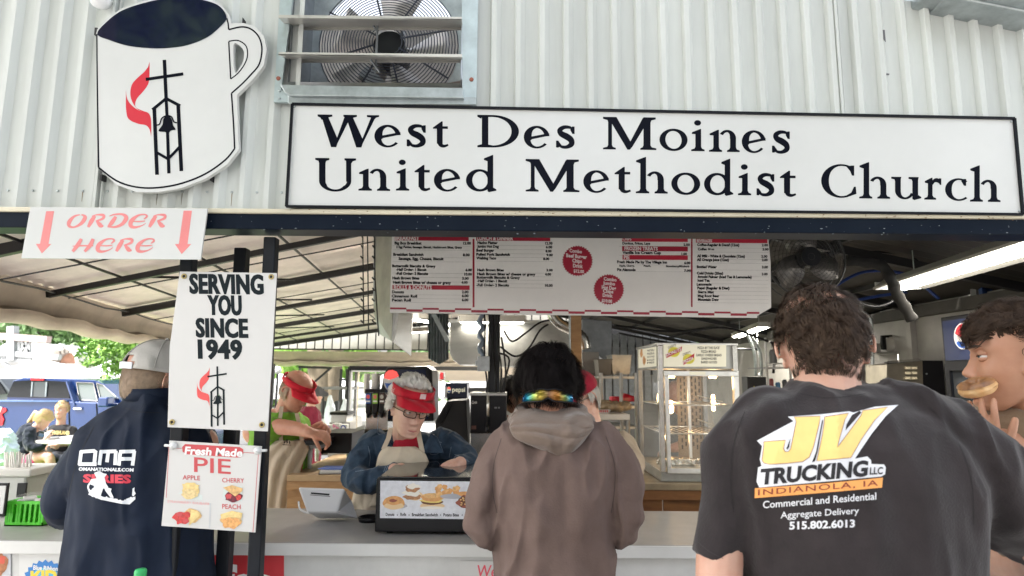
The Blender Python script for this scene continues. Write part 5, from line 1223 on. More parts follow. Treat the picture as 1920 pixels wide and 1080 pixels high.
# small logo cooler, chute and brewer
t=thing('logo_cooler','small dark blue cooler with white pepsi lettering behind the coffee brewer','cooler',P(860,760,4.9))
m=MB(); a,b=pbox(834,718,876,746,4.9,.3); m.box(a,b); m.build('header_panel',mat('pepsi_navy',(.01,.02,.06),.3),t,bevel=.006)
lay('logo',[T('pepsi',848,734.5,872,8.5,0,0,.015,0,1,3),G([ellp(841.5,731,4,6)],0,1),G([[(838,729),(840,725.5),(844,726),(845.5,730)]],1,2),G([[(838,733),(841,736.5),(844,735.5),(845.5,732)]],2,2)],[mat('logo_cream',(.75,.72,.55),.4,emit=.15),MATS['logo_red'],MATS['logo_blue']],t,4.897)
m=MB(); m.box(*pbox(836,746,874,850,4.9,.3)); m.build('cooler_body',blk_plastic,t,bevel=.004); m=MB(); m.box(*pbox(834,725,838,746,4.895,.02)); m.build('corner_trim',alu,t)
t=thing('ice_chute','matte black slanted machine hood between the woman and the coffee brewer','drink machine',P(848,850,4.2))
m=MB(); m.poly([quadpx([(816,790),(838,752),(874,750),(878,850),(816,858)],4.2)],(0,.35,0)); m.build('chute_hood',blk_matte,t,bevel=.008); m=MB(); m.poly([quadpx([(820,792),(840,757),(846,757),(828,795)],4.19)],(0,.01,0)); m.build('chute_lip',blk_plastic,t)
m=MB(); m.box(*pbox(818,858,878,900,4.2,.3)); m.build('chute_base',blk_plastic,t)
t=thing('coffee_brewer','black and stainless coffee brewer with tall sight glass behind the counter','coffee brewer',P(915,860,3.9))
m=MB(); m.box(*pbox(881,741,950,812,3.9,.35)); m.build('brewer_head',blk_plastic,t,bevel=.006); m=MB(); m.box(*pbox(880,812,950,870,3.92,.33)); m.build('brewer_body',steel,t,bevel=.004); m=MB(); m.box(*pbox(880,737,950,742,3.89,.37)); m.build('brewer_lid',steel_dull,t,bevel=.003)
m=MB(); m.tube([P(915,741,3.88),P(915,782,3.88)],.009,10); m.build('sight_glass',alu,t,smooth=True); m=MB(); m.tube([P(915,782,3.88),P(914,800,3.86),P(914,808,3.84)],.012,8); m.build('tap',blk_plastic,t,smooth=True); m=MB(); m.box(*pbox(927,763,932,766,3.895,.01)); m.box(*pbox(934,763,937,766,3.895,.01)); m.build('button',grey_plastic,t)
lay('lettering',[T('Curtis',884,757,894,5.5,0,.2,.01,0,1,2),RECT(884,798,893,805,1,1)],[white_ink,mat('dim_label',(.10,.04,.03),.5)],t,3.897)
for lb,x,y,w in (('grey crockery and jars standing on the rear shelf beyond the brewer',900,729,22),):
    m=MB(); m.box(*pbox(x-w,y-2,x+w,y+8,4.9,.1)); tag(m.build('storage_box',grey_plastic,None,loc=P(x,y,4.9),bevel=.003),lb,'storage box')
m=MB(); m.box(*pbox(812,700,822,790,5.0,.05)); tag(m.build('cabinet_frame',white_lam,None,loc=P(817,790,5.0)),'pale upright cabinet frame behind the soda fountain','cabinet frame')
t=thing('wall_picture','small framed food picture with red stripe hung above the pale cabinet','picture',P(803,712,5.3)); m=MB(); m.box(*pbox(812,697,835,712,5.3,.01)); m.build('picture_sheet',white_lam,t); lay('print',[blobp(818,705,4,5,0,1,3),RECT(825,698,831,711,1,1)],[MATS['donut_brown'],MATS['poster_red']],t,5.298)

# ---- shelving, pans
t=thing('steel_rack','stainless shelving rack with pans behind the capped worker','shelving rack',P(1160,790,4.7))
for y in (706,762,800): m=MB(); m.box(*pbox(1122,y,1196,y+3.5,4.6,.45)); m.build('rack_shelf',steel_dull,t)
for x in (1127,1164,1192):
    for dy in (0,.42): m=MB(); p=P(x,706,4.6+dy if dy else 4.605); m.tube([(p.x,p.y,0),(p.x,p.y,1.64)],.014,8); m.build('rack_leg',steel_dull,t)
def pan(x0,x1,y0,y1,Y,m_,lb,nm='steel_pan'):
    t=thing(nm,lb,'food pan',P((x0+x1)/2,y1,Y)); a=P(x0,y1,Y); b=P(x1,y0,Y); w=b.x-a.x; h=b.z-a.z; cx=(a.x+b.x)/2
    m=MB(); q0=[(cx-w*.42,Y+.02,a.z),(cx+w*.42,Y+.02,a.z),(cx+w*.42,Y+.22,a.z),(cx-w*.42,Y+.22,a.z)]; q1=[(cx-w*.5,Y,b.z),(cx+w*.5,Y,b.z),(cx+w*.5,Y+.24,b.z),(cx-w*.5,Y+.24,b.z)]
    m.add(q0+q1,[(0,3,2,1),(0,1,5,4),(1,2,6,5),(2,3,7,6),(3,0,4,7)]); o=m.build('pan_body',m_,t); o.modifiers.new('s','SOLIDIFY').thickness=.003
    m=MB(); 
    for i in range(4): m.bar(q1[i],q1[(i+1)%4],.012,.006)
    m.build('pan_rim',m_,t)
pan(1122,1148,674,704,4.62,mat('tub_translucent',(.22,.21,.19),.35,alpha=.75),'translucent storage tub on the top rack shelf beside the steel pan','storage_tub')
pan(1147,1184,666,702,4.64,steel_dull,'deep stainless pan on the top rack shelf beside the warmer')
t=thing('red_cloth','bright red cloth folded on the middle rack shelf','cloth',P(1165,752,4.7)); b_=Blob(); b_.obox(P(1167,748,4.75),(.18,.16,.035)); b_.obox(P(1178,745,4.75),(.10,.14,.04),Matrix.Rotation(.3,3,'Y')); b_.skin('cloth_fold',red_vinyl,t,.008,4)
t=thing('white_freezer','plain white upright panel between timber post and steel rack','freezer',P(1108,776,4.9)); m=MB(); a,b=pbox(1092,660,1123,776,4.9,.4); m.box((a[0],a[1],0),(b[0],b[1],b[2])); m.build('freezer_body',wall_white,t,bevel=.004); m=MB(); m.box(*pbox(1093,700,1122,701,4.895,.01)); m.build('door_seam',grey_plastic,t)
t=thing('food_bag','crumpled clear bag of buns lying on the steel table','bag',P(1135,770,4.2)); b_=Blob(); rg=random.Random(6)
for k in range(9): b_.ell(P(1100+k*9,762+rg.uniform(-3,3),4.3),(.045,.06,.035))
b_.skin('bag_film',mat('bag_film',(.30,.24,.16),.25,0,.4,20),t,.008,2,folds(.006,3,30,25,.0,.004))
t=thing('steel_table','low pale table top behind the capped worker','table',P(1140,790,4.1)); m=MB(); m.box(*pbox(1094,777,1181,787,4.1,.5)); m.build('table_top',white_lam,t,bevel=.004)
for x in (1098,1177): m=MB(); p=P(x,787,4.15); m.tube([(p.x,4.15,0),(p.x,4.15,p.z)],.015,8); m.build('leg',steel_dull,t)
t=thing('paper_boat','small white paper food boat with red print on the pale table','food tray',P(1131,776,4.15)); m=MB(); c=P(1131,777,4.2)
m.add([c+Vector(v) for v in ((-.03,-.02,0),(.03,-.02,0),(.03,.03,0),(-.03,.03,0),(-.045,-.035,.03),(.045,-.035,.03),(.045,.045,.03),(-.045,.045,.03))],[(0,3,2,1),(0,1,5,4),(1,2,6,5),(2,3,7,6),(3,0,4,7)]); m.build('boat_body',white_lam,t); lay('print',[RECT(1122+k*4,769,1124+k*4,773,0,1) for k in range(5)],[red_vinyl],t,4.158)

# ---- glass food warmer
t=thing('food_warmer','tall glass food warmer with lit donuts and pizza header sign','food warmer',(1.03,3.5,1.047))
X0,X1,YF,YB,ZB,ZT=.817,1.262,3.5,4.1,1.047,1.80
def fw(name,a,b,m_,bev=.003): m=MB(); m.box(a,b); return m.build(name,m_,t,bevel=bev)
fw('base',(X0,YF,ZB),(X1,YB,ZB+.055),steel_dull); fw('header_box',(X0+.004,YF+.012,1.655),(X1-.004,YB,ZT-.012),steel_dull); fw('top_trim',(X0-.004,YF-.006,ZT-.014),(X1+.004,YB,ZT),alu)
for x in (X0,X1-.028): fw('corner_post',(x,YF-.004,ZB+.05),(x+.028,YF+.03,ZT-.014),steel)
fw('corner_post',(X0,YB-.03,ZB+.05),(X0+.028,YB,1.66),galv_dark); fw('corner_post',(X1-.028,YB-.03,ZB+.05),(X1,YB,1.66),galv_dark)
fw('door_frame',(X0+.028,YF-.022,1.615),(X1-.006,YF-.002,1.645),alu); fw('door_frame',(X0+.030,YF-.022,ZB+.045),(X1-.006,YF-.002,ZB+.075),alu); fw('door_frame',(X0+.030,YF-.022,ZB+.075),(X0+.052,YF-.002,1.615),alu); fw('door_frame',(X1-.034,YF-.022,ZB+.075),(X1-.006,YF-.002,1.615),alu)
fw('door_glass',(X0+.052,YF-.014,ZB+.075),(X1-.034,YF-.010,1.615),mat('warmer_glass',(.9,.9,.85),.03,alpha=.07,spec=.2),0); fw('side_glass',(X0+.004,YF+.03,ZB+.055),(X0+.008,YB-.03,1.655),MATS['warmer_glass'],0)
m=MB(); # perforated back
for i in range(6):
    for j in range(13):
        x=X1-.17+i*.024; z=ZB+.11+j*.042+(i%2)*.02; m.box((x,YB-.016,z),(x+.008,YB-.012,z+.026))
fw('perforated_panel',(X1-.19,YB-.012,ZB+.055),(X1-.03,YB-.004,1.655),mat('warm_steel',(.20,.16,.12),.45,.6),0); tag(m.build('perforation',blk_matte,t),kind='stuff')
fw('slide_rail',(X1-.215,YF+.25,ZB+.055),(X1-.20,YF+.262,1.655),alu,0)
for z in (1.30,1.455):
    m=MB()
    m.tube([(X0+.03,YF+.03,z),(X1-.04,YF+.03,z)],.004,6); m.tube([(X0+.03,YB-.04,z),(X1-.04,YB-.04,z)],.004,6)
    m.tube([(X0+.03,YF+.03,z),(X0+.03,YB-.04,z)],.004,6); m.tube([(X1-.04,YF+.03,z),(X1-.04,YB-.04,z)],.004,6)
    m.build('wire_shelf_rim',alu,t,smooth=True)
    m=MB()
    for k in range(9): x=X0+.06+k*.038; m.tube([(x,YF+.03,z),(x,YB-.04,z)],.002,4)
    m.build('wire_shelf',alu,t)
m=MB(); m.tube([P(1308,742,3.7),P(1355,753,3.62)],.003,5); m.tube([P(1308,786,3.7),P(1352,803,3.62)],.003,5); m.build('slanted_rod',alu,t)
bulb=mat('warm_bulb',(1,.62,.28),.4,emit=5)
for (x,z,y) in ((X0+.13,1.48,YB-.07),(X0+.14,1.24,YB-.07),(X0+.20,1.42,YB-.06),(X1-.05,1.46,YF+.3),(X1-.05,1.22,YF+.3)):
    m=MB(); m.lathe([(0,-.05),(.010,-.045),(.012,0),(.010,.045),(0,.05)] if x>X1-.06 else [(0,-.04),(.016,-.03),(.018,.0),(.012,.04),(0,.045)],(x,y,z),12); m.build('heat_lamp',bulb,t,smooth=True)
for z in (1.60,):
    for x in (X0+.12,X1-.08):
        L=bpy.data.lights.new('heat_glow','POINT'); L.energy=.22; L.color=(1,.66,.34); L.shadow_soft_size=.04
        o=bpy.data.objects.new('heat_glow',L); COL.objects.link(o); o.parent=t; o.location=Vector((x,YF+.2,z-.02))-LOCW[t.name]
        m=MB(); m.lathe([(.02,0),(.024,.012),(0,.014)],(x,YF+.2,z+.005),14); m.build('lamp_lens',bulb,t,smooth=True)
zz=lambda x,y:(1080+x/3,600+y/3)
m=MB(); m.poly([quadpx([zz(492,138),zz(845,140),zz(845,263),zz(494,263)],YF-.008)],(0,.006,0)); m.build('front_sign',mat('sign_cream',(.66,.63,.50),.35,emit=.10),t)
pcs=[]
def wt_(tx,a,y,b,cap,mi=0,s=.0,bold=.02,ly=1,sh=0): p=zz(a,y); pcs.append(T(tx,p[0],p[1],zz(b,0)[0],cap/3,s,sh,bold,mi,ly,2))
for tx,a,b,y in (('PIZZA BY THE SLICE',684,807,163),('PIZZA BREAD',705,788,184),('GARLIC CHEESE BREAD',675,819,204),('SANDWICHES',705,791,224),('BAKED GOODS',704,794,244)): wt_(tx,a,y,b,13)
for cx,cy,tx,w in ((551,180,'DONUTS',92),(634,219,'PIZZA',66)):
    p=zz(cx,cy); pcs.append(G([ellp(p[0],p[1],11,9.5)],1,1)); pcs.append(G([[zz(cx-w/2,cy+12),zz(cx+w/2,cy-32),zz(cx+w/2-4,cy-6),zz(cx-w/2+4,cy+34)]],2,2))
    wt_(tx,cx-w/2+4,cy+26,cx+w/2-6,17,3,-.42,.03,3); wt_("CASEY'S",cx-34,cy-18,cx+10,12,0,-.35,.01,3)
lay('lettering',pcs,[ink,mat('logo_yellow',(.75,.68,.08),.4),red_vinyl,white_ink],t,YF-.008,eps=.0008)
m=MB(); yq=lambda x,y: planeX(X0-.006)(x,y,0)
m.poly([[yq(1197,656),yq(1230,650),yq(1230,687),yq(1197,690)]],(.004,0,0)); m.build('side_sign',MATS['sign_cream'],t)
pcs=[blobp(1203,662,2.5,8,0,1,2),blobp(1208,676,3,8,0,1,3)]+[T(tx,1214,y,1227,3,-.1,0,.02,1,1,1) for tx,y in (('PRETZELS',659),('PIZZA',665),('HOT DOGS',671),('ROLLS',677),('PIES',682))]
lay('side_print',pcs,[MATS['donut_brown'],ink],t,0,mapper=planeX(X0-.0062))
fw('maker_plate',(P(1290,693,YF).x,YF-.024,1.622),(P(1320,693,YF).x,YF-.022,1.640),MATS['sign_cream'],0); fw('latch',(X0-.004,YF+.16,1.622),(X0+.004,YF+.20,1.648),blk_plastic)
foil=mat('foil_wrap',(.75,.72,.66),.22,.9,.2,30,.4,40)
for k,(x,y,w) in enumerate(((1275,858,.09),(1250,845,.07),(1300,866,.07),(1262,866,.06))):
    b_=Blob(); c=P(x,y,3.75); c.z=ZB+.075; b_.obox(c,(w*1.5,w,.04),Matrix.Rotation(.4*k,3,'Z')); o=b_.skin('wrapped_sandwich',foil,None,.007,2,folds(.008,k+1,25,25,.0,.004)); tag(o,['foil wrapped sandwich in the warmer, middle of the bottom','foil wrapped sandwich in the warmer against the side glass','foil wrapped sandwich in the warmer nearest the perforated panel','small foil packet at the front of the warmer floor'][k],'wrapped sandwich','foil wrapped food in the warmer')

# ---- right side wall equipment
t=thing('breaker_box','dark grey electrical breaker cabinet on the wall behind the food warmer','breaker box',P(1420,770,5.7)); m=MB(); m.box(*pbox(1404,706,1440,772,5.6,.14)); m.build('cabinet_body',mat('dark_grey_metal',(.05,.05,.05),.5,.3),t,bevel=.006); m=MB(); m.box(*pbox(1408,709,1437,769,5.595,.006)); m.build('cabinet_door',MATS['dark_grey_metal'],t,bevel=.002); m=MB(); m.box(*pbox(1413,724,1415,727,5.593,.004)); m.box(*pbox(1425,724,1427,727,5.593,.004)); m.build('label_dot',mat('yellow_dot',(.7,.6,.1),.5),t)
t=thing('wire_rack','white wire shelving with jars, half hidden by the large man in black','wire rack',P(1455,740,5.2))
for y in (686,735):
    m=MB()
    for k in range(16): x=1437+k*2.9; m.tube([P(x,y-4,5.2),P(x,y+4,5.2)],.003,4)
    m.tube([P(1436,y-4,5.19),P(1484,y-5,5.19)],.005,5); m.tube([P(1436,y+4,5.19),P(1484,y+3,5.19)],.005,5); m.build('rack_edge',white_lam,t)
    m=MB(); m.box(*pbox(1436,y+3,1484,y+4.5,5.22,.4)); m.build('rack_shelf',grey_plastic,t)
for x in (1438,1482): m=MB(); p=P(x,700,5.3); m.tube([(p.x,5.3,0),(p.x,5.3,1.95)],.01,6); m.build('rack_post',white_lam,t)
for i,(x,y,w,h,c_,lb) in enumerate(((1447,732,8,22,(.25,.05,.05),'small dark red tub on the lower wire shelf'),(1459,731,9,14,(.08,.22,.40),'blue labelled tin on the lower wire shelf'),(1472,732,9,20,(.10,.10,.11),'black jar at the far end of the lower wire shelf'),(1450,682,14,26,(.12,.12,.12),'black appliance on the upper wire shelf'))):
    m=MB(); c=P(x,y,5.35); rr=w/2/F*5.35; hh=h/F*5.35; m.lathe([(rr*.9,0),(rr,.01),(rr,hh*.8),(rr*.7,hh),(0,hh)],c,14); tag(m.build('jar',mat('jar_%d'%i,c_,.4),None,loc=c,smooth=True),lb,'jar','containers on the wire rack')
t=thing('coffee_shelf','steel wall shelf carrying the glass coffee pot','shelf',P(1665,662,4.9)); m=MB(); m.box(*pbox(1628,660,1706,663,4.85,.3)); m.build('shelf_board',steel_dull,t); m=MB(); m.tube([P(1684,662,4.86),P(1684,692,4.86)],.008,6); m.build('shelf_leg',alu,t); m=MB()
for k in range(10): m.tube([P(1630+k*2,663,4.84),P(1630+k*2,675,4.84)],.003,4)
m.build('wire_basket',alu,t)
t=thing('coffee_pot','round glass coffee pot with black handle on the wall shelf','coffee pot',P(1672,660,4.9)); c=P(1674,659.5,4.95); m=MB(); m.lathe([(.035,0),(.058,.02),(.062,.05),(.050,.085),(.035,.105),(.036,.118)],c,20); m.build('pot_glass',mat('pot_glass',(.55,.52,.46),.08,alpha=.6),t,smooth=True); m=MB(); m.lathe([(.032,.112),(.038,.118),(.034,.13),(0,.134)],c,18); m.build('pot_collar',blk_plastic,t,smooth=True); m=MB(); m.tube([c+Vector((-.03,-.01,.12)),c+Vector((-.085,-.01,.12)),c+Vector((-.09,-.01,.06)),c+Vector((-.085,-.01,.02))],.011,8); m.box(P(1653,631,4.93),P(1660,656,4.95)); m.build('pot_handle',blk_plastic,t)
t=thing('steel_bin','small square stainless container at the end of the coffee shelf','container',P(1640,660,4.95)); m=MB(); m.box(*pbox(1630,644,1651,660,4.9,.15)); m.build('bin_body',steel_dull,t,bevel=.004)
t=thing('control_box','brass coloured stainless control box with six switches beside a black cabinet','control box',P(1698,725,4.3))
m=MB(); m.poly([quadpx([(1662,683),(1730,677),(1733,800),(1663,800)],4.2)],(0,.25,0)); m.build('box_body',mat('warm_stainless',(.52,.47,.38),.3,.9,.2,8),t,bevel=.004); m=MB(); m.slab([P(1662,683,4.2),P(1730,677,4.2),P(1722,673,4.5),P(1664,678,4.5)],(0,0,.004)); m.build('box_lid',steel,t)
m=MB(); m.poly([quadpx([(1664,722),(1732,721),(1732,723),(1664,724)],4.197)],(0,.004,0)); m.build('panel_seam',blk_matte,t)
for x in (1703,1715.5):
    for y in (690,699.5,709): m=MB(); m.box(*pbox(x-4.5,y-2.4,x+4.5,y+2.4,4.185,.012)); m.build('switch',mat('switch_cream',(.62,.55,.40),.3),t,bevel=.002)
t=thing('black_cabinet','plain black cabinet standing between control box and glass door cooler','cabinet',P(1750,790,4.3)); m=MB(); a,b=pbox(1733,676,1768,800,4.25,.4); m.box((a[0],a[1],0),(b[0],b[1],b[2])); m.build('cabinet_body',blk_plastic,t,bevel=.004); m=MB(); m.lathe([(0,0),(.006,0),(.006,.004),(0,.005)],P(1737,701,4.248),8,0,Matrix.Rotation(R(90),3,'X')); m.build('screw',galv,t)
t=thing('led_sign','small blue dotted LED sign on the wall beside the glass door cooler','LED sign',P(1762,666,4.5)); m=MB(); m.box(*pbox(1752,650,1770,667,4.5,.03)); m.build('sign_case',blk_plastic,t)
m=MB()
for i in range(7):
    for j in range(5): m.obox(P(1754+i*2.2,655+j*2.3,4.498),(.005,.003,.005))
tag(m.build('led_dot',mat('led_blue',(.05,.15,1),.5,emit=4),t),kind='stuff')
m=MB(); m.box(*pbox(1748,610,1754,700,4.55,.04)); tag(m.build('door_jamb',white_lam,None,loc=P(1750,700,4.55)),'pale upright door jamb on the wall beside the LED sign','door jamb')
m=MB(); m.box(*pbox(1843,535,1852,560,3.9,.03)); m.box(*pbox(1852,538,1860,575,3.9,.03)); tag(m.build('pipe_fitting',mat('valve_blue',(.03,.08,.25),.4),None,loc=P(1850,575,3.9)),'blue plumbing valve high on the wall above the glass door cooler','valve')
m=MB(); m.box(*pbox(1832,540,1846,565,3.95,.05)); tag(m.build('wall_box',grey_plastic,None,loc=P(1840,565,3.95)),'small grey box high on the wall beside the blue valve','wall box')
# glass door cooler, front looks into the aisle
t=thing('drinks_cooler','tall black glass door drinks cooler with blue logo header on the side wall','drinks cooler',(2.78,3.3,0))
m=MB(); m.box((2.60,2.75,0.02),(2.99,3.77,1.98)); m.build('cabinet',blk_plastic,t,bevel=.006)
m=MB(); m.box((2.592,2.78,1.72),(2.60,3.745,1.955)); m.build('header_panel',mat('header_blue',(.006,.014,.06),.3),t)
m=MB(); m.box((2.585,2.80,.2),(2.60,3.72,1.66)); m.build('door_glass',glass_dk,t)
m=MB(); m.box((2.575,2.78,.15),(2.60,2.81,1.70)); m.box((2.575,3.70,.15),(2.60,3.735,1.70)); m.box((2.575,2.81,1.66),(2.60,3.70,1.70)); m.build('door_frame',blk_plastic,t)
cc=(1806,630); mp=planeX(2.590)
e_=ellp(cc[0],cc[1],17,25,32)
pcs=[G([e_],1,1),G([[p for p in ellp(cc[0],cc[1],15,23,32) if p[1]<628]+[(1812,626),(1800,632)]],0,2),G([[p for p in ellp(cc[0],cc[1],15,23,32) if p[1]>640]+[(1796,640)]],2,2)]
lay('logo',pcs,[red_vinyl,white_ink,MATS['logo_blue']],t,0,mapper=mp)
# ================================================================== people
def person(label,loc,group=None): return thing('person',label,'person',loc,group)
def pp(x,y,Y): return P(x,y,Y)
def psec(l,r_,y,Y,ry):
    a=P(l,y,Y); b=P(r_,y,Y); return ((a.x+b.x)/2,Y,(a.z+b.z)/2,abs(b.x-a.x)/2,ry)
def fab(name,col,var=.12,vs=30,bump=.25,bs=220,sheen=.15,rough=.85,col2=None): return mat(name,col,rough,0,var,vs,bump,bs,sheen=sheen,col2=col2,spec=.2,wr=1.0,wrs=8)
hair_dark=mat('hair_dark_brown',(.070,.044,.029),.6,0,.5,60,col2=(.022,.013,.009),spec=.15)
hair_black=mat('hair_black',(.008,.006,.006),.65,0,.4,60,spec=.08)
hair_white=mat('hair_white',(.85,.82,.77),.5,0,.15,60)
hair_sand=mat('hair_sandy_grey',(.34,.24,.16),.55,0,.3,60)
hair_blond=mat('hair_blond',(.55,.40,.20),.5,0,.3,60)
eye_w=mat('eye_white',(.75,.72,.70),.2); eye_d=mat('eye_iris',(.06,.07,.07),.1); lip=mat('lip',(.50,.20,.18),.4); brow=mat('brow_hair',(.06,.04,.03),.7)
def eyes(par,c,rot,sc,browm=brow,lid=None):
    for sgn in (1,-1):
        e=Vector(c)+rot@(Vector((sgn*.031,.071,.008))*sc)
        m=MB(); m.ell(e,.0125*sc,nu=14,nv=10); m.build('eye',eye_w,par,smooth=True)
        m=MB(); m.ell(e+rot@(Vector((0,.0085,0))*sc),(.0055*sc,.0055*sc,.0055*sc),nu=10,nv=8); m.build('iris',eye_d,par,smooth=True)
        if lid: m=MB(); m.ell(e+rot@(Vector((0,.0,.003))*sc),(.0142*sc,.0138*sc,.0105*sc),nu=14,nv=10); m.build('eyelid',lid,par,smooth=True)
        m=MB(); pts=[Vector(c)+rot@(Vector((sgn*(.014+.010*k),.096-.0035*k-.0012*k*k,.027+.003*math.sin(k*.8)))*sc) for k in range(5)]
        m.tube(pts,.003*sc,6,radii=[.002*sc,.0034*sc,.0034*sc,.0028*sc,.001*sc]); m.build('eyebrow',browm,par,smooth=True)

# ---------------------------------------------------------------- large man in black printed T-shirt
Y=1.22
jv=person('large man seen from behind in faded black T-shirt printed with an orange trucking logo',(P(1590,1080,Y).x,Y,0))
hc=P(1543,654,1.30); hr=rotm(22,20,-4)
b=Blob(); head(b,hc,hr,1.0); b.cap([P(1556,790,1.235),P(1552,735,1.25),P(1548,690,1.275),hc+hr@Vector((0,-.01,-.03))],[.078,.063,.060,.058])
b.cap([P(1450,830,1.24),P(1560,810,1.25),P(1700,830,1.24)],[.05,.07,.05])
b.cap([P(1385,860,1.24),P(1354,1000,1.23),P(1356,1125,1.22),P(1420,1105,1.50)],[.050,.044,.040,.032])
b.cap([P(1760,830,1.24),P(1900,960,1.24),P(1965,1060,1.32),P(1880,1052,1.52),P(1790,1030,1.72)],[.055,.052,.046,.042,.030])
hand(b,P(1790,1030,1.73),(-.2,1,-.05),(0,0,-1),1,1.0)
b.skin('body',skin_pale,jv,.0035,3)
jcol=fab('faded_black_cotton',(.040,.032,.034),.45,7,.25,240,.15,.9,col2=(.022,.018,.019))
b=Blob()
b.loft([psec(1486,1632,716,1.262,.070),psec(1440,1690,742,1.25,.092),psec(1392,1748,778,1.24,.115),psec(1362,1800,830,1.235,.138),psec(1366,1828,900,1.23,.15),psec(1380,1830,960,1.23,.152),psec(1384,1826,1080,1.23,.155),psec(1382,1828,1250,1.23,.165),psec(1384,1820,1420,1.23,.165)][::-1],40,2.3)
b.cap([P(1440,802,1.24),P(1388,862,1.235),P(1366,940,1.23),P(1349,1020,1.225)],[.088,.072,.056,.050],18)
b.tube([P(1350,1000,1.225),P(1343,1048,1.22)],.049,18,radii=[.048,.050])
b.cap([P(1700,795,1.24),P(1790,855,1.24),P(1868,925,1.24),P(1945,985,1.27)],[.088,.092,.088,.078],18)
def jfold(co,no):
    d=folds(.013,2.0,7,2.4,.6,.0014)(co,no)
    # vertical sags under the arms and pull lines across the shoulder blades
    x=(co[:,0]-P(1600,900,Y).x); z=co[:,2]
    d+=.006*np.sin(x*34+np.sin(z*9)*1.5)*np.clip((1.38-z)/.3,0,1)*np.clip(np.abs(x)/.2-.3,0,1)
    calm=np.exp(-((x+.03)/.17)**4)*np.exp(-((z-1.43)/.13)**4)*(no[:,1]<0)
    return d*(1-.62*calm)
tee=b.skin('t_shirt',jcol,jv,.006,7,jfold)
b=Blob(); pts=[]
for t in np.linspace(0,2*math.pi,21)[:-1]: pts.append(P(1555,0,1).x*0)
ring=[Vector((P(1556,730,1.255).x+.072*math.cos(t),1.258+.070*math.sin(t),P(1556,722,1.255).z-.006*math.sin(t)-.020)) for t in np.linspace(0,2*math.pi,25)]
m=MB(); m.tube(ring,.009,8,cap=False); m.build('collar_rib',jcol,jv,smooth=True)
# trousers
b=Blob(); zc=P(1595,1420,Y).z; xc=P(1595,1300,Y).x
b.loft([(xc,Y,zc-.10,.17,.13),(xc,Y,zc+.06,.20,.15)]); 
for s_ in (-1,1): b.cap([(xc+s_*.10,Y,zc-.05),(xc+s_*.11,Y+.02,zc-.42),(xc+s_*.12,Y,.10)],[.105,.085,.065],16)
b.skin('trousers',fab('dark_denim',(.03,.035,.05)),jv,.014,4,folds(.008,4,8,8,.2))
for s_ in (-1,1): m=MB(); m.ell((xc+s_*.12,Y+.07,.05),(.055,.15,.05)); m.build('shoe',blk_matte,jv,smooth=True)
# printed logo
def j(pts): return [(1400+x/4,740+y/4) for x,y in pts]
def jT(tx,a,y,b_,cap,s,mi,ly,bold=.02,sh=0,sp=1.0): return T(tx,1400+a/4,740+y/4,1400+b_/4,cap/4,s,sh,bold,mi,ly,3,sp)
J=[(128,352),(292,340),(276,405),(290,428),(315,426),(330,405),(372,200),(354,166),(553,160),(545,215),(500,395),(470,468),(420,502),(300,515),(170,522),(128,512),(115,490),(122,430),(128,385)]
V=[(584,166),(765,138),(738,185),(690,355),(680,395),(700,370),(855,160),(872,118),(1060,92),(960,190),(860,335),(782,472),(640,485),(526,497),(568,300),(582,205)]
pcs=[G([j([(78,345),(318,324),(300,385),(350,198),(308,165),(560,147),(770,124),(800,134),(960,90),(1138,76),(1042,162),(940,290),(865,400),(812,480),(905,463),(932,490),(936,520),(1030,524),(1044,545),(1038,598),(1008,614),(95,697),(74,652),(86,545),(112,535),(98,485),(115,385)])],0,1),
 G([j([(748,225),(790,152),(845,122),(862,132),(742,268)])],5,2),G([j([(298,404),(330,325),(318,395),(305,412)])],5,2),G([j([(553,170),(570,172),(540,400),(500,505),(470,510),(505,440),(540,300)])],0,1.4),G([j([(566,190),(574,192),(532,430),(512,500),(490,508),(520,430)])],5,2.2),
 G([j([(x,y) for x,y in J])],2,2.4)]
def grow(pts,k,c): return [(c[0]+(x-c[0])*k,c[1]+(y-c[1])*k) for x,y in pts]
pcs+= [G([j(J)],2,2.6),G([j(V)],2,2.6)]
for poly in (J,V):
    q=[(1400+x/4,740+y/4,.9) for x,y in poly]; q.append(q[0]); pcs.append(G([stroke(q,1,False)],5,3.4) if False else ([p for p in stroke(q,1,False)],[(i,i+1,2*len(q)-2-i,2*len(q)-1-i) for i in range(len(q)-1)],3,3.6))
pcs+=[jT('TRUCKING',95,672,905,108,-.082,1,3,.045,.10),jT('LLC',922,598,1020,50,-.04,1,3,.03,.08),
 G([j([(62,702),(300,686),(620,662),(860,638),(1022,622),(1015,697),(700,725),(400,750),(60,776)])],4,3),jT('INDIANOLA, IA',85,755,985,42,-.082,3,4,.006,0,1.15),
 jT('Commercial and Residential',122,852,972,52,-.078,0,1,.012),jT('Aggregate Delivery',255,928,842,48,-.062,0,1,.006),jT('515.802.6013',320,1010,812,54,-.035,0,1,.03)]
lay('back_print',pcs,[mat('print_offwhite',(.74,.74,.78),.7),mat('print_dark',(.012,.010,.014),.7),mat('print_yellow',(.88,.62,.22),.7,0,.06,20),mat('print_brown',(.22,.03,.02),.7),mat('print_orange',(.85,.36,.10),.7),jcol],jv,0,mapper=surf_mapper([tee],.0005),sub=5)
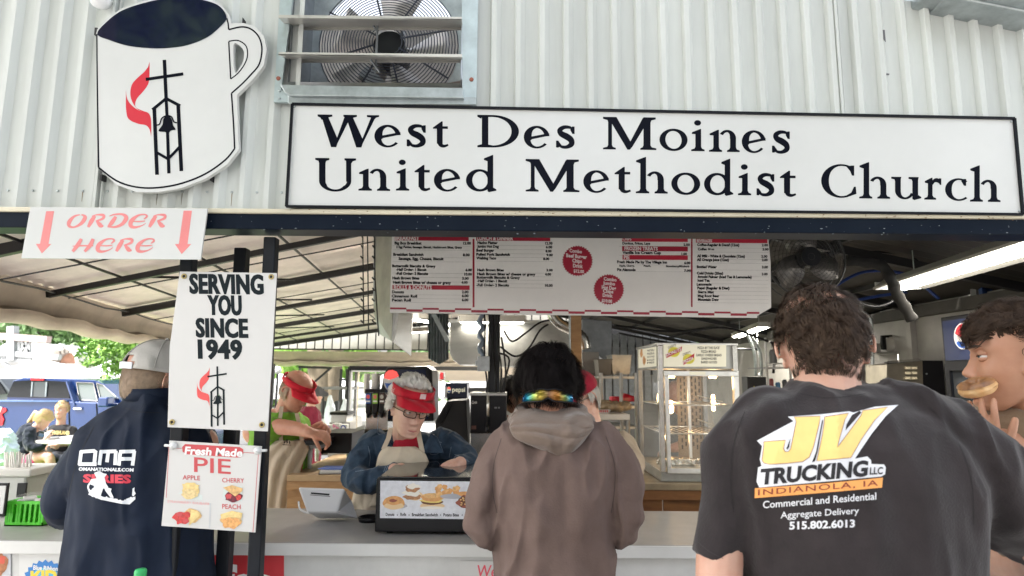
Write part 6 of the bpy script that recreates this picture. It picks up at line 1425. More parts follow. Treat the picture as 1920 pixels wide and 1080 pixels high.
# hair: thick, short, wavy
def cov_short(lowback=-.5):
    def f(d):
        if d.y>.15: return d.z>.22
        k=min(1,max(0,(.15-d.y)/.75))
        if abs(d.x)>.60 and d.y>-.62 and d.z<.12: return False
        return d.z>(.10*(1-k)+lowback*k)
    return f
def fl_short(d):  # whorl at the crown, sweeping down the back
    w=Vector((.25,-.45,.85)).normalized(); r_=(d-w*d.dot(w))
    if r_.length<1e-3: r_=Vector((1,0,0))
    r_.normalize(); s_=w.cross(d).normalized() if w.cross(d).length>1e-3 else Vector((1,0,0))
    return r_*.9+s_*.6+Vector((0,0,-.2))
hair('hair',hair_dark,jv,hc,hr,1.01,cov_short(lowback=-.40),fl_short,rad=(.083,.104,.128),n=13000,L=(.026,.043),w=.0009,seed=3,clump=.009,curl=.85,lift=.95,segs=6,gravity=.10)

hair('nape_hair',hair_dark,jv,hc,hr,1.0,lambda d:(-.66<d.z<-.42 and d.y<-.25 and noise.noise(d*9)>-.15),lambda d:Vector((0,-.1,-1)),n=900,L=(.007,.014),w=.0005,seed=4,lift=.35,segs=3)
def seams(name,lines,m_,par,surf,w=.9):
    for l in lines: lay(name,[G([stroke([(x,y,w) for x,y in l],5)],0,1)],[m_],par,0,mapper=surf_mapper(surf,.0004),sub=6)
seams('seam',[[(1396,772),(1376,830),(1370,900),(1376,960)],[(1742,762),(1795,826),(1822,905),(1826,985)],[(1500,738),(1556,746),(1624,738)]],mat('tee_seam',(.008,.007,.008),.9),jv,[tee])
seams('hem_stitch',[[(1304,1012),(1330,1034),(1358,1048),(1376,1054)],[(1862,1008),(1890,1022),(1918,1030)]],mat('tee_hem',(.050,.043,.047),.9),jv,[tee],.8)
# ---------------------------------------------------------------- young man in mauve hoodie
Y=1.92
hd=person('young man seen from behind in dusty mauve hoodie leaning on the serving counter',(P(1035,1080,Y).x,Y,0))
hc=P(1027,725,1.98); hr=rotm(3,16,0)
b=Blob(); head(b,hc,hr,1.0); b.cap([P(1030,800,1.93),P(1028,765,1.94),hc+hr@Vector((0,0,-.04))],[.06,.056,.055]); b.cap([P(940,850,1.95),P(1030,820,1.95),P(1140,850,1.95)],[.05,.06,.05])
for s_,x in ((-1,925),(1,1160)): b.cap([P(x,860,1.95),P(x+s_*18,985,1.95),P(x-s_*25,985,2.30)],[.040,.030,.026]); hand(b,P(x-s_*28,975,2.30)+Vector((0,0,.01)),(-s_*.35,1,-.05),(0,0,-1),-s_,.95)
b.skin('body',skin_tan,hd,.0045,2)
hcol=fab('mauve_fleece',(.165,.116,.102),.16,9,.3,200,.05,.95,col2=(.130,.090,.078)); hood_m=fab('hood_fleece',(.175,.130,.105),.14,14,.3,200,.3,.95)
b=Blob()
b.loft([psec(975,1090,782,1.95,.07),psec(940,1130,800,1.945,.095),psec(915,1160,835,1.93,.12),psec(912,1165,880,1.92,.125),psec(922,1155,950,1.915,.125),psec(930,1148,1030,1.915,.125),psec(930,1150,1120,1.915,.13),psec(928,1152,1200,1.92,.13)][::-1],36,2.3)
b.cap([P(948,840,1.93),P(918,890,1.91),P(902,955,1.90),P(906,990,1.92),P(935,985,2.12),P(965,968,2.28)],[.068,.062,.056,.056,.045,.036],16)
b.cap([P(1128,835,1.93),P(1158,885,1.91),P(1174,955,1.90),P(1170,988,1.92),P(1140,985,2.12),P(1110,968,2.28)],[.068,.062,.056,.056,.045,.036],16)
def hfold(co,no):
    d=folds(.017,6.0,8,2.6,.9,.0016)(co,no); x=co[:,0]-P(1035,900,Y).x; z=co[:,2]
    d+=.006*np.sin((x*.8+z)*30+3*np.sin(x*8))*np.clip((1.30-z)/.2,0,1)*(np.abs(x)<.2)*.55
    d+=.005*np.sin(z*70+x*20)*(np.abs(x)>.185)*np.clip((1.32-z)/.15,0,1)
    return d
ho=b.skin('hoodie',hcol,hd,.0065,6,hfold)
seams('seam',[[(940,822),(926,870),(924,920),(932,962)],[(1136,818),(1152,870),(1152,920),(1146,962)]],mat('hoodie_seam',(.06,.042,.038),.9),hd,[ho],1.1)
# hood: collar roll round the neck and the empty hood draped down the back
b=Blob()
for cy,rx,ryy,r_ in ((772,58,.085,.021),(790,72,.105,.020)):
    b.tube([P(1034+rx*math.cos(t),cy,1.955)+Vector((0,-ryy*math.sin(t)+.02,-.020*max(0,math.sin(t))+.016*max(0,-math.sin(t)))) for t in np.linspace(0,2*math.pi,33)],r_,10,cap=False)
b.skin('hood_collar',hood_m,hd,.0055,4,lambda co,no: .003*vnoise(co,22,22,40,3,2))
top=spl([(955,800),(964,776),(1000,765),(1036,768),(1075,764),(1104,775),(1114,798)],6); bot=spl([(955,803),(966,822),(1000,838),(1032,850),(1058,857),(1086,838),(1114,802)],6)
nv=44; vs=[];fs=[]; nu=len(top)
for i in range(nu):
    u=i/(nu-1)
    for k in range(nv+1):
        v=k/nv; x=top[i][0]*(1-v)+bot[i][0]*v; y=top[i][1]*(1-v)+bot[i][1]*v
        env=(math.sin(math.pi*min(1,v*.93+.07))**.55)*(math.sin(math.pi*u)**.45 if 0<u<1 else 0)
        q=v*3.1+.55*math.sin(math.pi*u)+.5*noise.noise(Vector((u*3,v*2,1))); fo=abs((q%1)-.5)*2
        cr=.010*(fo**.6)*env + .007*env*abs(noise.noise(Vector((u*6+v*3,v*2.5,7))))+.006*env*math.exp(-((u-.55-.1*v)/.035)**2)*-1
        vs.append(P(x,y,float(np.interp(y,[765,782,800,835,860],[1.905,1.878,1.845,1.808,1.802]))+.01-.042*env-cr))
for i in range(nu-1):
    for k in range(nv): a_=i*(nv+1)+k; fs.append((a_,a_+1,a_+nv+2,a_+nv+1))
n0=len(vs); vs+= [Vector((v.x,1.945,v.z)) for v in vs]; fs+= [tuple(i+n0 for i in reversed(f)) for f in fs]
link_mesh('hood',vs,fs,hood_m,hd,None,True)
b=Blob(); zc=P(1035,1200,Y).z; xc=P(1035,1100,Y).x; b.loft([(xc,Y,zc-.12,.15,.11),(xc,Y,zc+.06,.17,.125)])
for s_ in (-1,1): b.cap([(xc+s_*.085,Y,zc-.06),(xc+s_*.09,Y,zc-.4),(xc+s_*.10,Y,.08)],[.088,.07,.055],14)
b.skin('trousers',fab('grey_pants',(.06,.06,.065)),hd,.014,4,folds(.006,3,8,8,.2))
for s_ in (-1,1): m=MB(); m.ell((xc+s_*.10,Y+.06,.045),(.05,.135,.045)); m.build('shoe',white_lam,hd,smooth=True)
def cov_long(d):
    if d.y>.2: return d.z>.30
    if abs(d.x)>.65 and d.z<-.12 and d.y>-.55: return False
    return d.z>-.20-.06*max(0,-d.y)
def fl_long(d):
    w=Vector((0,-.25,.95)).normalized(); r_=(d-w*d.dot(w)); r_=r_.normalized() if r_.length>1e-3 else Vector((1,0,0)); return r_+Vector((0,0,-.5))
hair('hair',hair_black,hd,hc,hr,1.02,cov_long,fl_long,n=12000,L=(.045,.085),w=.0011,seed=5,clump=.014,curl=.9,lift=.85,segs=7,gravity=.45,rad=(.090,.104,.118))
hair('nape_hair',hair_black,hd,hc,hr,1.0,lambda d:(-.62<d.z<-.2 and d.y<-.3 and noise.noise(d*9)>-.1),lambda d:Vector((0,-.1,-1)),n=900,L=(.010,.020),w=.0006,seed=6,lift=.4,segs=3)
# wraparound mirrored sunglasses worn on the back of the head
def wrap(par,c,rot,sc,zc_,h,rad,a0,a1,m_lens,m_fr,name='lens'):
    vs=[];fs=[];n=24
    for i in range(n+1):
        a=R(a0+(a1-a0)*i/n); u=abs(2*i/n-1)
        hh=h*(1-.35*u**2)*(1-.45*math.exp(-((2*i/n-1)/.12)**2)*.5)
        for k,z in enumerate((zc_+hh*.55,zc_,zc_-hh*.55+h*.16*math.exp(-((2*i/n-1)/.14)**2))):
            rr=1.0 if k!=1 else 1.03
            vs.append(Vector(c)+rot@(Vector((rad[0]*rr*math.sin(a),-rad[1]*rr*math.cos(a),z))*sc))
    for i in range(n):
        for k in range(2): fs.append((3*i+k,3*i+k+1,3*i+k+4,3*i+k+3))
    o=link_mesh(name,vs,fs,m_lens,par,None,True); o.modifiers.new('s','SOLIDIFY').thickness=.002
    for k in (0,2): m=MB(); m.tube([vs[3*i+k] for i in range(n+1)],.0022*sc,6); m.build('frame_rim',m_fr,par,smooth=True)
mir=bpy.data.materials.new('rainbow_mirror'); mir.use_nodes=True; _n=mir.node_tree.nodes; _l=mir.node_tree.links; _b=_n['Principled BSDF']; _b.inputs['Metallic'].default_value=.6; _b.inputs['Roughness'].default_value=.07
_t=_n.new('ShaderNodeTexCoord'); _s=_n.new('ShaderNodeSeparateXYZ'); _r2=_n.new('ShaderNodeValToRGB'); _l.new(_t.outputs['Generated'],_s.inputs[0]); _l.new(_s.outputs[0],_r2.inputs[0]); _l.new(_r2.outputs[0],_b.inputs['Base Color'])
_e=_r2.color_ramp.elements; _e[0].position=0; _e[0].color=(.006,.06,.26,1); _e[1].position=1; _e[1].color=(.01,.08,.34,1)
for p_,c_ in ((.10,(.01,.20,.28,1)),(.2,(.12,.22,.05,1)),(.33,(.35,.26,.04,1)),(.5,(.12,.06,.03,1)),(.68,(.42,.17,.03,1)),(.82,(.22,.3,.08,1)),(.92,(.015,.22,.36,1))):  # coating colours; the dark middle stop is a reflection painted in
    e_=_e.new(p_); e_.color=c_
wrap(hd,hc,hr,1.0,-.060,.034,(.100,.130),-48,48,mir,blk_plastic,'sunglasses_lens')
for s_ in (-1,1): m=MB(); m.tube([hc+hr@Vector((s_*.082,-.062,-.035)),hc+hr@Vector((s_*.088,-.01,-.02)),hc+hr@Vector((s_*.084,.05,-.01))],.003,6); m.build('temple_arm',blk_plastic,hd,smooth=True)

# ---------------------------------------------------------------- man in navy jacket and pale cap
Y=2.16
nj=person('man seen from behind in navy racing jacket and pale grey cap at the counter',(P(250,1080,Y).x,Y,0))
hc=P(296,714,2.20); hr=rotm(34,10,0)
b=Blob(); head(b,hc,hr,1.08); b.cap([P(288,790,2.17),P(290,750,2.18),hc+hr@Vector((0,0,-.05))],[.066,.064,.062]); b.cap([P(170,830,2.18),P(280,800,2.18),P(380,830,2.18)],[.05,.07,.05])
b.cap([P(125,940,2.17),P(135,960,2.2),P(190,950,2.5)],[.04,.035,.03]); b.cap([P(385,940,2.17),P(395,965,2.25),P(385,955,2.5)],[.04,.035,.03]); hand(b,P(195,952,2.52),(.5,1,0),(0,0,-1),1,.95); hand(b,P(385,955,2.52),(-.5,1,0),(0,0,-1),-1,.95)
b.skin('body',skin,nj,.0045,2)
ncol=fab('navy_softshell',(.007,.014,.034),.3,5,.08,200,.0,.7,col2=(.004,.009,.022))
b=Blob()
b.loft([psec(243,338,738,2.18,.085),psec(228,350,757,2.18,.092),psec(195,375,775,2.175,.105),psec(155,395,815,2.165,.13),psec(140,402,870,2.16,.142),psec(146,400,930,2.16,.145),psec(134,395,1010,2.16,.15),psec(124,392,1090,2.16,.155),psec(124,390,1170,2.16,.16)][::-1],36,2.3)
b.cap([P(178,840,2.16),P(140,890,2.15),P(122,940,2.16),P(124,958,2.18),P(150,958,2.36),P(185,950,2.48)],[.080,.072,.062,.056,.048,.038],16)
b.cap([P(355,840,2.16),P(375,890,2.15),P(388,935,2.17),P(385,958,2.22),P(378,962,2.38),P(372,958,2.5)],[.080,.072,.062,.056,.048,.038],16)
def nfold(co,no):
    x=co[:,0]-P(255,900,2.1).x; z=co[:,2]; d=folds(.014,9.0,6,2.0,.7,.0008)(co,no)
    d+=.006*np.sin(x*36+1.5*np.sin(z*6))*np.clip((z-1.15)/.25,0,1)
    calm=np.exp(-((co[:,0]-P(200,900,2.1).x)/.13)**4)*np.exp(-((z-1.19)/.14)**4)
    return d*(1-.7*calm)
jk=b.skin('jacket',ncol,nj,.0065,6,nfold)
m=MB(); ring=[P(290+50*math.cos(t),745,2.18)+Vector((0,-.088*math.sin(t),.012-.010*math.sin(t))) for t in np.linspace(0,2*math.pi,29)]; 
vs=[];fs=[]
for k,p in enumerate(ring): vs+= [p+Vector((0,0,-.012)),p+Vector((0,-.004*math.sin(0),.028))]
for k in range(28): fs.append((2*k,2*k+2,2*k+3,2*k+1))
o=link_mesh('collar',vs,fs,ncol,nj,None,True); o.modifiers.new('s','SOLIDIFY').thickness=.006
b=Blob(); zc=P(255,1170,Y).z; xc=P(255,1100,Y).x; b.loft([(xc,Y,zc-.12,.17,.13),(xc,Y,zc+.06,.19,.15)])
for s_ in (-1,1): b.cap([(xc+s_*.095,Y,zc-.06),(xc+s_*.10,Y,zc-.4),(xc+s_*.11,Y,.08)],[.095,.08,.06],14)
b.skin('trousers',fab('charcoal_pants',(.04,.035,.045)),nj,.014,4,folds(.006,3,8,8,.2))
for s_ in (-1,1): m=MB(); m.ell((xc+s_*.11,Y+.06,.045),(.05,.14,.045)); m.build('shoe',blk_matte,nj,smooth=True)
def cov_cap(d): return -.46<d.z<.30 and d.y<.35 and not(abs(d.x)>.75 and d.z<-.02 and d.y>-.25)
hair('hair',hair_sand,nj,hc,hr,1.075,cov_cap,lambda d:Vector((0,-.1,-1)),n=3500,L=(.010,.020),w=.0010,seed=8,lift=.4,segs=3)
# cap shell with rear opening
capm=fab('pale_cap_cotton',(.50,.48,.45),.06,20,.15,150,.1,.85)
vs=[];fs=[];nu,nv=40,16
for i in range(nv+1):
    t=(math.pi/2)*i/nv
    for k in range(nu):
        a=2*math.pi*k/nu; d=Vector((math.cos(a)*math.sin(t),math.sin(a)*math.sin(t),math.cos(t)))
        seam=1-.012*max(0,math.cos(3*a))**12
        vs.append(hc+hr@(Vector((d.x*.094*seam,d.y*.116*seam-.004,d.z*.112+.022))*1.06))
for i in range(nv):
    for k in range(nu):
        a=360*(k+.5)/nu
        if i>=nv-4 and abs(a-270)<(24 if i>=nv-2 else 17): continue
        fs.append((i*nu+k,(i+1)*nu+k,(i+1)*nu+(k+1)%nu,i*nu+(k+1)%nu))
o=link_mesh('cap',vs,fs,capm,nj,None,True); o.modifiers.new('s','SOLIDIFY').thickness=.004
m=MB(); m.ell(hc+hr@(Vector((0,-.004,.136))*1.06),.008); m.build('cap_button',capm,nj,smooth=True)
for k in range(6):
    a=R(30+60*k); m=MB(); m.tube([hc+hr@(Vector((math.cos(a)*math.sin(t)*.0955,math.sin(a)*math.sin(t)*.1175-.004,math.cos(t)*.1135+.022))*1.06) for t in np.linspace(.05,1.5,10)],.0016,5); m.build('cap_seam',mat('cap_seam_cloth',(.36,.35,.33),.9),nj,smooth=True)
vs=[];fs=[]
for i in range(9):
    a=R(-50+100*i/8)
    for k in range(4): u=k/3; vs.append(hc+hr@(Vector(((.088+.0*u)*math.sin(a),.112*math.cos(a)+.072*u*math.cos(a)**.6,.020-.018*u*abs(math.sin(a))-.012*u))*1.06))
for i in range(8):
    for k in range(3): fs.append((4*i+k,4*i+k+1,4*i+k+5,4*i+k+4))
o=link_mesh('cap_brim',vs,fs,capm,nj,None,True); o.modifiers.new('s','SOLIDIFY').thickness=.004
m=MB(); pts=[hc+hr@(Vector((.096*math.sin(R(a)),-.122*math.cos(R(a)),.030))*1.06) for a in range(-24,25,6)]; 
for i in range(len(pts)-1): m.slab([pts[i]+Vector((0,0,-.012)),pts[i+1]+Vector((0,0,-.012)),pts[i+1]+Vector((0,0,.010)),pts[i]+Vector((0,0,.010))],(hr@Vector((0,.003,0))))
m.build('cap_strap',mat('strap_white',(.70,.72,.76),.5),nj)
seams('seam',[[(176,800),(146,860),(128,930)],[(235,765),(260,772),(300,774)]],mat('jacket_seam',(.002,.003,.006),.8),nj,[jk],1.0)
# embroidered back print
k3=2.25
def o_(pts): return [(60+x/k3,600+y/k3) for x,y in pts]
def blocky(strokes,mi,ly,w):
    return [G([stroke([(60+x/k3,600+y/k3,w/k3) for x,y in s_],1,False)],mi,ly+i*.05) for i,s_ in enumerate(strokes)]
pcs=blocky([[(208,552),(200,612)],[(196,608),(272,608)],[(204,556),(262,552),(272,560)],[(268,553),(262,612)],
 [(292,552),(284,612)],[(286,556),(356,554)],[(322,556),(316,600)],[(354,552),(350,612)],
 [(372,560),(366,614)],[(368,556),(436,554)],[(432,552),(424,614)],[(370,586),(430,586)]],0,1,15)
pcs+=[T('OMANATIONALS.COM',60+196/k3,600+635/k3,60+428/k3,13/k3,.018,.1,.05,0,1,2),T('SERIES',60+215/k3,600+684/k3,60+418/k3,32/k3,.015,0,.05,1,1,2)]
# rider and dirt bike silhouette
for pts in ([(262,645),(285,636),(300,646),(316,650),(306,664),(312,690),(322,705),(300,712),(290,740),(272,748),(256,730),(262,700),(240,690),(250,672),(272,668)],
            [(236,720),(262,728),(300,746),(340,752),(372,762),(400,762),(436,744),(436,756),(412,778),(380,776),(340,768),(290,758),(250,742)],
            [(424,712),(432,706),(432,722),(438,732),(428,744),(422,740)],
            [(300,700),(336,712),(332,722),(345,750),(330,748),(310,722)]):
    pcs.append(G([o_(pts)],0,2.2))
rng=random.Random(4)
for cx,cy,r_ in ((252,705,19),(262,722,12)):
    pcs.append(([ (60+x/k3,600+y/k3) for x,y in ellp(cx,cy,r_,r_*1.15,20)+ellp(cx,cy,r_*.62,r_*.74,20)],[(i,(i+1)%20,20+(i+1)%20,20+i) for i in range(20)],0,2.4))
for i in range(26): pcs.append(blobp(60+(245+i*7.4+rng.uniform(-3,3))/k3,600+(738+i*1.6-(i>18)*(i-18)*4+rng.uniform(-5,6))/k3,2.6,2.2,0,2.5+i*.02,i,.35,9))
pcs.append(G([o_([(268,668),(290,664),(296,676),(276,682)])],1,2.1))
lay('back_print',pcs,[mat('thread_white',(.72,.74,.78),.6),mat('thread_red',(.55,.03,.06),.6)],nj,0,mapper=surf_mapper([jk],.0006),sub=6)

# ---------------------------------------------------------------- boy eating a donut
by=person('boy in tan hoodie biting into a chocolate donut, seen in profile',(P(1960,1080,1.55).x,1.55,0))
hc=P(1906,677,1.50); hr=rotm(-66,-2,2); HS=1.0
b=Blob(); head(b,hc,hr,HS,mouth=.013); b.cap([P(1935,830,1.54),P(1925,770,1.53),hc+hr@Vector((0,-.02,-.05))],[.062,.054,.056]); b.cap([P(1880,850,1.50),P(1960,830,1.55)],[.06,.07])
hw=P(1868,868,1.44)
b.cap([P(1930,960,1.52),P(1915,1020,1.42),P(1890,950,1.42),hw],[.05,.044,.034,.026])
hand(b,hw,(-.30,.02,1.0),(.55,.55,.15),1,.84,curl=(12,18,14),spread=7,thumb=(40,10),tc=8)
b.skin('body',mat('skin_boy',(.50,.265,.165),.45,0,.12,18,.05,160,sss=.2,col2=(.44,.21,.13)),by,.003,3)
for sgn in (1,-1):
    e=hc+hr@(Vector((sgn*.031,.070,.008))*HS); sb=MATS['skin_boy']
    m=MB(); m.ell(e,.0122*HS,nu=18,nv=12); m.build('eye',eye_w,by,smooth=True)
    q=e+(hr@Vector((sgn*.10,.98,-.10))).normalized()*.0072; m=MB(); m.ell(q,.0066,nu=14,nv=10); m.build('iris',eye_d,by,smooth=True)
    m=MB(); m.ell(e+hr@Vector((0,.0006,.0062)),(.0150,.0147,.0094),hr,16,10); m.build('upper_eyelid',sb,by,smooth=True)
    m=MB(); m.ell(e+hr@Vector((0,-.0002,-.0082)),(.0145,.0138,.0070),hr,16,10); m.build('lower_eyelid',sb,by,smooth=True)
    m=MB(); m.tube([e+hr@Vector((x,.0146*math.cos(x*75)+.0004,-.0012+.0006*math.cos(x*100))) for x in (-.0125,-.008,-.004,0,.004,.008,.0125)],.0010,6); m.build('eyelash',hair_black,by,smooth=True)
    m=MB(); pts=[hc+hr@(Vector((sgn*(.014+.010*k),.097-.0030*k-.0014*k*k,.028+.003*math.sin(k*.8)))*HS) for k in range(5)]
    m.tube(pts,.003,6,radii=[.002,.0036,.0036,.003,.001]); m.build('eyebrow',brow,by,smooth=True)
m=MB(); m.tube([hc+hr@(Vector((x,.094-abs(x)*.55,-.088))*HS) for x in (-.022,-.01,0,.01,.022)],.005,8,radii=[.002,.0055,.006,.0055,.002]); m.build('lower_lip',lip,by,smooth=True)
m=MB(); m.tube([hc+hr@(Vector((x,.096-abs(x)*.55,-.060))*HS) for x in (-.022,-.01,0,.01,.022)],.0045,8,radii=[.002,.0045,.0045,.0045,.002]); m.build('upper_lip',lip,by,smooth=True)
tcol=fab('tan_fleece',(.25,.175,.115),.12,14,.25,200,.25,.95)
b=Blob()
b.loft([psec(1872,1985,782,1.56,.085),psec(1852,2030,830,1.57,.12),psec(1845,2070,900,1.58,.14),psec(1848,2075,1000,1.58,.14),psec(1850,2075,1150,1.58,.14),psec(1852,2070,1280,1.58,.14)][::-1],30,2.3)
b.cap([P(1895,870,1.52),P(1915,950,1.50),P(1915,1015,1.44),P(1895,960,1.42),P(1882,915,1.435)],[.066,.062,.056,.050,.042],14)
b.skin('hoodie',tcol,by,.0065,6,folds(.006,12,8,4,.5,.0015))
b=Blob()
for cy,rx,r_ in ((772,62,.020),(788,70,.024),(804,76,.024)):
    b.tube([P(1925+rx*math.cos(t),cy,1.54)+Vector((0,-.085*math.sin(t),-.02*math.sin(t)-.03*math.cos(t)*-1*.0)) for t in np.linspace(0,2*math.pi,29)],r_,10,cap=False)
b.skin('hood',tcol,by,.0055,4,folds(.005,2,22,22,.2,.001))
m=MB(); m.tube([Vector(p) for p in spl([tuple(P(x,y,1.42)) for x,y in ((1924,842),(1914,846),(1912,852),(1918,857),(1930,856))],4)],.0022,6); m.build('chest_mark',white_ink,by)
b=Blob(); zc=P(1960,1280,1.58).z; xc=P(1960,1200,1.58).x; b.loft([(xc,1.58,zc-.12,.15,.11),(xc,1.58,zc+.06,.17,.125)])
for s_ in (-1,1): b.cap([(xc+s_*.085,1.58,zc-.06),(xc+s_*.09,1.58,zc-.4),(xc+s_*.10,1.58,.08)],[.088,.07,.055],14)
b.skin('trousers',fab('dark_shorts',(.03,.03,.035)),by,.014,4)
for s_ in (-1,1): m=MB(); m.ell((xc+s_*.10,1.53,.045),(.05,.135,.045)); m.build('shoe',white_lam,by,smooth=True)
def cov_mop(d):
    if d.y>.05: return d.z>.40-.10*max(0,d.y)
    if abs(d.x)>.7 and d.z<-.05 and d.y>-.3: return False
    return d.z>(.30+(-.95)*min(1,(.05-d.y)/.9))
def fl_mop(d): return Vector((d.x*.4,.85,.65)) if d.z>.25 else Vector((0,-.2,-1))
hair('hair',hair_dark,by,hc,hr,HS*1.04,cov_mop,fl_mop,n=14000,L=(.036,.062),w=.0009,seed=15,clump=.009,curl=1.1,lift=1.25,segs=6,gravity=.25)
# donut: its own thing
dc=P(1833,727,1.475); dax=Vector((1,.05,.42)).normalized(); t=thing('donut','chocolate glazed donut held to the mouth of the boy in tan','donut',dc)
up=Vector((-.42,-.06,1)).normalized(); ax1=dax; ax2=up.cross(ax1).normalized()
def torus(R0,r0,rz,a0=0,a1=2*math.pi,v0=0,v1=2*math.pi,off=0,nu=36,nv=14,seed=0,wob=.0):
    vs=[];fs=[]
    for i in range(nu+1):
        a=a0+(a1-a0)*i/nu
        for k in range(nv+1):
            v=v0+(v1-v0)*k/nv; w=1+wob*noise.noise(Vector((math.cos(a)*2,math.sin(a)*2,v+seed)))
            rr=R0+(r0+off)*math.cos(v)*w; vs.append(dc+ax1*rr*math.cos(a)+ax2*rr*math.sin(a)+up*(rz+off)*math.sin(v)*w)
    for i in range(nu):
        for k in range(nv): fs.append((i*(nv+1)+k,(i+1)*(nv+1)+k,(i+1)*(nv+1)+k+1,i*(nv+1)+k+1))
    return vs,fs
v_,f_=torus(.0235,.0170,.0155,wob=.12); link_mesh('donut_dough',v_,f_,mat('donut_dough',(.68,.36,.14),.5,0,.25,60,.3,120,col2=(.80,.52,.26)),t,None,True)
v_,f_=torus(.0235,.0170,.0155,v0=.55,v1=math.pi-.4,off=.0022,wob=.12); o=link_mesh('chocolate_glaze',v_,f_,mat('chocolate',(.42,.21,.085),.35,0,.45,28,.2,40,col2=(.13,.05,.02)),t,None,True)

# ---------------------------------------------------------------- old woman serving
lw=person('elderly woman with white hair, red visor and glasses in denim jacket and cream apron',(P(768,945,3.2).x,3.2,0))
hc=P(768,766,2.86); hr=rotm(180-30,16,-5); HS=1.0
b=Blob(); head(b,hc,hr,HS,nose=1.1); b.cap([P(752,850,3.08),P(758,810,2.98),hc+hr@Vector((0,-.03,-.05))],[.065,.055,.055]); b.cap([P(690,850,3.12),P(760,835,3.10),P(830,850,3.12)],[.06,.07,.06])
b.cap([P(672,860,3.08),P(672,900,2.95),P(752,880,2.84)],[.045,.04,.028]); b.cap([P(838,840,3.08),P(876,868,2.98),P(862,868,2.84)],[.045,.04,.028])
hand(b,P(746,880,2.84),(1,-.15,-.06),(0,-.25,-1),-1,.95,curl=(20,25,18)); hand(b,P(862,866,2.86),(-.55,-.75,-.2),(-.3,.0,-1),1,.95,curl=(35,40,25))
b.skin('body',skin_old,lw,.0042,2)
eyes(lw,hc,hr,HS,mat('brow_grey',(.45,.38,.32),.7),lid=skin_old)
m=MB(); m.tube([hc+hr@(Vector((x,.095-abs(x)*.45,-.073))*HS) for x in (-.022,-.01,0,.01,.022)],.004,8,radii=[.001,.004,.0045,.004,.001]); m.build('mouth',mat('lip_old',(.45,.16,.14),.5),lw,smooth=True)
denim=fab('blue_denim',(.045,.075,.118),.35,24,.35,260,.1,.9,col2=(.020,.038,.066))
b=Blob(); b.loft([psec(722,800,812,3.04,.08),psec(700,830,830,3.08,.11),psec(684,848,850,3.12,.14),psec(684,850,880,3.16,.15),psec(690,850,920,3.2,.15),psec(695,850,960,3.22,.15),(P(772,960,3.2).x,3.24,.80,.20,.15)][::-1],34,2.3)
b.cap([P(706,836,3.10),P(680,862,3.04),P(668,896,2.96),P(700,900,2.90),P(736,885,2.86)],[.080,.072,.066,.056,.040],16)
b.cap([P(830,832,3.10),P(858,850,3.04),P(880,868,2.97),P(873,872,2.90),P(866,868,2.87)],[.080,.066,.056,.046,.040],16)
b.skin('denim_jacket',denim,lw,.0075,5,folds(.010,21,10,7,.5,.002))
pcs=[]
for pts in ([(709,778),(708,800),(709,813),(724,817)],[(719,885),(727,864)],[(722,886),(730,866)],[(700,826),(716,822),(734,824)],[(802,828),(816,826),(828,830)],[(690,836),(694,856),(692,874)],[(846,838),(842,858)],[(666,884),(690,880),(716,872)],[(852,852),(868,858),(880,866)],[(804,832),(806,850),(814,852),(824,848),(826,832)]):
    pcs.append(G([stroke([(x,y,.8) for x,y in pts],4)],0,1))
lay('stitching',pcs,[mat('denim_thread',(.20,.26,.34),.8)],lw,0,mapper=surf_mapper([o for o in lw.children if o.name.startswith('denim_jacket')],.001,2.9),sub=4)
for a_,c_ in (((712,818),(702,846)),((800,818),(828,846))):
    m=MB(); m.poly([[P(a_[0]+8,a_[1]-6,2.975),P(a_[0]-14 if a_[0]<750 else a_[0]+20,a_[1]+2,2.96),P(c_[0]+4,c_[1]+4,2.94),P(742 if a_[0]<750 else 788,c_[1]+4,2.93)]],(0,.012,0)); m.build('jacket_collar',denim,lw,bevel=.003)
b=Blob(); b.loft([(P(762,860,3).x,3.0,P(762,880,3.0).z,.07,.04),(P(762,850,3).x,2.985,P(762,840,3.0).z,.065,.05),(P(764,822,3).x,2.985,P(764,812,3.0).z,.05,.05)][:],24); b.skin('red_shirt',fab('red_knit',(.45,.02,.04)),lw,.006,4)
apr=fab('cream_apron_cloth',(.62,.54,.42),.08,8,.3,120,.1,.9); 
def sheet(name,pts,Ys,m_,par,th=.003,wob=.004,n=14):
    """cloth between a left and a right edge polyline; pts rows of (xl,xr,y); Ys per row"""
    rows=spl([(a,b_,c,y) for (a,b_,c),y in zip(pts,Ys)],5); vs=[];fs=[]
    for i,(a,b_,c,y) in enumerate(rows):
        for k in range(n+1):
            u=k/n; p=P(a+(b_-a)*u,c,y-.03*math.sin(math.pi*u)); w=wob*math.sin(u*19+i*.5)+wob*noise.noise(Vector((u*5,i*.35,len(name)))); vs.append(p+Vector((0,w,0)))
    N=n+1
    for i in range(len(rows)-1):
        for k in range(n): fs.append((i*N+k,i*N+k+1,(i+1)*N+k+1,(i+1)*N+k))
    o=link_mesh(name,vs,fs,m_,par,None,True); o.modifiers.new('s','SOLIDIFY').thickness=th; return o
sheet('apron_bib',[(722,778,838),(712,796,850),(706,806,870),(700,812,900),(690,818,950)],[2.925,2.915,2.91,2.95,3.02],apr,lw)
for pts in (((733,802,2.965),(728,822,2.93),(719,842,2.915)),((783,800,2.955),(786,820,2.93),(792,848,2.915))):
    m=MB(); q=[P(*p) for p in pts]; 
    for i in range(2): d=Vector((.011,0,0)); m.slab([q[i]-d,q[i]+d,q[i+1]+d,q[i+1]-d],(0,.003,0))
    m.build('apron_strap',apr,lw)
sheet('apron_skirt',[(668,720,905),(662,740,930),(655,760,965),(650,800,1000)],[2.99,3.02,3.06,3.08],apr,lw)
vis=fab('red_visor_cloth',(.55,.012,.03),.08,20,.15,160,.1,.7)
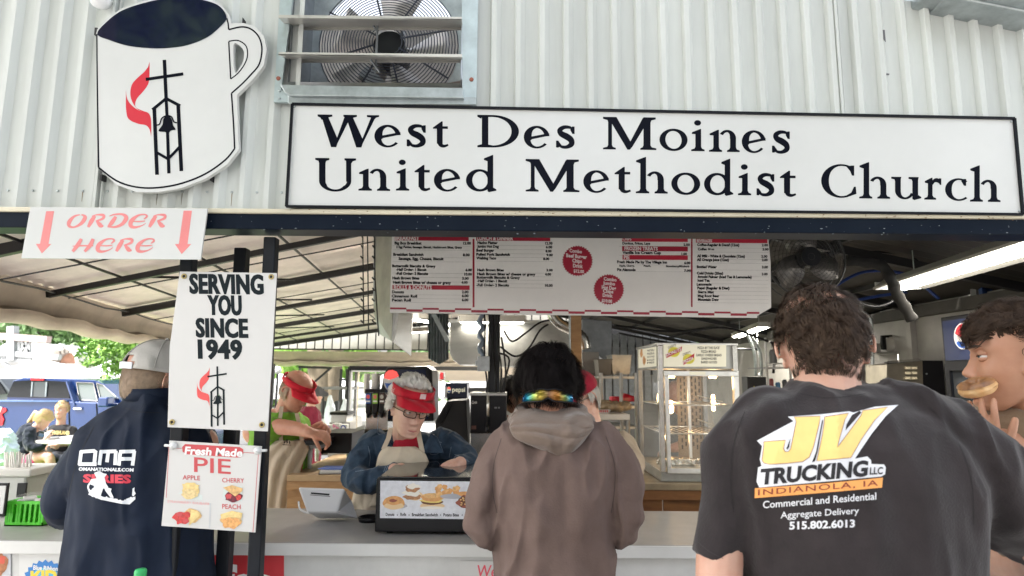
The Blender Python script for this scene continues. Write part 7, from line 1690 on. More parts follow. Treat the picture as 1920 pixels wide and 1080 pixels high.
def visor(par,c,rot,sc,m_,z0=.045,badge=None,tilt=0):
    vs=[];fs=[];n=48
    for i in range(n+1):
        a=2*math.pi*i/n
        for z in (z0-.016,z0+.026 if math.cos(a)>-.3 else z0+.012): vs.append(Vector(c)+rot@(Vector((.088*math.sin(a),.108*math.cos(a)-.004,z))*sc))
    for i in range(n): fs.append((2*i,2*i+2,2*i+3,2*i+1))
    o=link_mesh('visor_band',vs,fs,m_,par,None,True); o.modifiers.new('s','SOLIDIFY').thickness=.004
    vs=[];fs=[];n=18
    for i in range(n+1):
        a=R(-72+144*i/n)
        for k in range(5):
            u=k/4; ext=.072*(math.cos(a)**.7) 
            vs.append(Vector(c)+rot@(Vector((.089*math.sin(a)*(1-.03*u),.108*math.cos(a)-.002+ext*u,z0-.012-.026*u-.014*u*(abs(math.sin(a))**2)))*sc))
    for i in range(n):
        for k in range(4): fs.append((5*i+k,5*i+k+1,5*i+k+6,5*i+k+5))
    o=link_mesh('visor_brim',vs,fs,m_,par,None,True); o.modifiers.new('s','SOLIDIFY').thickness=.004
visor(lw,hc,hr,HS*1.03,vis,.078)
m=MB(); q=[hc+hr@(Vector((x,.113-abs(x)*.25,z))*1.03) for x,z in ((-.014,.078),(.012,.078),(.012,.100),(-.014,.100))]; m.slab(q,hr@Vector((0,.001,0))); m.build('visor_badge',mat('badge_pale',(.75,.55,.55),.5),lw)
def specs(par,c,rot,sc,col,lens=True):
    for s_ in (-1,1):
        pts=[]
        for t_ in np.linspace(0,2*math.pi,21):
            x=.031*s_+.024*math.copysign(abs(math.cos(t_))**.6,math.cos(t_)); z=.004+.016*math.copysign(abs(math.sin(t_))**.6,math.sin(t_)); pts.append(Vector(c)+rot@(Vector((x,.104-.5*x*x/.05,z))*sc))
        m=MB(); m.tube(pts,.0022*sc,6,cap=False); m.build('glasses_rim',col,par,smooth=True)
        if lens: m=MB(); m.add(pts[:-1],[tuple(range(20))]); m.build('glasses_lens',mat('lens_tint',(.45,.33,.26),.03,alpha=.30),par)
        m=MB(); m.tube([Vector(c)+rot@(Vector(v)*sc) for v in ((s_*.056,.092,.010),(s_*.076,.05,.010),(s_*.084,-.01,.006))],.002*sc,6); m.build('glasses_arm',col,par)
    m=MB(); m.tube([Vector(c)+rot@(Vector(v)*sc) for v in ((-.008,.108,.008),(0,.110,.011),(.008,.108,.008))],.002*sc,6); m.build('glasses_bridge',col,par)
specs(lw,hc,hr,HS,mat('tortoise',(.06,.03,.02),.25))
def cov_lady(d):
    if d.y>.15: return d.z>.80
    return d.z>(-.16 if abs(d.x)<.5 else .0)
hair('hair',hair_white,lw,hc,hr,1.06,cov_lady,lambda d:Vector((d.x*.5,-.4,.35 if d.z>.2 else -.8)),n=5000,L=(.030,.052),w=.0024,seed=22,clump=.010,curl=.5,lift=2.0,segs=4,gravity=.10)

# ---------------------------------------------------------------- man in green T-shirt
Y=4.0
gm=person('balding man in lime green T-shirt, red visor and long beige apron wrapping food',(P(520,940,Y).x,Y,0))
hc=P(555,732,3.95); hr=rotm(116,30,0); HS=1.0
b=Blob(); head(b,hc,hr,HS,nose=1.15); b.cap([P(525,800,4.02),P(536,765,4.0),hc+hr@Vector((0,-.02,-.05))],[.07,.06,.058]); b.cap([P(480,810,4.02),P(525,790,4.02),P(560,810,4.02)],[.08,.09,.07])
b.cap([P(505,805,3.86),P(515,800,3.84),P(555,804,3.78),P(583,812,3.72)],[.052,.05,.042,.030]); b.cap([P(562,810,4.05),P(560,830,4.0),P(588,806,3.9)],[.05,.045,.03])
hand(b,P(583,811,3.72),(1,.0,-.25),(0,.6,-.8),1,1.0,curl=(40,50,30)); hand(b,P(586,806,3.90),(.9,-.3,.35),(0,-.7,-.5),-1,1.0,curl=(35,45,25))
b.skin('body',mat('skin_ruddy',(.58,.30,.21),.5,0,.15,22,.15,90,sss=.2,col2=(.50,.22,.15)),gm,.006,2)
eyes(gm,hc,hr,HS,lid=MATS['skin_ruddy'])
b=Blob(); b.loft([psec(505,560,772,4.0,.08),psec(480,572,788,4.0,.12),psec(470,580,815,4.02,.15),psec(470,578,850,4.03,.16),psec(470,575,890,4.03,.16)][::-1],28,2.3); b.cap([P(490,800,3.98),P(500,806,3.90),P(512,803,3.85)],[.085,.078,.07],14); b.cap([P(560,800,4.05),P(565,815,4.04)],[.075,.065],14)
b.skin('t_shirt',fab('lime_cotton',(.16,.36,.035),.1,14,.2,200),gm,.009,4,folds(.008,31,9,8,.4))
ap2=fab('beige_apron_cloth',(.50,.42,.33),.08,8,.3,120,.1,.9)
sheet('apron',[(517,572,826),(500,578,845),(492,565,880),(492,556,940),(492,552,1010)],[3.86,3.85,3.84,3.84,3.84],ap2,gm,wob=.010)
b=Blob(); b.loft([psec(488,566,845,4.0,.14),psec(486,562,900,4.0,.15),psec(488,560,1000,4.0,.15),(P(524,1000,4).x,4.0,.08,.14,.12)][::-1],24); b.skin('trousers',fab('khaki_trousers',(.30,.25,.19)),gm,.014,3,folds(.010,33,9,5,.3))
for pts in (((528,762,3.88),(524,790,3.86),(527,828,3.85)),((556,775,3.9),(562,800,3.88),(566,828,3.85))):
    m=MB(); q=[P(*p) for p in pts]
    for i in range(2): d=Vector((.012,0,0)); m.slab([q[i]-d,q[i]+d,q[i+1]+d,q[i+1]-d],(0,.003,0))
    m.build('apron_strap',ap2,gm)
visor(gm,hc,hr,HS*1.04,vis,.050)
hair('hair',hair_sand,gm,hc,hr,1.02,lambda d:(-.45<d.z<.15 and d.y<.2),lambda d:Vector((0,-.2,-1)),n=1500,L=(.010,.018),w=.0018,seed=31,lift=.3,segs=3)
pcs=[G([[(532+x,813+y) for x,y in q]],0,1) for q in ([(0,2),(2,0),(3,3),(1,5)],[(5,-3),(7,-4),(8,4),(5,5)],[(9,0),(11,-1),(13,4),(10,6)],[(-2,6),(14,7),(14,8),(-2,7.5)])]
lay('apron_print',pcs,[ink],gm,0,mapper=lambda x,y,l:P(x,y+14,3.80))

# ---------------------------------------------------------------- capped worker behind the hoodie
Y=3.2
rw=person('older worker in dark red cap and beige shirt half hidden behind the hoodie',(P(1135,950,Y).x,Y,0))
hc=P(1086,745,3.15); hr=rotm(-128,24,0); HS=1.0
b=Blob(); head(b,hc,hr,HS); b.cap([P(1120,830,3.2),P(1105,795,3.18),hc+hr@Vector((0,-.03,-.05))],[.07,.062,.058]); b.cap([P(1050,850,3.2),P(1120,830,3.22),P(1180,860,3.2)],[.06,.08,.06]); b.cap([P(1180,860,3.2),P(1180,930,3.1),P(1110,930,2.95)],[.05,.04,.03])
b.skin('body',skin_old,rw,.0055,2)
eyes(rw,hc,hr,HS,lid=skin_old); specs(rw,hc,hr,HS,mat('thin_metal',(.3,.3,.3),.3,.8),True)
capr=fab('dark_red_cap',(.33,.012,.035),.1,20,.15,160,.1,.8)
m=MB(); b=Blob(); b.ell(hc+hr@(Vector((0,-.005,.040))*1.05),(.092,.115,.095),hr); b.skin('cap',capr,rw,.006,2,None,lambda co:(((co-np.array(hc))@np.array(hr))[:,2]>.028))
visor_pts=0
vs=[];fs=[]
for i in range(11):
    a=R(-55+110*i/10)
    for k in range(4): u=k/3; vs.append(hc+hr@(Vector((.090*math.sin(a),.112*math.cos(a)+.068*u*math.cos(a)**.6,.034-.016*u-.018*u*abs(math.sin(a))))*1.04))
for i in range(10):
    for k in range(3): fs.append((4*i+k,4*i+k+1,4*i+k+5,4*i+k+4))
link_mesh('cap_brim',vs,fs,capr,rw,None,True).modifiers.new('s','SOLIDIFY').thickness=.004
hair('hair',mat('hair_grey',(.50,.48,.45),.5),rw,hc,hr,1.04,lambda d:(-.5<d.z<.22 and d.y<.15 and not(abs(d.x)>.75 and d.z<0 and d.y>-.3)),lambda d:Vector((0,-.2,-1)),n=2500,L=(.015,.03),w=.0015,seed=41,lift=.5,segs=3)
b=Blob(); b.loft([psec(1085,1135,800,3.18,.08),psec(1060,1170,818,3.2,.12),psec(1045,1192,850,3.2,.15),psec(1045,1198,890,3.2,.16),psec(1045,1195,960,3.2,.16),(P(1120,960,3.2).x,3.2,.5,.20,.15)][::-1],28,2.3); b.cap([P(1165,835,3.2),P(1183,865,3.14),P(1180,895,3.06)],[.075,.066,.060],14)
b.skin('shirt',fab('beige_shirt_cloth',(.40,.32,.24),.1,10,.25,150),rw,.009,4,folds(.009,43,9,6,.4))

# ---------------------------------------------------------------- dark haired woman glimpsed beside the hoodie head
dw=person('woman with black hair and white collar glimpsed beside the coffee brewer',(P(965,860,4.6).x,4.6,0))
hc=P(962,738,4.6); hr=rotm(120,15,0); b=Blob(); head(b,hc,hr,.95); b.cap([P(960,800,4.62),P(960,770,4.6),hc],[.06,.05,.05]); b.skin('body',mat('skin_brown',(.26,.13,.08),.5),dw,.007,2)
hair('hair',hair_black,dw,hc,hr,1.05,lambda d:d.z>-.3 if d.y<.3 else d.z>.35,fl_long,n=2500,L=(.04,.08),w=.0025,seed=51,segs=4)
b=Blob(); b.loft([psec(935,985,782,4.6,.07),psec(915,1010,800,4.62,.12),psec(908,1015,860,4.62,.14),psec(910,1012,980,4.62,.14)][::-1],24); b.skin('shirt',blk_matte,dw,.011,3); m=MB(); m.slab([P(943,765,4.5),P(962,778,4.47),P(958,782,4.47),P(940,770,4.5)],(0,.005,0)); m.build('collar',white_lam,dw)

# ---------------------------------------------------------------- cook in white seen through the warmer
ck=person('bald cook in white coat bending over, seen through the glass food warmer',(P(1290,900,5.0).x,5.0,0))
hc=P(1272,745,4.95); hr=rotm(-100,40,0); b=Blob(); head(b,hc,hr,1.05); b.cap([P(1300,770,5.0),hc],[.07,.06]); b.cap([P(1295,790,4.95),P(1285,830,4.85),P(1262,840,4.8)],[.05,.045,.035]); hand(b,P(1262,838,4.8),(-1,0,-.3),(0,0,-1),1,1.0); b.skin('body',skin_old,ck,.008,2)
hair('hair',hair_sand,ck,hc,hr,1.03,lambda d:(-.45<d.z<.1 and d.y<.1),lambda d:Vector((0,0,-1)),n=900,L=(.01,.02),w=.003,seed=61,segs=2)
b=Blob(); b.loft([psec(1285,1318,745,5.02,.09),psec(1278,1332,765,5.02,.14),psec(1278,1336,800,5.02,.17),psec(1280,1336,860,5.02,.17),(P(1308,860,5).x,5.02,.3,.14,.14)][::-1],24); b.cap([P(1292,775,4.95),P(1290,812,4.9)],[.075,.06],12); b.skin('white_coat',fab('white_coat_cloth',(.62,.60,.54)),ck,.011,3,folds(.010,63,9,6,.4))
# ================================================================== outside, beyond the stand
def leaves(name,blobs,n,size,m,parent,seed=1):
    rng=np.random.RandomState(seed); V=[];Fc=[]; tot=sum(b[1][0]*b[1][1]*b[1][2] for b in blobs)
    for c,r_ in blobs:
        k=max(20,int(n*r_[0]*r_[1]*r_[2]/tot))
        d=rng.normal(size=(k,3)); d/=np.linalg.norm(d,axis=1)[:,None]; rad=rng.uniform(.35,1.0,k)**.45
        # clumps
        p=np.array(c)+d*rad[:,None]*np.array(r_)
        ph=np.sin(p[:,0]*5.1/max(r_[0],.5)+seed)*np.sin(p[:,1]*4.3/max(r_[1],.5))*np.sin(p[:,2]*5.7/max(r_[2],.5)+1); keep=ph>-.25
        p=p[keep]
        for q in p:
            a=rng.normal(size=3); a/=np.linalg.norm(a); b_=np.cross(a,rng.normal(size=3)); b_/=np.linalg.norm(b_); s_=size*rng.uniform(.6,1.4)
            i=len(V); V+= [q-a*s_,q+b_*s_*.45,q+a*s_,q-b_*s_*.45]; Fc.append((i,i+1,i+2,i+3))
    return link_mesh(name,V,Fc,m,parent)
def tree(label,x,y,h,blobs,n,size,m,tr=.2,seed=1,group=None,cat='tree'):
    t=thing('tree',label,cat,(x,y,0),group); mm=MB(); rng=random.Random(seed)
    mm.tube([(x,y,0),(x+.1*tr,y,h*.4),(x-.3*tr,y,h*.75)],tr,10,radii=[tr*1.25,tr*.95,tr*.5])
    for k in range(5):
        a=rng.uniform(0,6.28); z=h*rng.uniform(.4,.65); mm.tube([(x,y,z),(x+math.cos(a)*h*.15,y+math.sin(a)*h*.15,z+h*.16),(x+math.cos(a)*h*.28,y+math.sin(a)*h*.28,z+h*.30)],tr*.4,7,radii=[tr*.45,tr*.28,tr*.1])
    mm.build('trunk',bark,t,smooth=True); leaves('crown',blobs,n,size,m,t,seed); return t
# bright tree just outside the rolled canvas
c=P(222,672,13.2); tree('bright green leafy tree right of the brick arch, above the pickup cab',c.x+.3,13.6,3.2,[((c.x,13.2,c.z+.15),(.72,.8,.50)),((c.x+.75,13.4,c.z+.25),(.8,.8,.75)),((c.x-.25,13.2,c.z+.3),(.4,.5,.28)),((c.x+.45,13.0,c.z-.35),(.6,.6,.28))],5200,.055,leafm,.09,3)
# far trees
rows=[(20,615,52,7,'hazy green tree behind the white truss roof'),(70,628,50,5,'low hazy green tree between truss and brick arch'),(170,640,55,6,'dull green tree behind the brick arch'),(300,650,50,7,'tall green tree behind the pickup cab'),(430,660,42,7,'green tree screened by the signs on the posts'),(540,692,34,4.2,'green tree behind the globe lights'),(1000,640,45,8,'dark far tree behind the kitchen'),(700,660,48,7,'pale green far tree beyond the glass merchandiser')]
for i,(px,py,Yt,r_,lb) in enumerate(rows):
    c=P(px,py,Yt); zc=max(c.z+.5,r_*.7); tree(lb,c.x,Yt,zc+r_*.5,[((c.x,Yt,zc),(r_,r_*.8,r_*.75)),((c.x-r_*.6,Yt,zc-r_*.3),(r_*.6,r_*.6,r_*.5)),((c.x+r_*.6,Yt,zc-r_*.2),(r_*.6,r_*.6,r_*.5))],3200,.30,leafm2 if i!=5 else leafm,.35,20+i,'trees beyond the fairground road')
# far hedge line
g=[]; 
for i in range(26): g.append(((-70+i*5.6,62,2.4+1.0*math.sin(i*1.7)),(4.2,3,3.2+.8*math.sin(i*2.3))))
o=leaves('distant_foliage',g,9000,.55,leafm2,None,77); tag(o,'far line of green trees closing the view beyond the fairground','trees',kind='stuff')
# brick arch building
t=thing('arch_building','pale arched pavilion front with brick infill rising behind white tents','building',(P(130,690,34).x,34,0))
YA=34
def pa(x,y): return (P(x,y,YA).x,P(x,y,YA).z)
cx,cz=pa(128,682)
def archring(r0,r1,y0,y1,name,m_,cxx=cx,czz=cz,a0=0,a1=180,flat=1.0):
    m=MB(); n=24; vs=[];
    for k in range(n+1):
        a=R(a0+(a1-a0)*k/n)
        for r_ in (r0,r1):
            for y in (y0,y1): vs.append((cxx+r_*math.cos(a),y,czz+r_*math.sin(a)*flat))
    fs=[]
    for k in range(n):
        b_=4*k; fs+= [(b_,b_+2,b_+6,b_+4),(b_+1,b_+5,b_+7,b_+3),(b_+2,b_+3,b_+7,b_+6),(b_,b_+4,b_+5,b_+1)]
    m.add(vs,fs); return m.build(name,m_,t)
k_=YA/F
conl=mat('pale_concrete',(.60,.57,.54),.8,0,.12,1); brickm=mat('arch_brick',(.50,.27,.19),.85,0,.25,3,.2,20)
archring(32*k_,40*k_,YA-.3,YA+6,'roof_arch',tentm,pa(112,0)[0]); archring(27*k_,32*k_,YA-.6,YA,'arch_ring',conl); archring(20*k_,27*k_,YA-.1,YA+.3,'arch_ring',mat('conc_mid',(.30,.27,.25),.8),)
m=MB(); m.poly([[(cx+20*k_*math.cos(R(a)),YA+.2,cz+20*k_*math.sin(R(a))) for a in range(0,181,9)]],(0,.2,0)); m.build('brick_tympanum',brickm,t)
m=MB(); m.slab([(cx-34*k_,YA+.1,0),(cx+34*k_,YA+.1,0),(cx+34*k_,YA+.1,cz+.02),(cx-34*k_,YA+.1,cz+.02)],(0,5,0)); m.build('wall',conl,t)
m=MB(); m.box((cx-2*k_,YA-.8,cz+24*k_),(cx+2*k_,YA-.5,cz+36*k_)); m.build('keystone',tentm,t)
for a in range(18,170,19):
    m=MB(); m.bar((cx+20*k_*math.cos(R(a)),YA-.12,cz+20*k_*math.sin(R(a))),(cx+27*k_*math.cos(R(a)),YA-.12,cz+27*k_*math.sin(R(a))),.12); m.build('arch_joint',conl,t)
# stage canopy of white trusses
t=thing('stage_canopy','white steel truss canopy on scaffold posts behind the tents','stage canopy',(P(50,700,26).x,26,0)); wtm=mat('truss_white',(.36,.37,.38),.5)
def seg(x0,y0,x1,y1,w,Y=26,name='truss_bar',m_=None): m=MB(); m.bar(P(x0,y0,Y),P(x1,y1,Y),w); return m.build(name,m_ or wtm,t)
seg(-30,628,92,637,.28,m_=mat('roof_red',(.40,.30,.29),.7)); seg(-30,659,112,670,.22); seg(-30,676,60,676,.14); seg(24,612,24,676,.3); seg(-30,664,-30,690,.2)
for k in range(9): x=-20+k*9; seg(x,661+k*.6,x+4.5,675,.09); seg(x+4.5,675,x+9,662+k*.6,.09)
for a in ((36,640,36,662),(36,662,55,640),(55,640,55,664),(62,668,28,690),(0,676,22,690),(40,640,56,660)): seg(*a,.10,m_=mat('truss_grey',(.35,.36,.37),.5))
m=MB(); m.box(P(-30,720,27),P(80,676,27.5)); m.build('stage_back',mat('stage_shade',(.22,.22,.22),.8),t)
# tents
def tent(label,pxc,pya,pxl,pxr,pye,Y,group='white tents across the road'):
    a=P(pxc,pya,Y+2); l=P(pxl,pye,Y); r_=P(pxr,pye,Y); t=thing('tent',label,'tent',((l.x+r_.x)/2,Y,0),group)
    cs=[Vector((l.x,Y,l.z)),Vector((r_.x,Y,l.z)),Vector((r_.x,Y+4,l.z)),Vector((l.x,Y+4,l.z))]; m=MB(); vs=[];fs=[]; n=8
    for i in range(4):
        p,q=cs[i],cs[(i+1)%4]; b0=len(vs)
        for j in range(n+1):
            u=j/n; s_=-.10*math.sin(math.pi*u)*(a.z-l.z)
            vs+= [p.lerp(a,u)+Vector((0,0,s_)),q.lerp(a,u)+Vector((0,0,s_))]
        for j in range(n): fs.append((b0+2*j,b0+2*j+1,b0+2*j+3,b0+2*j+2))
    m.add(vs,fs); m.build('tent_roof',tentm,t,smooth=False)
    for i in range(4):
        p,q=cs[i],cs[(i+1)%4]; m=MB(); m.slab([p,q,q-Vector((0,0,.35)),p-Vector((0,0,.35))],(q-p).cross(Vector((0,0,1))).normalized()*.012); m.build('tent_valance',tentm,t); m=MB(); m.tube([p,(p.x,p.y,0)],.04,6); m.build('tent_pole',alu,t)
    return t
tent('large white peaked tent behind the pickup cab and truss',72,672,-60,128,705,19)
tent('white peaked tent right of the brick arch behind the pickup',205,676,118,330,708,21)
tent('small white pointed tent seen behind the green shirted man',524,700,505,556,722,16)
tent('white tent seen behind the maroon hoodie and tree trunk',612,700,560,660,726,19)
tent('wide white tent glimpsed beyond the glass merchandiser',740,690,670,830,722,22)
tent('wide white tent glimpsed beyond the coffee brewer',930,680,850,1010,722,18)
m=MB(); m.box(P(150,716,23),P(260,745,23.2)); tag(m.build('long_fence',mat('fence_grey',(.42,.41,.36),.8,0,.2,3),None,loc=P(200,745,23)),'long grey tan fence behind the pickup bonnet','fence')
# blue pickup
TY=10.6; GZ=-.22
bl=mat('truck_blue',(.012,.042,.17),.14,.3,.1,2,coat=.9); chrome=mat('chrome',(.75,.75,.75),.08,1)
t=thing('pickup_truck','dark blue crew cab pickup truck parked on the road side with red tail lamp','pickup truck',(P(100,760,TY).x,TY,GZ)); LOCW[t.name]=Vector(t.location)
def tp(x,y,d=0): p=P(x,y,TY); return Vector((p.x,TY+d,p.z))
bed=[(-330,758),(0,749),(96,751),(150,752),(225,756),(330,768),(352,800),(356,860),(330,868),(-330,868)]
body=[(-60,750),(0,748),(124,750),(133,768),(205,755),(300,770),(352,785),(356,862),(-60,862)]
m=MB(); m.poly([[tp(x,y) for x,y in [(-40,751),(30,749),(125,752),(230,757),(330,768),(350,790),(354,850),(330,862),(-40,862)]]],(0,1.9,0)); m.build('body',bl,t,bevel=.05)
cabp=[(2,748),(14,714),(34,708),(112,710),(168,713),(186,720),(214,748),(226,758),(2,752)]
m=MB(); m.poly([[tp(x,y,.12) for x,y in cabp]],(0,1.66,0)); m.build('cab',bl,t,bevel=.04)
m=MB(); m.poly([[tp(x,y,.105) for x,y in ((3,745),(16,715),(48,713),(86,714),(119,716),(122,747),(52,746))]],(0,.02,0)); m.build('rear_window',glass_dk,t)
m=MB(); m.poly([[tp(x,y,.10) for x,y in ((50,744),(53,716),(80,716),(76,745))]],(0,.02,0)); m.build('sliding_pane',mat('glass_mid',(.06,.07,.08),.08,spec=.8),t)
for xs_ in (51,78): m=MB(); m.bar(tp(xs_,744,.095),tp(xs_+2,716,.095),.02); m.build('window_bar',mat('win_bar',(.30,.32,.36),.4),t)
for pts in (((136,717),(168,718),(176,752),(142,750)),((174,718),(186,722),(214,747),(182,752))):
    m=MB(); m.poly([[tp(x,y,.105) for x,y in pts]],(0,.02,0)); m.build('side_window',mat('window_sky',(.16,.19,.20),.05,spec=.9,coat=.6),t)
    m=MB(); q=[tp(x,y,.10) for x,y in pts]; 
    for i in range(4): m.bar(q[i],q[(i+1)%4],.022,.01)
    m.build('window_trim',chrome,t)
m=MB(); m.bar(tp(122,716,.09),tp(142,760,.02),.09,.03); m.build('cab_pillar',bl,t)
m=MB(); m.bar(tp(-40,752,-.01),tp(128,752,-.01),.05,.02); m.build('bed_highlight',mat('bed_highlight_blue',(.12,.20,.42),.2,.3),t)  # highlight along the bed side, painted as a paler blue bar
m=MB(); m.obox(tp(62,711,.10),(.22,.02,.04)); m.build('brake_lamp',mat('lamp_red',(.60,.02,.03),.2),t); 
m=MB(); m.poly([[tp(x,y,-.02) for x,y in ((-8,764),(12,765),(14,770),(5,777),(9,786),(6,797),(-10,798))]],(0,.03,0)); m.build('tail_lamp',mat('lamp_red2',(.70,.03,.05),.15),t)
m=MB(); m.poly([[tp(x,y,-.025) for x,y in ((-4,762),(6,763),(2,774),(-4,776))]],(0,.01,0)); m.build('lamp_lens',white_lam,t)
for xw in (62,300):
    m=MB(); c=tp(xw,842,.0); m.lathe([(.0,-.06),(.26,-.06),(.40,-.02),(.41,.10),(.3,.20),(0,.2)],(c.x,TY+.02,GZ+.41),28,0,Matrix.Rotation(R(-90),3,'X')); m.build('wheel_tyre',blk_matte,t,smooth='auto'); m=MB(); m.lathe([(0,-.075),(.22,-.075),(.25,-.06),(0,-.05)],(c.x,TY+.02,GZ+.41),20,0,Matrix.Rotation(R(-90),3,'X')); m.build('wheel_rim',alu,t)
    m=MB(); pts=[(c.x+.50*math.cos(a),TY-.02,GZ+.42+.48*math.sin(a)) for a in np.linspace(0.05,math.pi-.05,16)]; m.tube(pts,.03,6); m.build('wheel_arch',blk_plastic,t,smooth=True)
m=MB(); m.obox(tp(147,766,-.02),(.14,.02,.03)); m.build('door_handle',chrome,t); m=MB(); m.bar(tp(129,756,-.006),tp(132,850,-.006),.012); m.bar(tp(181,756,-.006),tp(186,850,-.006),.012); m.build('door_seam',blk_plastic,t)
m=MB(); m.obox(tp(206,753,-.10),(.16,.18,.16)); m.build('side_mirror',bl,t,bevel=.02)
# second vehicle sliver and covered object at the very edge
t=thing('parked_car','grey car showing its side window beyond the tail of the pickup','car',(P(-10,760,12.6).x,12.6,GZ)); LOCW[t.name]=Vector(t.location); m=MB(); m.poly([[P(x,y,12.6) for x,y in ((-90,745),(-60,712),(0,709),(22,735),(60,750),(60,820),(-90,820))]],(0,1.6,0)); m.build('body',mat('car_grey',(.12,.13,.14),.25,.5),t,bevel=.04); m=MB(); m.poly([[P(x,y,12.57) for x,y in ((-50,744),(-48,718),(-2,715),(12,738))]],(0,.02,0)); m.build('side_window',glass_dk,t)
b_=Blob(); c=P(0,848,7.4)
for dx,dz,r_ in ((-.12,.10,.16),(.02,.14,.13),(.07,.02,.12),(-.1,-.08,.18),(.05,-.10,.12)): b_.ell((c.x+dx,7.4,c.z+dz),(r_,r_,r_))
b_.box((c.x-.25,7.3,0),(c.x+.10,7.5,c.z)); o=b_.skin('plastic_bag',mat('pale_blue_plastic',(.55,.66,.76),.25),None,.015,3,folds(.02,71,12,9,.4,.008)); tag(o,'pale blue plastic bag lining a bin on the grass','rubbish bag')
# picnic table, girl and boy
PT=8.2
t=thing('picnic_table','grey topped picnic table where the two young people eat','picnic table',(P(110,830,PT).x,PT,0)); a=P(57,826,PT); m=MB(); m.box((a.x,PT,a.z-.045),(a.x+1.7,PT+.75,a.z)); m.build('table_top',mat('table_grey',(.50,.49,.47),.6),t,bevel=.008)
for dx in (.28,1.4): m=MB(); m.box((a.x+dx,PT+.3,0),(a.x+dx+.06,PT+.36,a.z-.045)); m.build('table_leg',galv,t)
m=MB(); m.box((a.x,PT+.9,.42),(a.x+1.7,PT+1.15,.46)); m.build('bench_seat',MATS['table_grey'],t); m=MB(); m.box((a.x-.4,PT-.05,.40),(a.x-.05,PT+.7,.45)); m.build('bench_seat',MATS['table_grey'],t)
for x_,y_ in ((a.x-.25,PT+.3),(a.x+.8,PT+1.0)): m=MB(); m.box((x_-.03,y_-.03,0),(x_+.03,y_+.03,.42)); m.build('bench_leg',galv,t)
g_=person('blond girl in dark jacket and pink shorts bending over her food at the picnic table',(P(62,860,PT).x,PT+.25,0)); Yg=PT+.15
hc=P(82,789,Yg); hr=rotm(100,38,0); b=Blob(); head(b,hc,hr,.92); b.cap([P(60,808,Yg),hc],[.06,.055]); 
b.cap([P(52,862,Yg),P(72,858,Yg-.05),P(92,858,Yg-.1),P(94,890,Yg-.1),P(86,925,Yg-.1)],[.11,.09,.06,.05,.035]); b.cap([P(78,838,Yg-.1),P(90,818,Yg-.1)],[.035,.03]); hand(b,P(86,820,Yg-.1),(.5,0,1),(0,1,0),1,.8); b.skin('body',skin_pale,g_,.011,2)
hair('hair',hair_blond,g_,hc,hr,1.0,lambda d:d.z>-.25 if d.y<.3 else d.z>.45,lambda d:Vector((0,-1,-.1)),n=1600,L=(.05,.09),w=.0035,seed=81,segs=3,lift=.2)
m=MB(); m.tube([hc+hr@Vector((0,-.10,.03)),hc+hr@Vector((0,-.17,.0)),P(56,790,Yg+.02),P(50,800,Yg+.02)],.03,8,radii=[.02,.035,.03,.008]); m.build('ponytail',hair_blond,g_,smooth=True)
b=Blob(); b.cap([P(54,808,Yg),P(46,835,Yg),P(46,862,Yg)],[.11,.15,.155],16); b.cap([P(56,810,Yg-.12),P(58,838,Yg-.15),P(80,836,Yg-.12)],[.075,.065,.05]); b.skin('jacket',fab('dark_zip_jacket',(.015,.020,.032)),g_,.014,3,folds(.012,83,10,8,.4))
b=Blob(); b.cap([P(46,862,Yg),P(62,864,Yg-.05)],[.13,.105]); b.skin('shorts',fab('pink_shorts_cloth',(.65,.04,.16)),g_,.014,2)
m=MB(); m.lathe([(.025,0),(.035,.10),(.03,.10),(0,.005)],P(88,826,PT+.05),14); m.tube([P(88,812,PT+.05),P(90,800,PT+.05)],.004,5); tag(m.build('drink_cup',white_lam,None,loc=P(88,826,PT+.05),smooth=True),'white drink cup with straw on the picnic table before the girl','cup')
m=MB(); m.lathe([(.06,0),(.09,.025),(.085,.025),(.05,.004),(0,.004)],(P(98,826,PT+.2).x,PT+.2,P(98,826,PT).z),14); tag(m.build('food_plate',white_lam,None,loc=P(98,826,PT+.2)),'white paper plate on the picnic table between the girl and boy','plate')
q_=person('blond boy in black T-shirt with gold lettering sitting at the picnic table',(P(115,860,PT+.95).x,PT+.95,0)); Yb2=PT+.95
hc=P(116,769,Yb2); hr=rotm(178,5,0); b=Blob(); head(b,hc,hr,1.0); b.cap([P(114,800,Yb2+.03),hc],[.06,.055]); b.cap([P(132,812,Yb2),P(136,828,Yb2-.1),P(100,834,Yb2-.4)],[.05,.045,.035]); b.cap([P(98,812,Yb2),P(94,828,Yb2-.1),P(106,838,Yb2-.4)],[.05,.045,.035]); hand(b,P(104,835,Yb2-.42),(-1,-.3,0),(0,0,-1),1,.9); b.skin('body',skin_pale,q_,.011,2); eyes(q_,hc,hr,1.0,hair_sand)
m=MB(); m.tube([hc+hr@Vector((x,.094,-.072)) for x in (-.02,0,.02)],.004,6); m.build('mouth',lip,q_)
hair('hair',hair_blond,q_,hc,hr,1.03,lambda d:d.z>.42 if d.y>.1 else d.z>-.15,lambda d:Vector((d.x,.4,.2)),n=1400,L=(.02,.04),w=.004,seed=91,segs=3,lift=.5)
b=Blob(); b.loft([psec(100,128,796,Yb2+.03,.07),psec(92,137,803,Yb2+.02,.11),psec(92,138,825,Yb2+.02,.13),psec(92,136,855,Yb2+.04,.14)][::-1],24); b.cap([P(96,808,Yb2),P(94,820,Yb2-.03)],[.075,.065]); b.cap([P(134,808,Yb2),P(137,820,Yb2-.03)],[.075,.065])
ts=b.skin('t_shirt',fab('black_tee',(.012,.012,.014)),q_,.013,3); lay('chest_print',[T('HIGHLAND',98,814,130,6.5,.03,0,.04,0,1,2),T('TRACK',101,823,126,4.5,.03,0,.03,0,1,2)],[mat('print_gold',(.60,.48,.20),.6)],q_,0,mapper=surf_mapper([ts],.004))
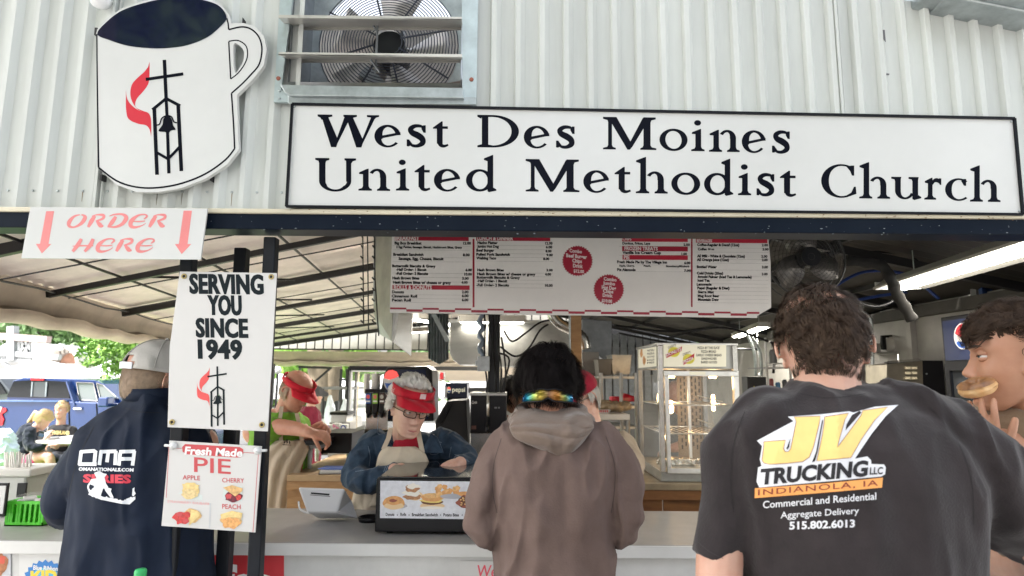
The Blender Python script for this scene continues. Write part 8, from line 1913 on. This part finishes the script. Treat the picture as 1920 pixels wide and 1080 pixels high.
b=Blob(); b.cap([P(106,858,Yb2),P(104,860,Yb2-.4)],[.10,.08]); b.cap([P(124,858,Yb2),P(126,860,Yb2-.4)],[.10,.08])
for x in (104,126): p=P(x,860,Yb2-.42); b.cap([p,(p.x,p.y,.1)],[.075,.055])
b.skin('trousers',fab('dark_jeans',(.03,.035,.05)),q_,.016,2)
# ---- seen through the rear hatch
mp_=person('person in maroon hooded top and grey cap standing outside the rear hatch',(P(584,850,8.4).x,8.4,0)); Y=8.3
hc=P(590,740,Y); hr=rotm(70,5,0); b=Blob(); head(b,hc,hr,1.0); b.cap([P(580,770,Y),hc],[.055,.05]); b.skin('body',skin_pale,mp_,.012,2)
b=Blob(); b.loft([psec(568,592,762,Y,.09),psec(562,600,775,Y,.13),psec(560,602,800,Y,.15),psec(562,602,840,Y,.15),psec(564,600,880,Y,.15)][::-1],24); b.cap([P(566,780,Y-.1),P(566,805,Y-.12),P(585,812,Y-.25)],[.08,.07,.05]); b.skin('hooded_top',fab('maroon_fleece',(.17,.015,.035)),mp_,.014,3,folds(.012,93,10,8,.4))
b=Blob(); b.ell(hc+Vector((0,0,.035)),(.095,.115,.09),hr); b.cap([hc+hr@Vector((0,.08,.03)),hc+hr@Vector((0,.15,.015))],[.05,.03]); b.skin('cap',fab('grey_cap',(.07,.07,.075)),mp_,.010,2); 
b=Blob(); b.cap([P(575,880,Y),(P(575,880,Y).x,Y,.1)],[.12,.07]); b.cap([P(590,880,Y),(P(590,880,Y).x,Y,.1)],[.12,.07]); b.skin('trousers',fab('dark_jeans',(.03,.035,.05)),mp_,.018,2)
m=MB(); m.tube([hc+hr@Vector((0,-.08,-.03)),hc+hr@Vector((.02,-.14,-.08)),P(566,757,Y)],.03,8,radii=[.03,.04,.012]); m.build('ponytail',hair_blond,mp_,smooth=True)
# thick tree trunk with ivy
x0=P(606,760,13.5).x; t=thing('tree','thick twin trunk tree standing behind the rear hatch','tree',(x0,13.5,0)); m=MB(); m.tube([(x0-.05,13.5,0),(x0-.06,13.5,1.4),(x0-.18,13.5,2.4),(x0-.4,13.5,4)],.3,12,radii=[.34,.27,.24,.2]); m.tube([(x0+.12,13.5,0),(x0+.14,13.5,1.2),(x0+.24,13.5,2.4),(x0+.35,13.5,4)],.2,12,radii=[.25,.19,.17,.14]); m.build('trunk',mat('trunk_tan',(.20,.16,.11),.9,0,.4,6,.5,10,stretch=(1,1,.3)),t,smooth=True); leaves('crown',[((x0,13.5,4.8),(2.8,2,1.3)),((x0-.35,13.3,1.95),(.22,.2,.12)),((x0+.15,13.3,2.05),(.3,.2,.10))],2600,.09,leafm2,t,5)
# globe lights
for i,(x,y,lb) in enumerate(((513,686,'round white globe light, larger and higher, beside the serving sign'),(521,694,'smaller round white globe light just below its larger neighbour'))):
    t=thing('globe_light',lb,'street lamp',P(x,y,14),'white globe lights'); m=MB(); m.ell(P(x,y,14),.085); m.build('globe',mat('globe_white',(.85,.85,.82),.4),t,smooth=True); m=MB(); p=P(x,y,14.1); m.tube([p,(p.x,p.y,0)],.025,6); m.build('lamp_post',ratm,t)
# folding chairs / golf cart shapes outside
t=thing('golf_cart','golf cart with black seats and roof frame parked beyond the hatch','golf cart',(P(625,780,9.0).x,9.0,0)); Yc=9.0
m=MB(); m.slab([P(598,726,Yc),P(655,727,Yc),P(655,731,Yc),P(598,730,Yc)],(0,1.1,0)); m.build('roof_panel',grey_plastic,t)
for x in (606,640,652): m=MB(); m.tube([P(x,729,Yc),P(x-1,790,Yc)],.018,6); m.build('roof_post',ratm,t)
for x0,x1 in ((600,617),(625,634)): m=MB(); m.box(*pbox(x0,752,x1,775,Yc+.1,.1)); m.build('seat_back',mat('seat_vinyl',(.035,.04,.045),.4),t,bevel=.02); m=MB(); m.box(*pbox(x0,777,x1+2,783,Yc-.2,.4)); m.build('seat',MATS['seat_vinyl'],t,bevel=.02)
m=MB(); m.box(*pbox(596,786,652,820,Yc-.1,.9)); m.build('cart_body',white_lam,t,bevel=.03)
for x in (603,646): m=MB(); c=P(x,815,Yc); m.lathe([(0,-.05),(.16,-.05),(.19,0),(.16,.08),(0,.08)],(c.x,Yc-.12,.2),18,0,Matrix.Rotation(R(-90),3,'X')); m.build('wheel',blk_matte,t)
for i,(x,y0_,y1_) in enumerate(((619,745,788),(646,752,792))):
    b=Blob(); p=P(x,y1_,7.6); q=P(x,y0_,7.6); b.cap([p,(p+q)/2,q],[.07,.06,.03],10); tag(b.skin('white_bag',mat('bag_pale_blue',(.60,.66,.72),.5),None,.012,3,folds(.01,95+i,12,9,.3)),['white plastic bag hanging beside the golf cart seats','smaller white plastic bag hanging by the cooler frame'][i],'bag','bags hanging at the rear hatch')
# rear bright awning wall beyond the kitchen
t=thing('rear_awning','cream canvas awning with white siding glowing behind the kitchen opening','awning',(P(980,740,13).x,13,0)); m=MB(); m.slab([P(800,688,12.5),P(1180,690,12.5),P(1180,716,13.6),P(800,714,13.6)],(0,0,.02)); m.build('awning_canvas',mat('cream_canvas',(.66,.56,.44),.8,0,.1,2),t); m=MB(); m.box(P(840,850,14),P(1180,712,14.1)); m.build('siding_wall',mat('white_wall_out',(.80,.80,.80),.7,0,.05,2),t); m=MB(); m.box(*pbox(935,716,941,735,13.9,.05)); m.build('wall_vent',grey_plastic,t)
for x in (1040,1170): m=MB(); p=P(x,700,12.8); m.tube([(p.x,p.y,0),p],.04,8); m.build('awning_post',ratm,t)

# ---- what stands behind the photographer and shows in the glossy signs, plus an added shade tree
for i,(x,y,h,lb) in enumerate(((-3.5,-9,12.5,'leafy tree across the path facing the stand, next to the striped stall'),(-11,-12,13,'tallest leafy tree across the path facing the stand'),(6.5,-11,12,'leafy tree across the path beyond the striped stall'),(15,-18,10,'leafy tree across the path at the far end'))):
    tree(lb,x,y,h,[((x,y,h*.62),(3.0,2.2,3.6)),((x-1.6,y,h*.5),(2.0,2.0,2.2)),((x+1.7,y,h*.55),(2,2,2.4))],4500,.22,leafm2,.3,120+i,'trees facing the stand')
tree('added unseen shade tree that keeps sun off the front of the stand',-4.9,-2.6,13,[((-4.7,-2.6,9.2),(4.0,4.0,3.2)),((-2.2,-1.4,8.2),(2.6,2.6,2.0)),((-5.2,-4.2,8.4),(3,3,2.4))],26000,.20,leafm2,.4,150,'trees facing the stand')  # unseen tree, added to block the sun from the facade
t=thing('striped_stall','maroon and white striped fair stall across the path facing the stand','stall',(1.2,-12,0)); 
for k in range(12):
    x=-2.2+k*.56; m=MB(); m.slab([(x,-11,2.3),(x+.55,-11,2.3),(x+.55,-13,3.9),(x,-13,3.9)],(0,0,.03)); m.build('canopy_stripe',mat('maroon_canvas',(.30,.02,.05),.7) if k%2==0 else tentm,t)
for x in (-2.1,4.4): m=MB(); m.tube([(x,-11.1,0),(x,-11.1,2.3)],.05,8); m.build('stall_post',alu,t)
m=MB(); m.box((-2.2,-12.6,0),(4.5,-12.5,3.4)); m.build('stall_wall',mat('stall_wall_grey',(.25,.25,.27),.8),t)
m=MB(); m.box((-2.2,-11.6,0),(4.5,-11.2,1.0)); m.build('stall_counter',white_lam,t)
